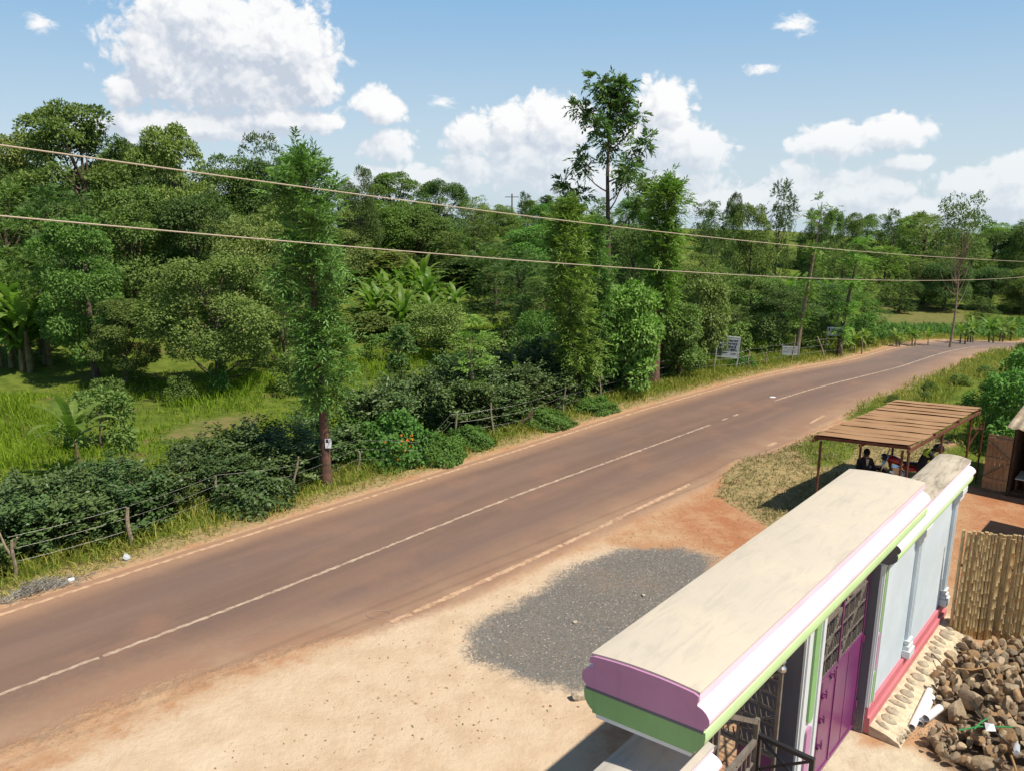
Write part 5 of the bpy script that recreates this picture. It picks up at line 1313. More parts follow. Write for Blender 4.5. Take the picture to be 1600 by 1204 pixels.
T += [('broad', 566, 62, 258, 64, 'dark', 'dark rounded tree right of the feathery tree top'),
      ('round', 622, 72, 268, 120, 'broad', 'wide flat-topped skyline tree in the middle of the hill'),
      ('broad', 690, 78, 281, 92, 'dark', 'dark round-headed tree next to the wide flat-topped tree'),
      ('open', 742, 88, 301, 66, 'broad', 'airy small skyline tree left of the distant power pole'),
      ('broad', 585, 68, 310, 120, 'green', 'fresh green tree below the wide flat-topped tree'),
      ('broad', 660, 70, 330, 130, 'broad', 'leafy tree on the slope above the banana grove'),
      ('broad', 740, 66, 345, 110, 'broad', 'leafy tree on the slope under the airy small tree'),
      ('broad', 820, 112, 304, 30, 'dark', 'small ball-headed tree beside the distant power pole'),
      ('broad', 878, 92, 283, 50, 'dark', 'dark narrow tree left of the tallest tree'),
      ('broad', 850, 105, 316, 60, 'green', 'low green skyline tree between the power pole and the tallest tree'),
      ('broad', 785, 104, 318, 60, 'broad', 'low skyline tree behind the distant power pole'),
      ('broad', 840, 72, 350, 130, 'green', 'bright leafy tree on the slope left of the tallest tree'),
      ('broad', 775, 56, 385, 110, 'dark', 'dark tree behind the right end of the banana grove'),
      ('broad', 815, 46, 400, 130, 'dark', 'deep dark tree in the thicket above the umbrella-crowned tree'),
      ('broad', 860, 42, 430, 110, 'broad', 'thicket tree left of the yellow-green columnar tree'),
      ('column', 1003, 58, 286, 58, 'broad', 'columnar tree between the tallest tree and the red-stubbed tree'),
      ('broad', 985, 48, 350, 90, 'dark', 'dark tree low behind the tallest tree'),
      ('open', 1098, 78, 308, 62, 'dark', 'greyish wispy tree right of the red-stubbed tree'),
      ('broad', 1137, 86, 297, 40, 'dark', 'narrow pointed tree right of the greyish wispy tree'),
      ('broad', 1168, 72, 318, 66, 'broad', 'left one of the pair of tall dense columnar trees'),
      ('broad', 1206, 74, 291, 60, 'dark', 'right and taller one of the pair of tall dense columnar trees'),
      ('broad', 1108, 60, 335, 70, 'dark', 'dark tree below the narrow pointed tree'),
      ('broad', 1085, 46, 395, 90, 'broad', 'leafy tree right of the red-stubbed columnar tree'),
      ('broad', 1175, 47, 430, 110, 'broad', 'leafy tree above the blue and white sign'),
      ('broad', 1225, 45, 445, 100, 'dark', 'dark-leaved tree behind the small white sign'),
      ('broad', 1285, 48, 440, 100, 'dark', 'dark-leaved tree behind the raised sign'),
      ('broad', 1350, 52, 458, 70, 'green', 'green bushy tree right of the raised sign'),
      ('broad', 1150, 42, 480, 80, 'olive', 'olive bush tree between the blue and white sign and the small sign'),
      ('broad', 1262, 96, 325, 46, 'dark', 'dark conical tree behind the pruned tufted tree'),
      ('broad', 1290, 100, 326, 36, 'dark', 'slim conical skyline tree right of the pruned tufted tree'),
      ('broad', 1320, 116, 330, 46, 'broad', 'first rounded skyline tree of the right-hand ridge'),
      ('broad', 1352, 122, 334, 60, 'broad', 'spreading skyline tree of the right-hand ridge'),
      ('broad', 1384, 118, 332, 42, 'dark', 'dark pointed tree in the middle of the right-hand ridge'),
      ('broad', 1432, 118, 336, 84, 'olive', 'pale broad tree left of the open round-crowned tree'),
      ('broad', 1485, 120, 345, 80, 'broad', 'broad tree behind the open round-crowned tree'),
      ('broad', 1540, 122, 362, 60, 'dark', 'tree on the ridge right of the open round-crowned tree'),
      ('broad', 1592, 112, 348, 70, 'broad', 'tall tree at the right picture edge on the ridge'),
      ('broad', 1566, 126, 360, 34, 'dark', 'small pointed tree near the right picture edge'),
      ('broad', 1310, 84, 392, 90, 'broad', 'green tree on the far slope under the slim conical tree'),
      ('broad', 1375, 96, 388, 90, 'lime', 'yellowish tree on the far slope above the brown field'),
      ('broad', 1440, 98, 392, 100, 'broad', 'large tree on the far slope left of the thin trunk'),
      ('broad', 1475, 92, 410, 80, 'dark', 'dark tree on the far slope behind the thin trunk'),
      ('broad', 1545, 94, 415, 80, 'dark', 'dark green tree on the far slope right of the thin trunk'),
      ('broad', 1595, 90, 420, 70, 'broad', 'tree on the far slope at the right picture edge'),
      ('broad', 1405, 90, 438, 70, 'dark', 'bushy tree at the top edge of the brown field'),
      ('broad', 1535, 80, 466, 46, 'dark', 'dark low mango-like tree by the far road bend')]
for kind, px, Y, top, w, leaf, label in T: grow(kind, px, Y, top, w, leaf, label)
# the rest of the woods: trees nothing tells apart
rng = np.random.default_rng(17)
BF = gtpoly((1335, 530), (1345, 478), (1420, 468), (1500, 482), (1530, 512), (1500, 530))
ZONES = [('left', -260, 540, 58, 120, 48, (235, 290), 'plain leafy tree deep inside the wood left of the feathery tree'),
         ('middle', 500, 1000, 58, 150, 66, (300, 400), 'plain leafy tree among many on the wooded hill in the middle'),
         ('right', 1000, 1700, 62, 175, 70, (345, 455), 'plain leafy tree among many on the far wooded slope to the right')]
for zn, x0, x1, y0, y1, n, (ta, tb), label in ZONES:
    for _ in range(n):
        px = rng.uniform(x0, x1); Y = y0 + (y1 - y0) * rng.random() ** 1.2; f = (Y - y0) / (y1 - y0)
        top = tb + (ta - tb) * f + rng.uniform(-12, 25)
        if zn == 'left': top += 45 * sstep(px, 250, 480) - 10
        if zn == 'middle': top = max(top, 315 - 0.02 * (px - 540))
        w = rng.uniform(52, 92) * 60 / Y + 12
        if px > 1320 and Y < 92: Y = rng.uniform(95, 175); top = rng.uniform(350, 440) - (Y - 95) * 0.5
        if sdf(BF, AT(px, 480, Y)[None, :2])[0] > -3: continue
        grow(rng.choice(['broad', 'broad', 'column']), px, Y, top, w, rng.choice(['broad', 'dark', 'green', 'olive', 'lime', 'broad']), label, group='trees of the %s woods' % zn)
# ---------------------------------------------------------------- bananas
def bananas(spots, label, group):
    for (px, py, hpx, v) in spots:
        p = GT(px, py); h = hpx * p[1] / FPX * 1.02
        e = plant('banana_plant', 'banana%d' % v, p[0], p[1], h, h * 0.47, LF['banana'], BANSTEM, label, 'banana plant', group, None, 3.6, 1.7, None, ('leaves', 'stem'))
BANSTEM = mat('banana_stem', (0.19, 0.17, 0.075), 0.7, 0.3, col2=(0.12, 0.075, 0.04), vscale=5)
e0 = GT(128, 742); plant('banana_plant', 'banana0', e0[0], e0[1], 2.7, 1.1, LF['banana'], BANSTEM, 'bright young banana plant rising behind the coffee hedge at left', 'banana plant', None, 0.9, 3.6, 1.7, None, ('leaves', 'stem'))
bananas([(18, 575, 150, 2), (48, 582, 165, 1), (78, 572, 140, 3), (-12, 580, 150, 1), (35, 560, 150, 2)], 'banana plant in the big clump at the left picture edge', 'big banana clump')
bananas([(-5, 500, 120, 2), (22, 500, 110, 1), (60, 490, 105, 3)], 'yellowing banana plant under the power wires at the left edge', 'upper left bananas')
rng = np.random.default_rng(51); gs = []
for k in range(40):
    py = rng.uniform(462, 528); px = rng.uniform(572, 660 + (py - 462) * 1.5); gs.append((px, py, rng.uniform(52, 78), int(rng.integers(1, 4))))
bananas(gs, 'banana plant in the grove on the middle slope', 'banana grove')
bananas([(783, 628, 62, 0), (812, 632, 76, 3), (856, 612, 84, 0), (872, 606, 76, 1), (708, 632, 36, 0), (612, 640, 34, 0)], 'small banana plant poking out behind the coffee hedge', 'bananas behind the hedge')
bananas([(1335, 550, 40, 0), (1350, 545, 36, 1)], 'small banana plant near the raised sign', 'bananas by the sign')
bananas([(1500, 537, 42, 1), (1520, 535, 44, 2), (1545, 535, 46, 3), (1562, 534, 46, 1), (1578, 533, 38, 2), (1425, 540, 34, 3), (1450, 540, 30, 0), (1400, 541, 30, 1)], 'low banana plant beside the far road bend', 'bananas by the bend')
for px, Y, hh_ in ((700, 72, 3.0), (730, 76, 3.0), (765, 70, 3.2), (800, 74, 3.0), (560, 64, 3.2), (590, 66, 3.0), (1230, 62, 3.0), (1255, 66, 3.2), (1310, 66, 3.0), (830, 80, 3)):
    p = AT(px, 400, Y); plant('banana_plant', 'banana%d' % random.randrange(4), p[0], Y, hh_ * 1.3, hh_ * 0.6, LF['banana'], BANSTEM, 'distant banana plant among the hillside trees', 'banana plant', 'hillside bananas', None, 3.6, 1.7, None, ('leaves', 'stem'))

# ---------------------------------------------------------------- fence line, hedge and creepers
FP = [(22, 905), (205, 852), (343, 797), (455, 782), (560, 737), (655, 735), (705, 692), (770, 682), (825, 670), (880, 647), (942, 628), (985, 614), (1014, 604), (1060, 592), (1118, 583), (1170, 578), (1199, 573), (1237, 567), (1290, 560), (1310, 558), (1345, 553)]
FG = np.array([GT(*p)[:2] for p in FP]); fs_ = np.concatenate([[0], np.cumsum(np.linalg.norm(np.diff(FG, axis=0), axis=1))])
FGs = FG.copy()
def fline(s): return np.array([np.interp(s, fs_, FGs[:, 0]), np.interp(s, fs_, FGs[:, 1])])
SEG = ['left of the square-cut post', 'between square-cut post and feathery tree', 'behind the orange-flowered creeper', 'from orange flowers to the columnar tree', 'right of the yellow-green columnar tree']
def seglabel(px): return SEG[0 if px < 205 else 1 if px < 500 else 2 if px < 700 else 3 if px < 900 else 4]
def ppx(x, y, z=0):
    c, s = math.cos(PITCH), math.sin(PITCH); dz = z - CAMH
    return 800 + FPX * x / (y * c - dz * s)
rng = np.random.default_rng(23)
tot = fs_[-1]
for row, (offn, hm) in enumerate(((0.95, 1.75), (2.3, 2.0), (3.7, 1.95))):
    s = -7.0
    while s < tot - 12:
        q = fline(np.clip(s, 0, tot)); tdir = nrm(fline(np.clip(s + 0.5, 0.5, tot)) - fline(np.clip(s, 0, tot - 0.5))) if s >= 0 else nrm(FG[1] - FG[0])
        if s < 0: q = FG[0] + tdir * s
        nn = np.array([-tdir[1], tdir[0]]); c = q + nn * (offn + rng.uniform(-0.2, 0.2)); px = ppx(*c)
        h = hm * (0.72 if px < 560 else 0.95) * rng.uniform(0.8, 1.15); s += rng.uniform(1.0, 1.35)
        if row == 2 and px < 640: continue
        if row == 0 and (px > 1060 or 520 < px < 690): continue
        if px > 1100 and row: continue
        plant('coffee_bush', 'coffee%d' % rng.integers(4), c[0], c[1], h, rng.uniform(0.85, 1.1), LF['coffee'], BARK, 'dark coffee bush, %s hedge row, %s' % (('front', 'second', 'back')[row], seglabel(px)), 'coffee bush', 'coffee hedge along the wire fence', None, 1.75, 0.95, None, ('leaves', 'stems'))
def creeper(px, py, wpx, hpx, leaf, label, grp=None, flower=False):
    p = GT(px, py); k = p[1] / FPX
    e = plant('creeper_mound', 'mound%d' % random.randrange(2), p[0], p[1], hpx * k, wpx * k / 2, LF[leaf], BARK, label, 'creeper', grp, None, 1.3, 1.3, None, ('leaves', 'stems'))
    if flower:
        rng = np.random.default_rng(2); d = nrm(np.array([[-0.25, -0.8, 0.55]]) + rng.normal(size=(14, 3)) * np.array([0.22, 0.10, 0.16])); n = len(d)
        Pt = np.repeat(d * np.array([1.36, 1.36, 1.36]), 5, 0); A = runit(rng, n * 5) + np.repeat(d, 5, 0) * 0.7; V = leaf_quads(Pt, A, np.repeat(d, 5, 0), 0.055, 0.045)
        link('blossoms', quad_mesh('blossoms', V, 4, rng.random(n * 5)), LF['flower'], e)
creeper(395, 788, 130, 52, 'coffee', 'dark green creeper mound behind the wires left of the feathery trunk')
creeper(560, 712, 110, 60, 'creep', 'bright creeper mound right of the feathery trunk')
creeper(620, 715, 130, 72, 'creep', 'bright creeper mound dotted with orange flowers', None, True)
creeper(690, 718, 80, 40, 'creep', 'low creeper patch by the leaning pale post')
creeper(735, 695, 74, 30, 'creep', 'low creeper patch left of the straight grey post')
creeper(140, 815, 50, 48, 'creep', 'broad-leaved vine on the hedge beside the square-cut post')
creeper(850, 662, 90, 22, 'creep', 'low creeper strip under the wires left of the columnar trees')
creeper(930, 640, 70, 20, 'creep', 'low creeper strip at the foot of the columnar trees')
creeper(20, 800, 90, 60, 'coffee', 'dark bushy creeper at the left edge behind the forked post')
creeper(1160, 574, 40, 18, 'creep', 'round green weed clump between the two roadside signs')
# shrubs on field and verges
SH = [(160, 700, 120, 90, 'broad', 'dark shrub behind the young banana plant'), (175, 650, 70, 60, 'broad', 'leafy shrub beside the red soil patch'), (285, 632, 50, 45, 'broad', 'small shrub in the shade of the spreading tree'),
      (345, 618, 40, 50, 'green', 'leafy sucker at the foot of the spreading tree'), (470, 610, 90, 60, 'broad', 'shrub left of the feathery trunk at the field edge'), (600, 565, 80, 40, 'green', 'weedy shrub patch below the banana grove'),
      (580, 530, 110, 40, 'broad', 'shrub under the banana grove at left'), (650, 540, 90, 34, 'broad', 'shrub under the banana grove at right'), (760, 590, 110, 60, 'broad', 'shrub between the dome tree and the small bananas'),
      (790, 570, 90, 60, 'dark', 'dark shrub below the thicket'), (870, 580, 70, 60, 'dark', 'dark shrub left of the columnar tree'), (900, 570, 80, 70, 'dark', 'tall dark shrub behind the columnar tree'),
      (1040, 575, 90, 60, 'dark', 'dark shrub behind the red-brown stub'), (1150, 555, 70, 50, 'broad', 'shrub behind the blue and white sign'), (1200, 552, 70, 60, 'dark', 'dark shrub left of the small white sign'),
      (1275, 548, 70, 50, 'broad', 'shrub between the small white sign and the raised sign'), (1350, 540, 60, 50, 'green', 'shrub right of the raised sign'), (1130, 565, 50, 36, 'dark', 'shrub left of the blue and white sign')]
for px, py, w, h, leaf, label in SH:
    p = GT(px, py); k = p[1] / FPX
    plant('shrub', 'shrub%d' % random.randrange(3), p[0], p[1], h * k, w * k / 2, LF[leaf], BARK, label, 'shrub', None, None, 2.2, 1.4)
for px, py, w, h, label in ((1575, 700, 120, 120, 'leafy green bush tallest beside the shelter roof'), (1600, 660, 110, 110, 'leafy green bush above the shack roof'), (1550, 690, 70, 75, 'leafy green bush nearest the shelter posts'), (1560, 640, 90, 55, 'lower leafy bush behind the shelter roof'), (1610, 625, 90, 80, 'leafy bush at the right edge of the verge'), (1640, 700, 120, 120, 'leafy bush cut by the right picture edge')):
    p = G(px, py); k = p[1] / FPX
    plant('shrub', 'shrub%d' % random.randrange(3), p[0], p[1], h * k, w * k / 2, LF['green'], BARK, label, 'bush', 'bushes beside the shelter', None, 2.2, 1.4)
p = G(1604, 575); plant('shrub', 'shrub1', p[0], p[1], 1.4, 0.6, LF['dark'], BARK, 'dark twiggy shrub hiding the far end of the road', 'shrub', None, None, 2.2, 1.4)
for px, py, w, h in ((1445, 625, 30, 14), (1500, 600, 34, 14), (1395, 628, 22, 12), (1452, 612, 26, 16), (1540, 590, 40, 18)):
    p = GT(px, py); k = p[1] / FPX
    plant('shrub', 'shrub%d' % random.randrange(3), p[0], p[1], h * k, w * k / 2, LF['broad'], BARK, 'low weed clump in the long grass of the near verge', 'weed', 'weeds on the near verge', None, 2.2, 1.4)
rng = np.random.default_rng(29)
for _ in range(60):                                  # undergrowth hiding the ground between the hillside trees
    px = rng.uniform(560, 1650); Y = rng.uniform(52, 110); p = AT(px, 450, Y)
    if px > 1320 and Y < 84: continue
    if px < 780 and Y < 64: continue
    if sdf(BF, p[None, :2])[0] > -2.5 or sdf(np.vstack([LE, RE[::-1]]), p[None, :2])[0] > -4: continue
    plant('shrub', 'shrub%d' % rng.integers(3), p[0], Y, rng.uniform(1.6, 3.4), rng.uniform(1.6, 3.0), LF[rng.choice(['broad', 'green', 'dark', 'olive', 'lime'])], BARK, 'plain shrub of the undergrowth between the hillside trees', 'shrub', 'hillside undergrowth', None, 2.2, 1.4)
# maize rows on the far field

# ---------------------------------------------------------------- wire fence
POSTW = mat('post_wood', (0.36, 0.29, 0.20), 0.9, 0.2, var=0.45, vscale=8, bump=0.5, bscale=40)
WIREM = mat('fence_wire', (0.30, 0.28, 0.26), 0.5, 0.5, metal=0.4)
fe = empty('wire_fence', (*FG[4], TZ(*FG[4])), 0, 'barbed wire fence on crooked wooden posts along the verge', 'fence')
fo = Vector((*FG[4], TZ(*FG[4])))
rng = np.random.default_rng(41)
# heights of the posts in photo pixels and sideways lean of their tops
PH = [70, 66, 58, 74, 34, 0, 48, 55, 30, 42, 40, 26, 34, 30, 0, 30, 22, 44, 34, 0, 24]
PL = [10, 2, -3, 15, 2, 0, 12, -2, 8, 2, -8, 4, -10, 4, 0, -2, -4, 2, -16, 0, 2]
tops = []
for i, (p, hp_, ln) in enumerate(zip(FG, PH, PL)):
    if not hp_: continue
    k = p[1] / FPX; z0 = TZ(*p); h = hp_ * k * 1.04; lx_ = ln * k
    mb = MB(); r_ = rng.uniform(0.028, 0.042) if i != 1 else 0.055
    pts = [Vector((p[0] + lx_ * q + 0.03 * math.sin(q * 5 + i), p[1] + 0.03 * math.cos(q * 4 + i), z0 - 0.12 + (h + 0.12) * q)) - fo for q in np.linspace(0, 1, 6)]
    mb.tube(pts, [r_ * (1.15 - 0.35 * q) for q in np.linspace(0, 1, 6)], 7)
    if i == 0:
        mb.tube([pts[3], pts[3] + Vector((-0.14, 0, 0.28)), pts[3] + Vector((-0.24, 0.02, 0.62))], [0.03, 0.026, 0.02], 6)
        mb.tube([pts[4], pts[4] + Vector((0.16, 0, 0.3))], [0.028, 0.02], 6)
    if i == 8: mb.tube([pts[0] + Vector((-0.45, 0, 0.1)), pts[5]], [0.035, 0.03], 6)
    mb.build('post', BARK_RED if i in (8,) else POSTW, fe, True)
for hz in (0.45, 0.80, 1.12):
    mb = MB(); pts = []
    for i in range(len(FG) - 1):
        a, b_ = FG[i], FG[i + 1]
        for q in (0, 0.33, 0.66): pt = a + (b_ - a) * q; pts.append(Vector((*pt, TZ(*pt) + hz * (0.9 if PH[i] else 0.8) - 0.03 * math.sin(math.pi * q))) - fo)
    mb.tube(pts, 0.0032, 4); mb.build('wire', WIREM, fe)

# ---------------------------------------------------------------- power wires overhead and the far pole
CABLE = mat('cable_pale', (0.46, 0.39, 0.29), 0.6, 0.3)
UP = [(0, 231), (200, 252), (400, 280), (600, 309), (800, 336), (1000, 359), (1200, 380), (1400, 397), (1600, 409)]
LO = [(0, 340), (200, 355), (400, 370), (600, 390), (800, 406), (1000, 421), (1200, 432), (1400, 438), (1600, 433)]
def cable(pts, label, r_):
    P_ = []
    for px, py in pts:
        d = ray(px, py); k = -11.5 / (d[0] - d[1]); P_.append(np.array([0, 0, CAMH]) + d * k)
    P_ = np.array(P_); u = P_[:, 0]; co = np.polyfit(u, P_[:, 2], 3)
    uu = np.concatenate([np.arange(-5, 20, 0.4)]); zz = np.polyval(co, uu)
    m0 = (zz[1] - zz[0]) / 0.4; m1 = (zz[-1] - zz[-2]) / 0.4
    pre = np.arange(-30, -5, 1.5); post = np.arange(21, 60, 2.0)
    U = np.concatenate([pre, uu, post]); Z = np.concatenate([zz[0] + m0 * (pre + 5), zz, zz[-1] + m1 * (post - 19.6) * 0.6])
    mb = MB(); mb.tube([(a, a + 11.5, z) for a, z in zip(U, Z)], r_, 6)
    tag(mb.build('power_cable', CABLE, None, True), label, 'power cable')
cable(UP, 'upper of the two pale overhead power cables', 0.0072)
cable(LO, 'lower of the two pale overhead power cables', 0.0072)
p = AT(800, 330, 104); zt = AT(800, 303, 104)[2]
po = empty('utility_pole', (p[0], 104, TZ(p[0], 104)), 0, 'distant power pole with a crossarm on the skyline', 'utility pole')
mb = MB(); mb.tube([(0, 0, -0.2), (0, 0, zt - TZ(p[0], 104))], [0.11, 0.08], 8); mb.build('pole', BARK, po)
mb = MB(); mb.bar((-0.9, 0, zt - TZ(p[0], 104) - 0.4), (0.9, 0, zt - TZ(p[0], 104) - 0.4), 0.09); mb.build('crossarm', BARK, po)

# ---------------------------------------------------------------- signs
SGN = mat('sign_white', (0.50, 0.54, 0.56), 0.5, 0.4, var=0.10, vscale=3)
SGB = mat('sign_blue', (0.022, 0.040, 0.085), 0.5, 0.4)
SGP = mat('sign_post_white', (0.62, 0.63, 0.60), 0.6, 0.3, var=0.2, vscale=5)
SGG = mat('sign_post_grey', (0.25, 0.24, 0.22), 0.7, 0.3)
def text_mesh(name, s, size, loc, m, parent, w=None):
    cu = bpy.data.curves.new('lettering', 'FONT'); cu.body = s; cu.size = size; cu.align_x = 'LEFT'; cu.align_y = 'CENTER'; cu.extrude = 0.002; cu.offset = 0.006 * size / 0.1
    o = bpy.data.objects.new(name, cu); COL.objects.link(o)
    bpy.context.view_layer.update()
    dg = bpy.context.evaluated_depsgraph_get(); me = bpy.data.meshes.new_from_object(o.evaluated_get(dg))
    wd = o.dimensions.x; bpy.data.objects.remove(o)
    sc = (w / wd) if w else 1.0
    me.transform(Matrix.Translation(loc) @ Matrix.Rotation(R(90), 4, 'X') @ Matrix.Diagonal((sc, 1, 1, 1)))
    me.materials.clear()
    return link(name, me, m, parent)
# blue and white sign on two legs
pa, pb = GT(1121, 577), GT(1146, 577); c0 = (pa + pb) / 2
kk = c0[1] / FPX; e = empty('signboard', (c0[0], c0[1], TZ(*c0[:2])), R(-14), 'white signboard with dark blue side panel on two white legs', 'sign')
w_, zb, zt = 1.02, 20 * kk, 53 * kk
e.rotation_euler = (0, R(3), R(-14))
mb = MB(); mb.box(-w_ / 2, w_ / 2, -0.015, 0.015, zb, zt); bd = mb.build('board', SGN, e)
mb = MB(); mb.box(-w_ / 2 + 0.03, -w_ / 2 + 0.25, -0.021, -0.0155, zb + 0.04, zb + (zt - zb) * 0.45); mb.box(-w_ / 2 + 0.03, -w_ / 2 + 0.25, -0.021, -0.0155, zb + (zt - zb) * 0.5, zt - 0.04); mb.build('blue_panel', SGB, bd)
mb = MB(); mb.ball((-w_ / 2 + 0.14, -0.023, zb + (zt - zb) * 0.64), 0.06, 0.006, 0.045, 10, 6); mb.ball((-w_ / 2 + 0.13, -0.023, zb + (zt - zb) * 0.72), 0.03, 0.006, 0.06, 8, 6); mb.build('emblem', SGN, bd)
H_ = zt - zb
for s, q, sz, ww in (('ADVENTIST', 0.80, 0.13, 0.66), ('CENTRE', 0.655, 0.13, 0.62), ('LICENCE', 0.505, 0.15, 0.58), ('MERU SIMBA', 0.36, 0.15, 0.62)):
    text_mesh('lettering', s, sz, (-w_ / 2 + 0.31, -0.0165, zb + H_ * q), SGB, bd, ww)
text_mesh('lettering', 'MERU', 0.08, (-w_ / 2 + 0.31, -0.0165, zb + H_ * 0.20), SGB, bd, 0.2); text_mesh('lettering', '07201', 0.08, (-w_ / 2 + 0.66, -0.0165, zb + H_ * 0.18), SGB, bd, 0.24)
mb = MB(); 
for a, b_ in (((-w_ / 2, zb), (-w_ / 2, zt)), ((w_ / 2, zb), (w_ / 2, zt)), ((-w_ / 2, zt), (w_ / 2, zt)), ((-w_ / 2, zb), (w_ / 2, zb))): mb.bar((a[0], 0, a[1]), (b_[0], 0, b_[1]), 0.045)
mb.build('frame', SGP, e)
for x in (-w_ / 2, w_ / 2):
    mb = MB(); mb.bar((x - 0.02, 0, -0.1), (x, 0, zb - 0.02), 0.05); mb.build('leg', SGP, e)
# low small white sign
c0 = GT(1236, 566); kk = c0[1] / FPX; e = empty('signboard', (c0[0], c0[1] + 0.25, TZ(*c0[:2])), R(-10), 'small low white sign with faded text on two short posts', 'sign')
w_, zb, zt = 25 * kk, 10 * kk, 24 * kk
mb = MB(); mb.box(-w_ / 2, w_ / 2, -0.015, 0.015, zb, zt); bd = mb.build('board', SGN, e)
for s, q, sz, ww in (('FAITH CHURCH', 0.80, 0.085, w_ * 0.8), ('ALL ARE WELCOME', 0.55, 0.07, w_ * 0.85), ('SUNDAY 9.00 AM', 0.33, 0.07, w_ * 0.8)): text_mesh('lettering', s, sz, (-w_ * 0.43, -0.0165, zb + (zt - zb) * q), SGG, bd, ww)
for x in (-w_ / 2, w_ / 2):
    mb = MB(); mb.bar((x, 0, -0.1), (x, 0, zt + 0.12), 0.05); mb.build('leg', SGG, e)
# raised sign near the pruned trunk
c0 = GT(1304, 556); kk = c0[1] / FPX; e = empty('signboard', (c0[0], c0[1] + 0.15, TZ(*c0[:2])), R(-12), 'white sign raised on tall posts beside a tree trunk', 'sign')
w_, zb, zt = 24 * kk, 31 * kk, 45 * kk
mb = MB(); mb.box(-w_ / 2, w_ / 2, -0.015, 0.015, zb, zt); bd = mb.build('board', SGN, e)
text_mesh('lettering', 'PRIMARY SCHOOL', 0.1, (-w_ * 0.33, -0.0165, zb + (zt - zb) * 0.74), SGG, bd, w_ * 0.78); text_mesh('lettering', 'MERU KENYA', 0.13, (-w_ * 0.33, -0.0165, zb + (zt - zb) * 0.46), SGB, bd, w_ * 0.78)
mb = MB(); mb.box(-w_ * 0.46, -w_ * 0.37, -0.02, -0.0155, zb + (zt - zb) * 0.5, zb + (zt - zb) * 0.9); mb.build('emblem', SGB, bd)
for x in (-w_ / 2 - 0.02, w_ / 2):
    mb = MB(); mb.bar((x, 0, -0.1), (x, 0, zt), 0.045); mb.build('leg', SGG, e)
# paper notice on the big trunk
PAPER = mat('paper', (0.78, 0.79, 0.80), 0.7, 0.2); INK = mat('ink_dark', (0.05, 0.05, 0.06), 0.7, 0.2)
d_ = ray(513, 692); Yn = trunk1[1] - 0.165; pn = AT(513, 692, Yn)
e = empty('paper_notice', pn, 0.12, 'white paper notice nailed to the reddish tree trunk', 'notice')
mb = MB(); mb.box(-0.09, 0.09, -0.012, -0.002, -0.14, 0.14); sh_ = mb.build('sheet', PAPER, e)
mb = MB(); mb.box(-0.07, 0.01, -0.014, -0.0125, 0.02, 0.12); mb.build('printed_panel', INK, sh_)

# ---------------------------------------------------------------- people and motorcycle under the shelter
SKIN = mat('skin_brown', (0.075, 0.038, 0.024), 0.5, 0.35); JKT = mat('cloth_dark', (0.022, 0.024, 0.030), 0.85, 0.2, var=0.3, vscale=8)
TRS = mat('cloth_charcoal', (0.030, 0.026, 0.032), 0.85, 0.2); HIVIS = mat('cloth_lime', (0.36, 0.52, 0.06), 0.8, 0.2); HAIR = mat('hair_black', (0.010, 0.009, 0.008), 0.8, 0.2)
SHIRT = mat('cloth_pale', (0.45, 0.42, 0.36), 0.8, 0.2); HELM = mat('helmet_black', (0.012, 0.014, 0.016), 0.25, 0.5); SHOE = mat('shoe_dark', (0.03, 0.022, 0.018), 0.6, 0.3)
def skin_body(name, J, E, m, parent, face_mats=None, root='pelvis', sub=1):
    """one continuous surface grown over a joint skeleton; face_mats(i centre) chooses skin or cloth"""
    keys = list(J); me = bpy.data.meshes.new(name); me.from_pydata([J[k][0] for k in keys], [(keys.index(a), keys.index(b_)) for a, b_ in E], [])
    o = bpy.data.objects.new(name, me); COL.objects.link(o)
    md = o.modifiers.new('skin', 'SKIN'); md.use_smooth_shade = True
    for k, v in zip(keys, me.skin_vertices[0].data):
        r_ = J[k][1]; v.radius = (r_, r_) if not isinstance(r_, tuple) else r_; v.use_root = (k == root)
    sd_ = o.modifiers.new('sub', 'SUBSURF'); sd_.levels = sd_.render_levels = sub
    bpy.context.view_layer.update()
    me2 = bpy.data.meshes.new_from_object(o.evaluated_get(bpy.context.evaluated_depsgraph_get()))
    bpy.data.objects.remove(o); 
    mats = m if isinstance(m, list) else [m]
    b_ = link(name, me2, mats, parent); me2.polygons.foreach_set('use_smooth', [True] * len(me2.polygons))
    if face_mats:
        for pl_ in me2.polygons: pl_.material_index = face_mats(pl_.center)
    return b_
def head_extras(e, c, fwd, side, up, hair=True):
    """face and hair around a head centre"""
    c, fwd, side, up = (Vector(v) for v in (c, fwd, side, up))
    mb = MB()
    if hair:
        M = Matrix((side, fwd, up)).transposed(); mb.ball(c + up * 0.025 - fwd * 0.012, 0.088, 0.104, 0.108, 12, 8, M); mb.build('hair', HAIR, e, 'all')
    mb = MB()
    for s in (-1, 1): mb.ball(c + fwd * 0.085 + side * 0.032 * s + up * 0.005, 0.012, nu=6, nv=5)
    mb.build('eyes', INK, e, 'all')
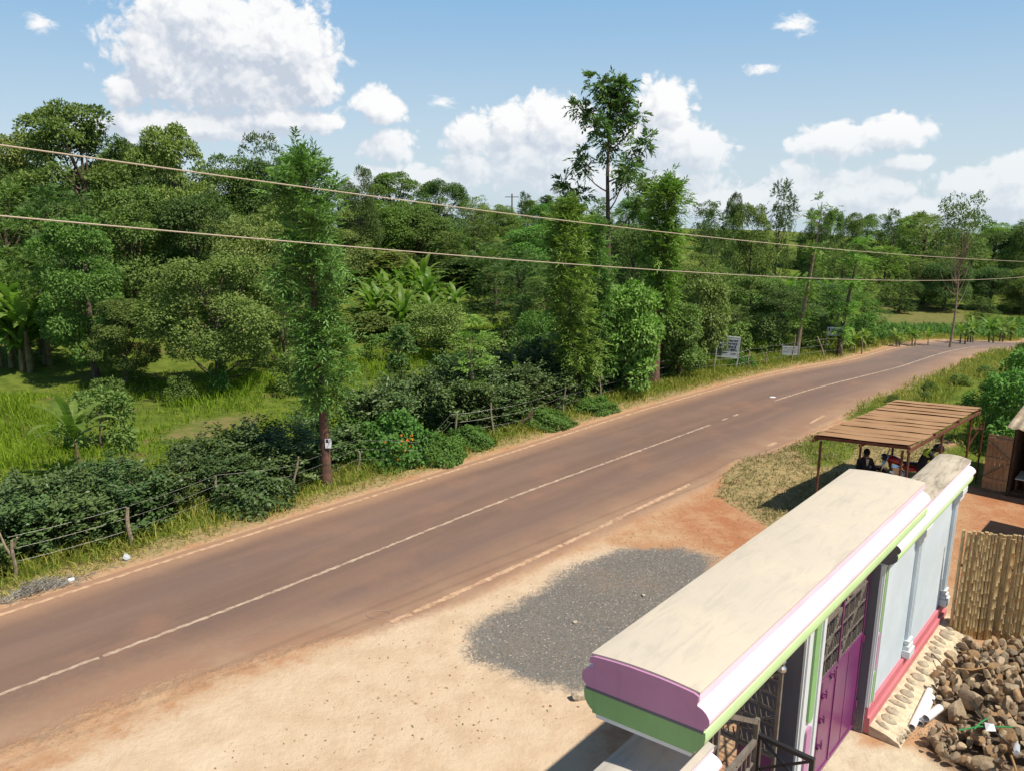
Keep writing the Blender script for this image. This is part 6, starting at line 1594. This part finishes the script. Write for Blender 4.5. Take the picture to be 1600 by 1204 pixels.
def hand(J, E, tag_, wrist, d, palm_side, grip=0.4):
    w, d, ps = Vector(wrist), Vector(d).normalized(), Vector(palm_side).normalized(); n_ = d.cross(ps).normalized()
    J[tag_ + 'palm'] = (w + d * 0.055, (0.034, 0.02)); E.append((tag_ + 'wr', tag_ + 'palm'))
    for i, (off, ln) in enumerate(((-0.027, 0.062), (-0.009, 0.076), (0.009, 0.072), (0.026, 0.056))):
        a = w + d * 0.095 + ps * off; b_ = a + (d - n_ * grip).normalized() * ln * 0.55; c = b_ + (d * 0.4 - n_ * (grip + 0.5)).normalized() * ln * 0.5
        J[f'{tag_}f{i}a'] = (a, 0.010); J[f'{tag_}f{i}b'] = (b_, 0.009); J[f'{tag_}f{i}c'] = (c, 0.008)
        E += [(tag_ + 'palm', f'{tag_}f{i}a'), (f'{tag_}f{i}a', f'{tag_}f{i}b'), (f'{tag_}f{i}b', f'{tag_}f{i}c')]
    t0 = w + d * 0.04 - ps * 0.035; t1 = t0 - ps * 0.02 + d * 0.03 - n_ * 0.015; J[tag_ + 't0'] = (t0, 0.012); J[tag_ + 't1'] = (t1, 0.009); E += [(tag_ + 'palm', tag_ + 't0'), (tag_ + 't0', tag_ + 't1')]

# seated person: dark jacket, facing the camera, on a rough bench
s0 = G(1348, 771); fw = nrm(np.array([0.05, -1.0])); ang = math.atan2(fw[1], fw[0]) + math.pi / 2
pe_ = empty('person', (s0[0], s0[1], TZ(*s0[:2])), ang, 'person sitting in a dark jacket under the left of the shelter roof', 'person')
J = dict(pelvis=((0, 0.10, 0.52), (0.155, 0.12)), waist=((0, 0.10, 0.68), (0.145, 0.11)), chest=((0, 0.07, 0.88), (0.175, 0.12)), upch=((0, 0.06, 1.00), (0.14, 0.10)), neck=((0, 0.045, 1.09), 0.055), head=((0, 0.015, 1.20), (0.082, 0.098)), crown=((0, 0.02, 1.29), (0.065, 0.08)))
E = [('pelvis', 'waist'), ('waist', 'chest'), ('chest', 'upch'), ('upch', 'neck'), ('neck', 'head'), ('head', 'crown')]
for s, n_ in ((-1, 'l'), (1, 'r')):
    J.update({n_ + 'sh': ((0.17 * s, 0.07, 0.985), 0.070), n_ + 'el': ((0.25 * s, -0.02, 0.74), 0.052), n_ + 'wr': ((0.12 * s, -0.24, 0.64), 0.036),
              n_ + 'hip': ((0.10 * s, 0.03, 0.50), 0.092), n_ + 'kn': ((0.15 * s, -0.38, 0.50), 0.068), n_ + 'an': ((0.14 * s, -0.40, 0.10), 0.045)})
    E += [('upch', n_ + 'sh'), (n_ + 'sh', n_ + 'el'), (n_ + 'el', n_ + 'wr'), ('pelvis', n_ + 'hip'), (n_ + 'hip', n_ + 'kn'), (n_ + 'kn', n_ + 'an')]
    hand(J, E, n_, (0.12 * s, -0.24, 0.64), (-0.4 * s, -0.9, -0.25), (0, -0.2, 1) if s > 0 else (0, 0.2, -1))
def fm(c):
    if c.z > 1.075: return 0
    if abs(c.x) < 0.22 and c.y < -0.235 and c.z > 0.57: return 0
    return 1 if c.z > 0.58 or abs(c.x) > 0.2 and c.z > 0.6 else 2
skin_body('body', J, E, [SKIN, JKT, TRS], pe_, fm)
mb = MB(); mb.ball((0, 0.035, 1.095), 0.075, 0.07, 0.03, 12, 6); mb.add([(-0.05, -0.058, 1.06), (0.05, -0.058, 1.06), (0.015, -0.068, 0.86), (-0.01, -0.068, 0.86)], [(0, 1, 2, 3)]); mb.build('shirt_collar', SHIRT, pe_, 'all')
head_extras(pe_, (0, 0.012, 1.215), (0, -1, 0), (1, 0, 0), (0, 0, 1))
for s in (-1, 1):
    mb = MB(); mb.ball((0.14 * s, -0.46, 0.055), 0.05, 0.13, 0.055, 10, 6); mb.build('shoe', SHOE, pe_, 'all')
bn = empty('bench', (s0[0], s0[1], TZ(*s0[:2])), ang, 'rough plank bench under the seated person', 'bench')
mb = MB(); mb.box(-0.55, 0.55, 0.02, 0.30, 0.36, 0.40); mb.build('seat', PLANK, bn)
for x in (-0.45, 0.45):
    mb = MB(); mb.tube([(x, 0.16, -0.1), (x, 0.16, 0.359)], 0.05, 8); mb.build('leg', PLANK, bn)

# standing person bending forward with a helmet, behind the motorcycle
s1 = G(1436, 774); ang = R(78)
pb_ = empty('person', (s1[0], s1[1], TZ(*s1[:2])), ang, 'person standing bent forward in dark clothes and lime vest, wearing a black helmet', 'person')
J = dict(pelvis=((0, 0.06, 0.90), (0.15, 0.12)), waist=((0, 0.03, 1.05), (0.14, 0.11)), chest=((0, -0.06, 1.21), (0.17, 0.12)), upch=((0, -0.14, 1.31), (0.14, 0.10)), neck=((0, -0.22, 1.37), 0.055), head=((0, -0.32, 1.40), (0.085, 0.095)), crown=((0, -0.39, 1.41), (0.07, 0.075)))
E = [('pelvis', 'waist'), ('waist', 'chest'), ('chest', 'upch'), ('upch', 'neck'), ('neck', 'head'), ('head', 'crown')]
for s, n_ in ((-1, 'l'), (1, 'r')):
    J.update({n_ + 'sh': ((0.17 * s, -0.13, 1.28), 0.068), n_ + 'el': ((0.22 * s, -0.22, 1.03), 0.050), n_ + 'wr': ((0.12 * s, -0.42, 1.06), 0.035),
              n_ + 'hip': ((0.095 * s, 0.06, 0.86), 0.098), n_ + 'kn': ((0.11 * s, 0.02, 0.48), 0.068), n_ + 'an': ((0.12 * s, 0.06, 0.10), 0.045)})
    E += [('upch', n_ + 'sh'), (n_ + 'sh', n_ + 'el'), (n_ + 'el', n_ + 'wr'), ('pelvis', n_ + 'hip'), (n_ + 'hip', n_ + 'kn'), (n_ + 'kn', n_ + 'an')]
    hand(J, E, n_, (0.12 * s, -0.42, 1.06), (0, -0.6, 0.8), (0, 1, 0.5))
def fm2(c):
    if c.y < -0.215 and c.z > 1.34 and abs(c.x) < 0.12: return 0
    if c.y < -0.40 and c.z < 1.3: return 0
    return 1 if c.z > 0.93 or (c.y < -0.2) else 2
skin_body('body', J, E, [SKIN, JKT, TRS], pb_, fm2)
mb = MB(); mb.ball((0, -0.085, 1.27), 0.185, 0.135, 0.14, 14, 7, Euler((R(35), 0, 0)).to_matrix()); mb.build('lime_vest', HIVIS, pb_, 'all')
mb = MB(); mb.ball((0, -0.34, 1.44), 0.125, 0.145, 0.125, 14, 9); hm_ = mb.build('helmet', HELM, pb_, 'all')
mb = MB(); mb.ball((0, -0.44, 1.40), 0.085, 0.06, 0.05, 10, 6); mb.build('visor', INK, hm_, 'all')
for s in (-1, 1):
    mb = MB(); mb.ball((0.12 * s, 0.0, 0.05), 0.05, 0.13, 0.05, 10, 6); mb.build('shoe', SHOE, pb_, 'all')

# motorcycle
MRED = mat('bike_red', (0.30, 0.012, 0.016), 0.25, 0.5, coat=0.4); MBLK = mat('bike_black', (0.015, 0.015, 0.017), 0.5, 0.4); CHR = mat('chrome', (0.6, 0.6, 0.6), 0.2, 0.5, metal=1.0); RUB = mat('rubber', (0.02, 0.02, 0.02), 0.9, 0.2)
mc = G(1404, 763); mk = empty('motorcycle', (mc[0], mc[1], TZ(*mc[:2])), R(163), 'red motorcycle parked between the two people under the shelter', 'motorcycle')
def wheel(x, r_):
    vs, fs, n1, n2 = [], [], 26, 8; mb = MB()
    for i in range(n1):
        for j in range(n2):
            a, b_ = 2 * math.pi * i / n1, 2 * math.pi * j / n2; rr = r_ - 0.05 + 0.05 * math.cos(b_); vs.append((x + rr * math.cos(a), 0.05 * math.sin(b_), r_ + rr * math.sin(a)))
            fs.append((i * n2 + j, ((i + 1) % n1) * n2 + j, ((i + 1) % n1) * n2 + (j + 1) % n2, i * n2 + (j + 1) % n2))
    mb.add(vs, fs); wl = mb.build('wheel', RUB, mk, 'all')
    mb = MB()
    for i in range(10): a = math.pi * 2 * i / 10; mb.bar((x, 0, r_), (x + (r_ - 0.09) * math.cos(a), 0, r_ + (r_ - 0.09) * math.sin(a)), 0.014)
    for i in range(24): a, b_ = 2 * math.pi * i / 24, 2 * math.pi * (i + 1) / 24; mb.bar((x + (r_ - 0.09) * math.cos(a), 0, r_ + (r_ - 0.09) * math.sin(a)), (x + (r_ - 0.09) * math.cos(b_), 0, r_ + (r_ - 0.09) * math.sin(b_)), 0.04, 0.02)
    mb.tube([(x, -0.06, r_), (x, 0.06, r_)], 0.06, 10); mb.build('rim', CHR, wl)
wheel(0.62, 0.30); wheel(-0.66, 0.30)
def loft(secs, n=12):
    mb = MB(); vs = []
    for (x, z, hw, hh_) in secs:
        for i in range(n): a = 2 * math.pi * i / n; vs.append((x, hw * math.cos(a), z + hh_ * math.sin(a)))
    fs = [(k * n + i, k * n + (i + 1) % n, (k + 1) * n + (i + 1) % n, (k + 1) * n + i) for k in range(len(secs) - 1) for i in range(n)]
    fs += [tuple(reversed(range(n))), tuple((len(secs) - 1) * n + i for i in range(n))]; mb.add(vs, fs); return mb
loft([(-0.02, 0.80, 0.06, 0.05), (0.06, 0.83, 0.115, 0.10), (0.20, 0.87, 0.135, 0.12), (0.34, 0.88, 0.11, 0.10), (0.42, 0.87, 0.05, 0.05)]).build('fuel_tank', MRED, mk, 'all')
loft([(-0.86, 0.83, 0.06, 0.03), (-0.7, 0.82, 0.11, 0.05), (-0.4, 0.79, 0.125, 0.055), (-0.15, 0.79, 0.11, 0.05), (0.0, 0.82, 0.07, 0.03)]).build('seat', MBLK, mk, 'all')
loft([(-0.80, 0.72, 0.08, 0.04), (-0.55, 0.68, 0.12, 0.09), (-0.25, 0.66, 0.13, 0.10), (-0.05, 0.68, 0.10, 0.08)]).build('side_cover', MRED, mk, 'all')
mb = loft([(-0.12, 0.42, 0.10, 0.12), (0.02, 0.45, 0.13, 0.16), (0.2, 0.47, 0.12, 0.15), (0.3, 0.5, 0.08, 0.1)])
for k in range(5): mb.box(0.02, 0.24, -0.14, 0.14, 0.52 + k * 0.035, 0.535 + k * 0.035)
mb.build('engine', CHR, mk)
mb = MB(); mb.bar((0.36, 0, 0.86), (-0.15, 0, 0.62), 0.05); mb.bar((0.36, 0, 0.84), (0.22, 0, 0.4), 0.045); mb.bar((0.22, 0, 0.34), (-0.15, 0, 0.32), 0.045); mb.bar((-0.15, 0, 0.32), (-0.66, 0.09, 0.30), 0.04); mb.bar((-0.15, 0, 0.32), (-0.66, -0.09, 0.30), 0.04); mb.bar((-0.66, 0.1, 0.3), (-0.5, 0.11, 0.72), 0.045); mb.bar((-0.66, -0.1, 0.3), (-0.5, -0.11, 0.72), 0.045); mb.build('frame', MBLK, mk)
for s in (-1, 1):
    mb = MB(); mb.tube([(0.62, 0.085 * s, 0.30), (0.38, 0.085 * s, 0.98)], 0.024, 8); mb.build('fork_leg', CHR, mk, 'all')
mb = MB(); mb.tube([(0.28, 0.38, 1.06), (0.33, 0.22, 1.08), (0.38, 0.08, 1.0), (0.38, -0.08, 1.0), (0.33, -0.22, 1.08), (0.28, -0.38, 1.06)], 0.014, 7); hb = mb.build('handlebar', MBLK, mk, 'all')
for s in (-1, 1):
    mb = MB(); mb.tube([(0.32, 0.26 * s, 1.08), (0.33, 0.31 * s, 1.25)], 0.008, 5); mb.ball((0.33, 0.33 * s, 1.28), 0.03, 0.055, 0.04, 10, 6); mb.build('mirror', MBLK, hb, 'all')
mb = MB(); mb.ball((0.48, 0, 0.93), 0.09, 0.10, 0.10, 12, 8); hl = mb.build('headlight', MBLK, mk, 'all'); mb = MB(); mb.ball((0.545, 0, 0.93), 0.03, 0.075, 0.075, 12, 6); mb.build('lens', CHR, hl, 'all')
def fender(x, r_, a0, a1, m):
    mb = MB(); vs = []; n = 12
    for i in range(n + 1):
        a = a0 + (a1 - a0) * i / n
        for y in (-0.075, -0.04, 0.04, 0.075): vs.append((x + (r_ + (0.0 if abs(y) > 0.05 else 0.02)) * math.cos(a), y, 0.30 + (r_ + (0.0 if abs(y) > 0.05 else 0.02)) * math.sin(a)))
    mb.add(vs, [(i * 4 + j, i * 4 + j + 1, (i + 1) * 4 + j + 1, (i + 1) * 4 + j) for i in range(n) for j in range(3)]); mb.build('mudguard', m, mk, 'all')
fender(0.62, 0.33, R(20), R(150), MRED); fender(-0.66, 0.35, R(50), R(175), MBLK)
mb = MB(); mb.tube([(0.2, -0.12, 0.40), (0.0, -0.15, 0.28), (-0.3, -0.16, 0.27), (-0.85, -0.17, 0.36)], [0.025, 0.025, 0.04, 0.045], 8); mb.build('exhaust', CHR, mk, 'all')
mb = MB(); mb.ball((-0.90, 0, 0.76), 0.04, 0.07, 0.04, 8, 6); mb.build('tail_light', MRED, mk, 'all')
mb = MB(); mb.bar((-0.1, 0.1, 0.3), (-0.16, 0.28, 0.0), 0.025); mb.build('side_stand', MBLK, mk)

# ---------------------------------------------------------------- rock heap and building scraps in the yard
def rock_proto(seed):
    rng = np.random.default_rng(seed); bm = bmesh.new(); bmesh.ops.create_icosphere(bm, subdivisions=3, radius=1.0)
    pl_ = [(nrm(rng.normal(size=3)), rng.uniform(0.45, 0.78)) for _ in range(13)]; sc = np.array([rng.uniform(0.85, 1.3), rng.uniform(0.75, 1.05), rng.uniform(0.6, 0.85)]); off = rng.uniform(0, 9, 3)
    for v in bm.verts:
        p = np.array(v.co)
        for n_, d in pl_:
            k = p @ n_
            if k > d: p = p - n_ * (k - d) * 0.92
        p = p * (1 + 0.035 * np.sin(p[0] * 9 + off[0]) * np.sin(p[1] * 8 + off[1]) + 0.02 * np.sin(p[2] * 17 + off[2]))
        v.co = Vector(p * sc)
    me = bpy.data.meshes.new('stone'); bm.to_mesh(me); bm.free(); me.polygons.foreach_set('use_smooth', [True] * len(me.polygons)); me.set_sharp_from_angle(angle=R(26)); return me
RK = [rock_proto(200 + i) for i in range(9)]
def rockmat(name, a, b_, c_):
    m = bpy.data.materials.new(name); m.use_nodes = True; t = NT(m.node_tree); b = t.n['Principled BSDF']; tc = t.new('ShaderNodeTexCoord').outputs['Object']; oi = t.new('ShaderNodeObjectInfo')
    v = t.vm('ADD', t.vm('SCALE', tc, 1.0), t.vm('SCALE', oi.outputs['Location'], 3.0))
    n1, n2 = t.noise(1.1, 6, 0.65, v), t.noise(7, 6, 0.7, v); c = t.mix(t.step(n1, 0.35, 0.65), a, b_); c = t.mix(t.m('MULTIPLY', t.step(n2, 0.48, 0.7), 0.6), c, c_)
    hs = t.new('ShaderNodeHueSaturation'); t.l.new(c, hs.inputs['Color']); t.l.new(t.m('ADD', 0.72, t.m('MULTIPLY', oi.outputs['Random'], 0.6)), hs.inputs['Value'])
    t.l.new(hs.outputs[0], b.inputs['Base Color']); b.inputs['Roughness'].default_value = 0.9; b.inputs['Specular IOR Level'].default_value = 0.2
    bp = t.new('ShaderNodeBump'); bp.inputs['Strength'].default_value = 0.7; bp.inputs['Distance'].default_value = 0.03; t.l.new(n2, bp.inputs['Height']); t.l.new(bp.outputs[0], b.inputs['Normal']); return m
RM = [('grey', rockmat('rock_grey', (0.31, 0.235, 0.155), (0.40, 0.31, 0.21), (0.20, 0.145, 0.10))), ('brown', rockmat('rock_brown', (0.38, 0.235, 0.12), (0.30, 0.20, 0.115), (0.19, 0.125, 0.08))), ('tan', rockmat('rock_tan', (0.46, 0.35, 0.22), (0.37, 0.28, 0.18), (0.25, 0.18, 0.12)))]
hpoly = gpoly((1470, 1120), (1452, 1085), (1462, 1050), (1490, 1018), (1540, 1010), (1620, 1005), (1680, 1080), (1700, 1240), (1580, 1260), (1510, 1210), (1455, 1180), (1440, 1160), (1500, 1140))
heap = lambda q: 0.06 + 0.36 * sstep(sdf(hpoly, q), 0.0, 0.95)
rng = np.random.default_rng(77)
lo, hi = hpoly.min(0), hpoly.max(0); placed = []
def rock_label(c, q, big):
    px = ppx(q[0], q[1]); 
    return ('large ' if big else 'small ') + c + ' building stone in the heap, ' + ('next to the pipes' if px < 1475 else 'towards the cane fence' if q[1] > G(1540, 1090)[1] else 'in front near the yard floor')
for layer, (n, rmin, rmax, lift) in zip((0, 0, 1, 2), ((260, 0.17, 0.24, 0.0), (1600, 0.07, 0.17, 0.0), (520, 0.05, 0.15, 0.12), (120, 0.05, 0.10, 0.24))):
    for _ in range(n):
        q = rng.uniform(lo, hi); s = sdf(hpoly, q[None])[0]; r_ = rng.uniform(rmin, rmax) * (1.2 if rng.random() < 0.2 else 0.9)
        if s < 0.02: continue
        z = float(heap(q[None])[0]) + lift - r_ * 0.25
        if ppx(q[0], q[1], z) > 1680: continue
        if any((q[0] - a) ** 2 + (q[1] - b_) ** 2 < ((r_ + c) * 0.70) ** 2 for a, b_, c, ll_ in placed if ll_ == layer): continue
        placed.append((q[0], q[1], r_, layer))
        nm, m = RM[rng.choice(3, p=(0.55, 0.25, 0.20))]
        o = bpy.data.objects.new('stone', RK[rng.integers(len(RK))]); COL.objects.link(o)
        if not o.data.materials: o.data.materials.append(m)
        o.material_slots[0].link = 'OBJECT'; o.material_slots[0].material = m
        o.location = (*q, max(z, r_ * 0.45)); o.scale = (r_,) * 3; o.rotation_euler = rng.uniform(0, 6.28, 3)
        tag(o, rock_label(nm, q, r_ > 0.115), 'stone', 'building stones heaped beside the plinth')
print('ROCKS', len(placed))
# loose stones outside the heap
for px, py, r_, label in ((905, 1090, 0.16, 'pale broken stone lying at the edge of the gravel patch'), (1006, 930, 0.06, 'pale stone lying in the gravel patch near the canopy'), (899, 972, 0.05, 'small tan stone in the middle of the gravel patch'), (757, 1028, 0.05, 'white pebble at the near left of the gravel patch'), (1440, 1062, 0.13, 'yellowish flat stone on top of the white pipes')):
    p = G(px, py); o = bpy.data.objects.new('stone', RK[int(px) % 9]); COL.objects.link(o); o.material_slots[0].link = 'OBJECT'; o.material_slots[0].material = mat('stone_pale', (0.46, 0.38, 0.29), 0.9, 0.2, var=0.4, vscale=2)
    o.location = (p[0], p[1], r_ * 0.4); o.scale = (r_, r_, r_ * 0.7); o.rotation_euler = (0.3, 0.2, px); tag(o, label, 'stone')
PVC = mat('pvc_white', (0.74, 0.74, 0.75), 0.35, 0.5, var=0.06, vscale=2); PVG = mat('pvc_grey', (0.40, 0.38, 0.35), 0.5, 0.4)
def pipe(a, b_, r_, m, label, za=0.0, zb=0.0):
    A, B = Vector(G(*a, za)), Vector(G(*b_, zb)); A.z += r_; B.z += r_; t_ = (B - A).normalized(); mb = MB()
    vs, n = [], 16; x = t_.cross(Vector((0, 0, 1))).normalized(); y = x.cross(t_)
    for c, rr in ((A, r_), (B, r_), (B, r_ * 0.86), (A, r_ * 0.86)):
        for i in range(n): q = 2 * math.pi * i / n; vs.append(c + (x * math.cos(q) + y * math.sin(q)) * rr)
    mb.add(vs, [(k * n + i, k * n + (i + 1) % n, ((k + 1) % 4) * n + (i + 1) % n, ((k + 1) % 4) * n + i) for k in range(4) for i in range(n)])
    o = mb.build('pipe', m, None, True); tag(o, label, 'pipe', None)
pipe((1424, 1140), (1452, 1082), 0.055, PVC, 'longest white plastic pipe beside the stone footing', 0.02, 0.06)
pipe((1437, 1134), (1456, 1092), 0.05, PVC, 'white plastic pipe lying right against the longest pipe', 0.0, 0.0)
pipe((1418, 1125), (1436, 1090), 0.045, PVG, 'grey pipe lying between the longest pipe and the footing')
pipe((1446, 1127), (1468, 1110), 0.062, PVC, 'short wide white pipe stub pointing to the rocks', 0.10, 0.12)
GRN = mat('plastic_green', (0.03, 0.22, 0.07), 0.5, 0.4); BLKP = mat('cable_black', (0.02, 0.02, 0.02), 0.5, 0.4)
def stick(pts, r_, m, name, label, cat):
    mb = MB(); mb.tube([Vector(G(px, py, z)) for px, py, z in pts], r_, 6); tag(mb.build(name, m, None, True), label, cat)
stick(((1498, 1140, 0.56), (1530, 1134, 0.58), (1582, 1135, 0.60)), 0.012, GRN, 'plastic_strip', 'long green plastic strip lying flat across the rocks', 'strip')
stick(((1522, 1138, 0.60), (1532, 1128, 0.62), (1543, 1121, 0.64)), 0.012, GRN, 'plastic_strip', 'short green plastic strip tilted up on the rocks', 'strip')
stick(((1515, 1095, 0.56), (1535, 1120, 0.58), (1556, 1145, 0.58), (1580, 1165, 0.56)), 0.012, BLKP, 'cable', 'black cable trailing over the rock heap', 'cable')
stick(((1520, 1092, 0.57), (1540, 1125, 0.57), (1572, 1160, 0.56)), 0.010, BLKP, 'cable', 'thinner black cable beside the trailing cable on the rocks', 'cable')
stick(((1580, 1180, 0.55), (1587, 1200, 0.56), (1592, 1225, 0.55)), 0.018, BARK_TAN, 'reed_stick', 'yellow reed stick at the lower right of the rocks', 'stick')
stick(((1456, 1020, 0.20), (1476, 1040, 0.22), (1490, 1052, 0.3)), 0.012, BARK, 'reed_stick', 'dark twig leaning on the stone footing', 'stick')
stick(((1485, 1042, 0.36), (1520, 1046, 0.42), (1550, 1040, 0.45)), 0.012, BARK_TAN, 'reed_stick', 'broken cane lying at the top of the rock heap', 'stick')
# white scrap, clear bottle
mb = MB(); p = Vector(G(1545, 1138, 0.58)); mb.add([p + Vector(v) for v in ((-0.07, -0.05, 0), (0.06, -0.08, 0.02), (0.09, 0.04, 0.05), (-0.03, 0.08, 0.06), (0.01, 0.0, 0.09))], [(0, 1, 4), (1, 2, 4), (2, 3, 4), (3, 0, 4)])
tag(mb.build('paper_scrap', PAPER), 'crumpled white scrap caught among the rocks', 'scrap')
GL = bpy.data.materials.new('clear_plastic'); GL.use_nodes = True; b = GL.node_tree.nodes['Principled BSDF']; b.inputs['Base Color'].default_value = (0.75, 0.80, 0.84, 1); b.inputs['Roughness'].default_value = 0.12; b.inputs['Transmission Weight'].default_value = 0.55
mb = MB(); p0_, p1_ = Vector(G(1588, 1175, 0.62)), Vector(G(1590, 1150, 0.64)); tt = (p1_ - p0_).normalized(); L_ = 0.26
mb.tube([p0_, p0_ + tt * 0.01, p0_ + tt * 0.17, p0_ + tt * 0.215, p0_ + tt * 0.25], [0.040, 0.043, 0.043, 0.016, 0.015], 12); bo = mb.build('bottle', GL, None, True); tag(bo, 'clear plastic bottle lying on the rocks at the right edge', 'bottle')
# roadside litter
p = GT(198, 874); mb = MB(); rng = np.random.default_rng(6)
mb.ball((0, 0, 0.06), 0.085, 0.08, 0.085, 9, 7); mb.v = [tuple(np.array(v) * (1 + rng.uniform(-0.22, 0.22))) for v in mb.v]
o = mb.build('plastic_bag', SGN); o.location = (p[0], p[1], p[2]); tag(o, 'crumpled white plastic bag on the verge below the square-cut post', 'bag')
p = GT(60, 922); mb = MB()
ASH = mat('cut_weeds_grey', (0.24, 0.22, 0.185), 0.9, 0.1, col2=(0.36, 0.34, 0.30), vscale=5)
for _ in range(520):
    q = rng.normal(size=2) * np.array([0.42, 0.13]); a = rng.uniform(0, 6.28); c = np.array([*q, 0.02 + max(0, 0.20 - 0.3 * abs(q[0])) * rng.random()]); d_ = np.array([math.cos(a), math.sin(a), rng.uniform(-0.2, 0.3)]) * rng.uniform(0.05, 0.16)
    mb.tube([c - d_, c + d_], 0.005, 3, False)
o = mb.build('weed_pile', ASH); o.location = (p[0], p[1], p[2]); o.rotation_euler = (0, 0, R(42)); tag(o, 'grey heap of cut dry weeds at the left road edge', 'weed pile')
p = GT(112, 908); mb = MB(); mb.box(-0.06, 0.06, -0.04, 0.04, 0, 0.08); o = mb.build('paper_scrap', PAPER, bevel=0.01); o.location = p + np.array([0, 0, 0.0]); o.rotation_euler = (0, 0, 0.5); tag(o, 'white carton scrap beside the grey weed heap', 'scrap')
p = G(592, 960); mb = MB(); mb.tube([(0.24 * math.cos(a), 0.15 * math.sin(a), 0.008) for a in np.linspace(0, 6.28, 25)], 0.012, 5)
o = mb.build('ring_of_grit', mat('grit', (0.30, 0.20, 0.155), 0.9, 0.1)); o.name = 'cover_ring'; o.location = (p[0], p[1], 0.0); tag(o, 'faint round cover ring in the tarmac near the broken line', 'cover')
p = GT(1207, 621); mb = MB(); mb.ball((0, 0, 0.02), 0.13, 0.07, 0.03, 9, 6); o = mb.build('paper_scrap', PAPER); o.location = p; tag(o, 'flattened white scrap on the road where the centre line restarts', 'scrap')
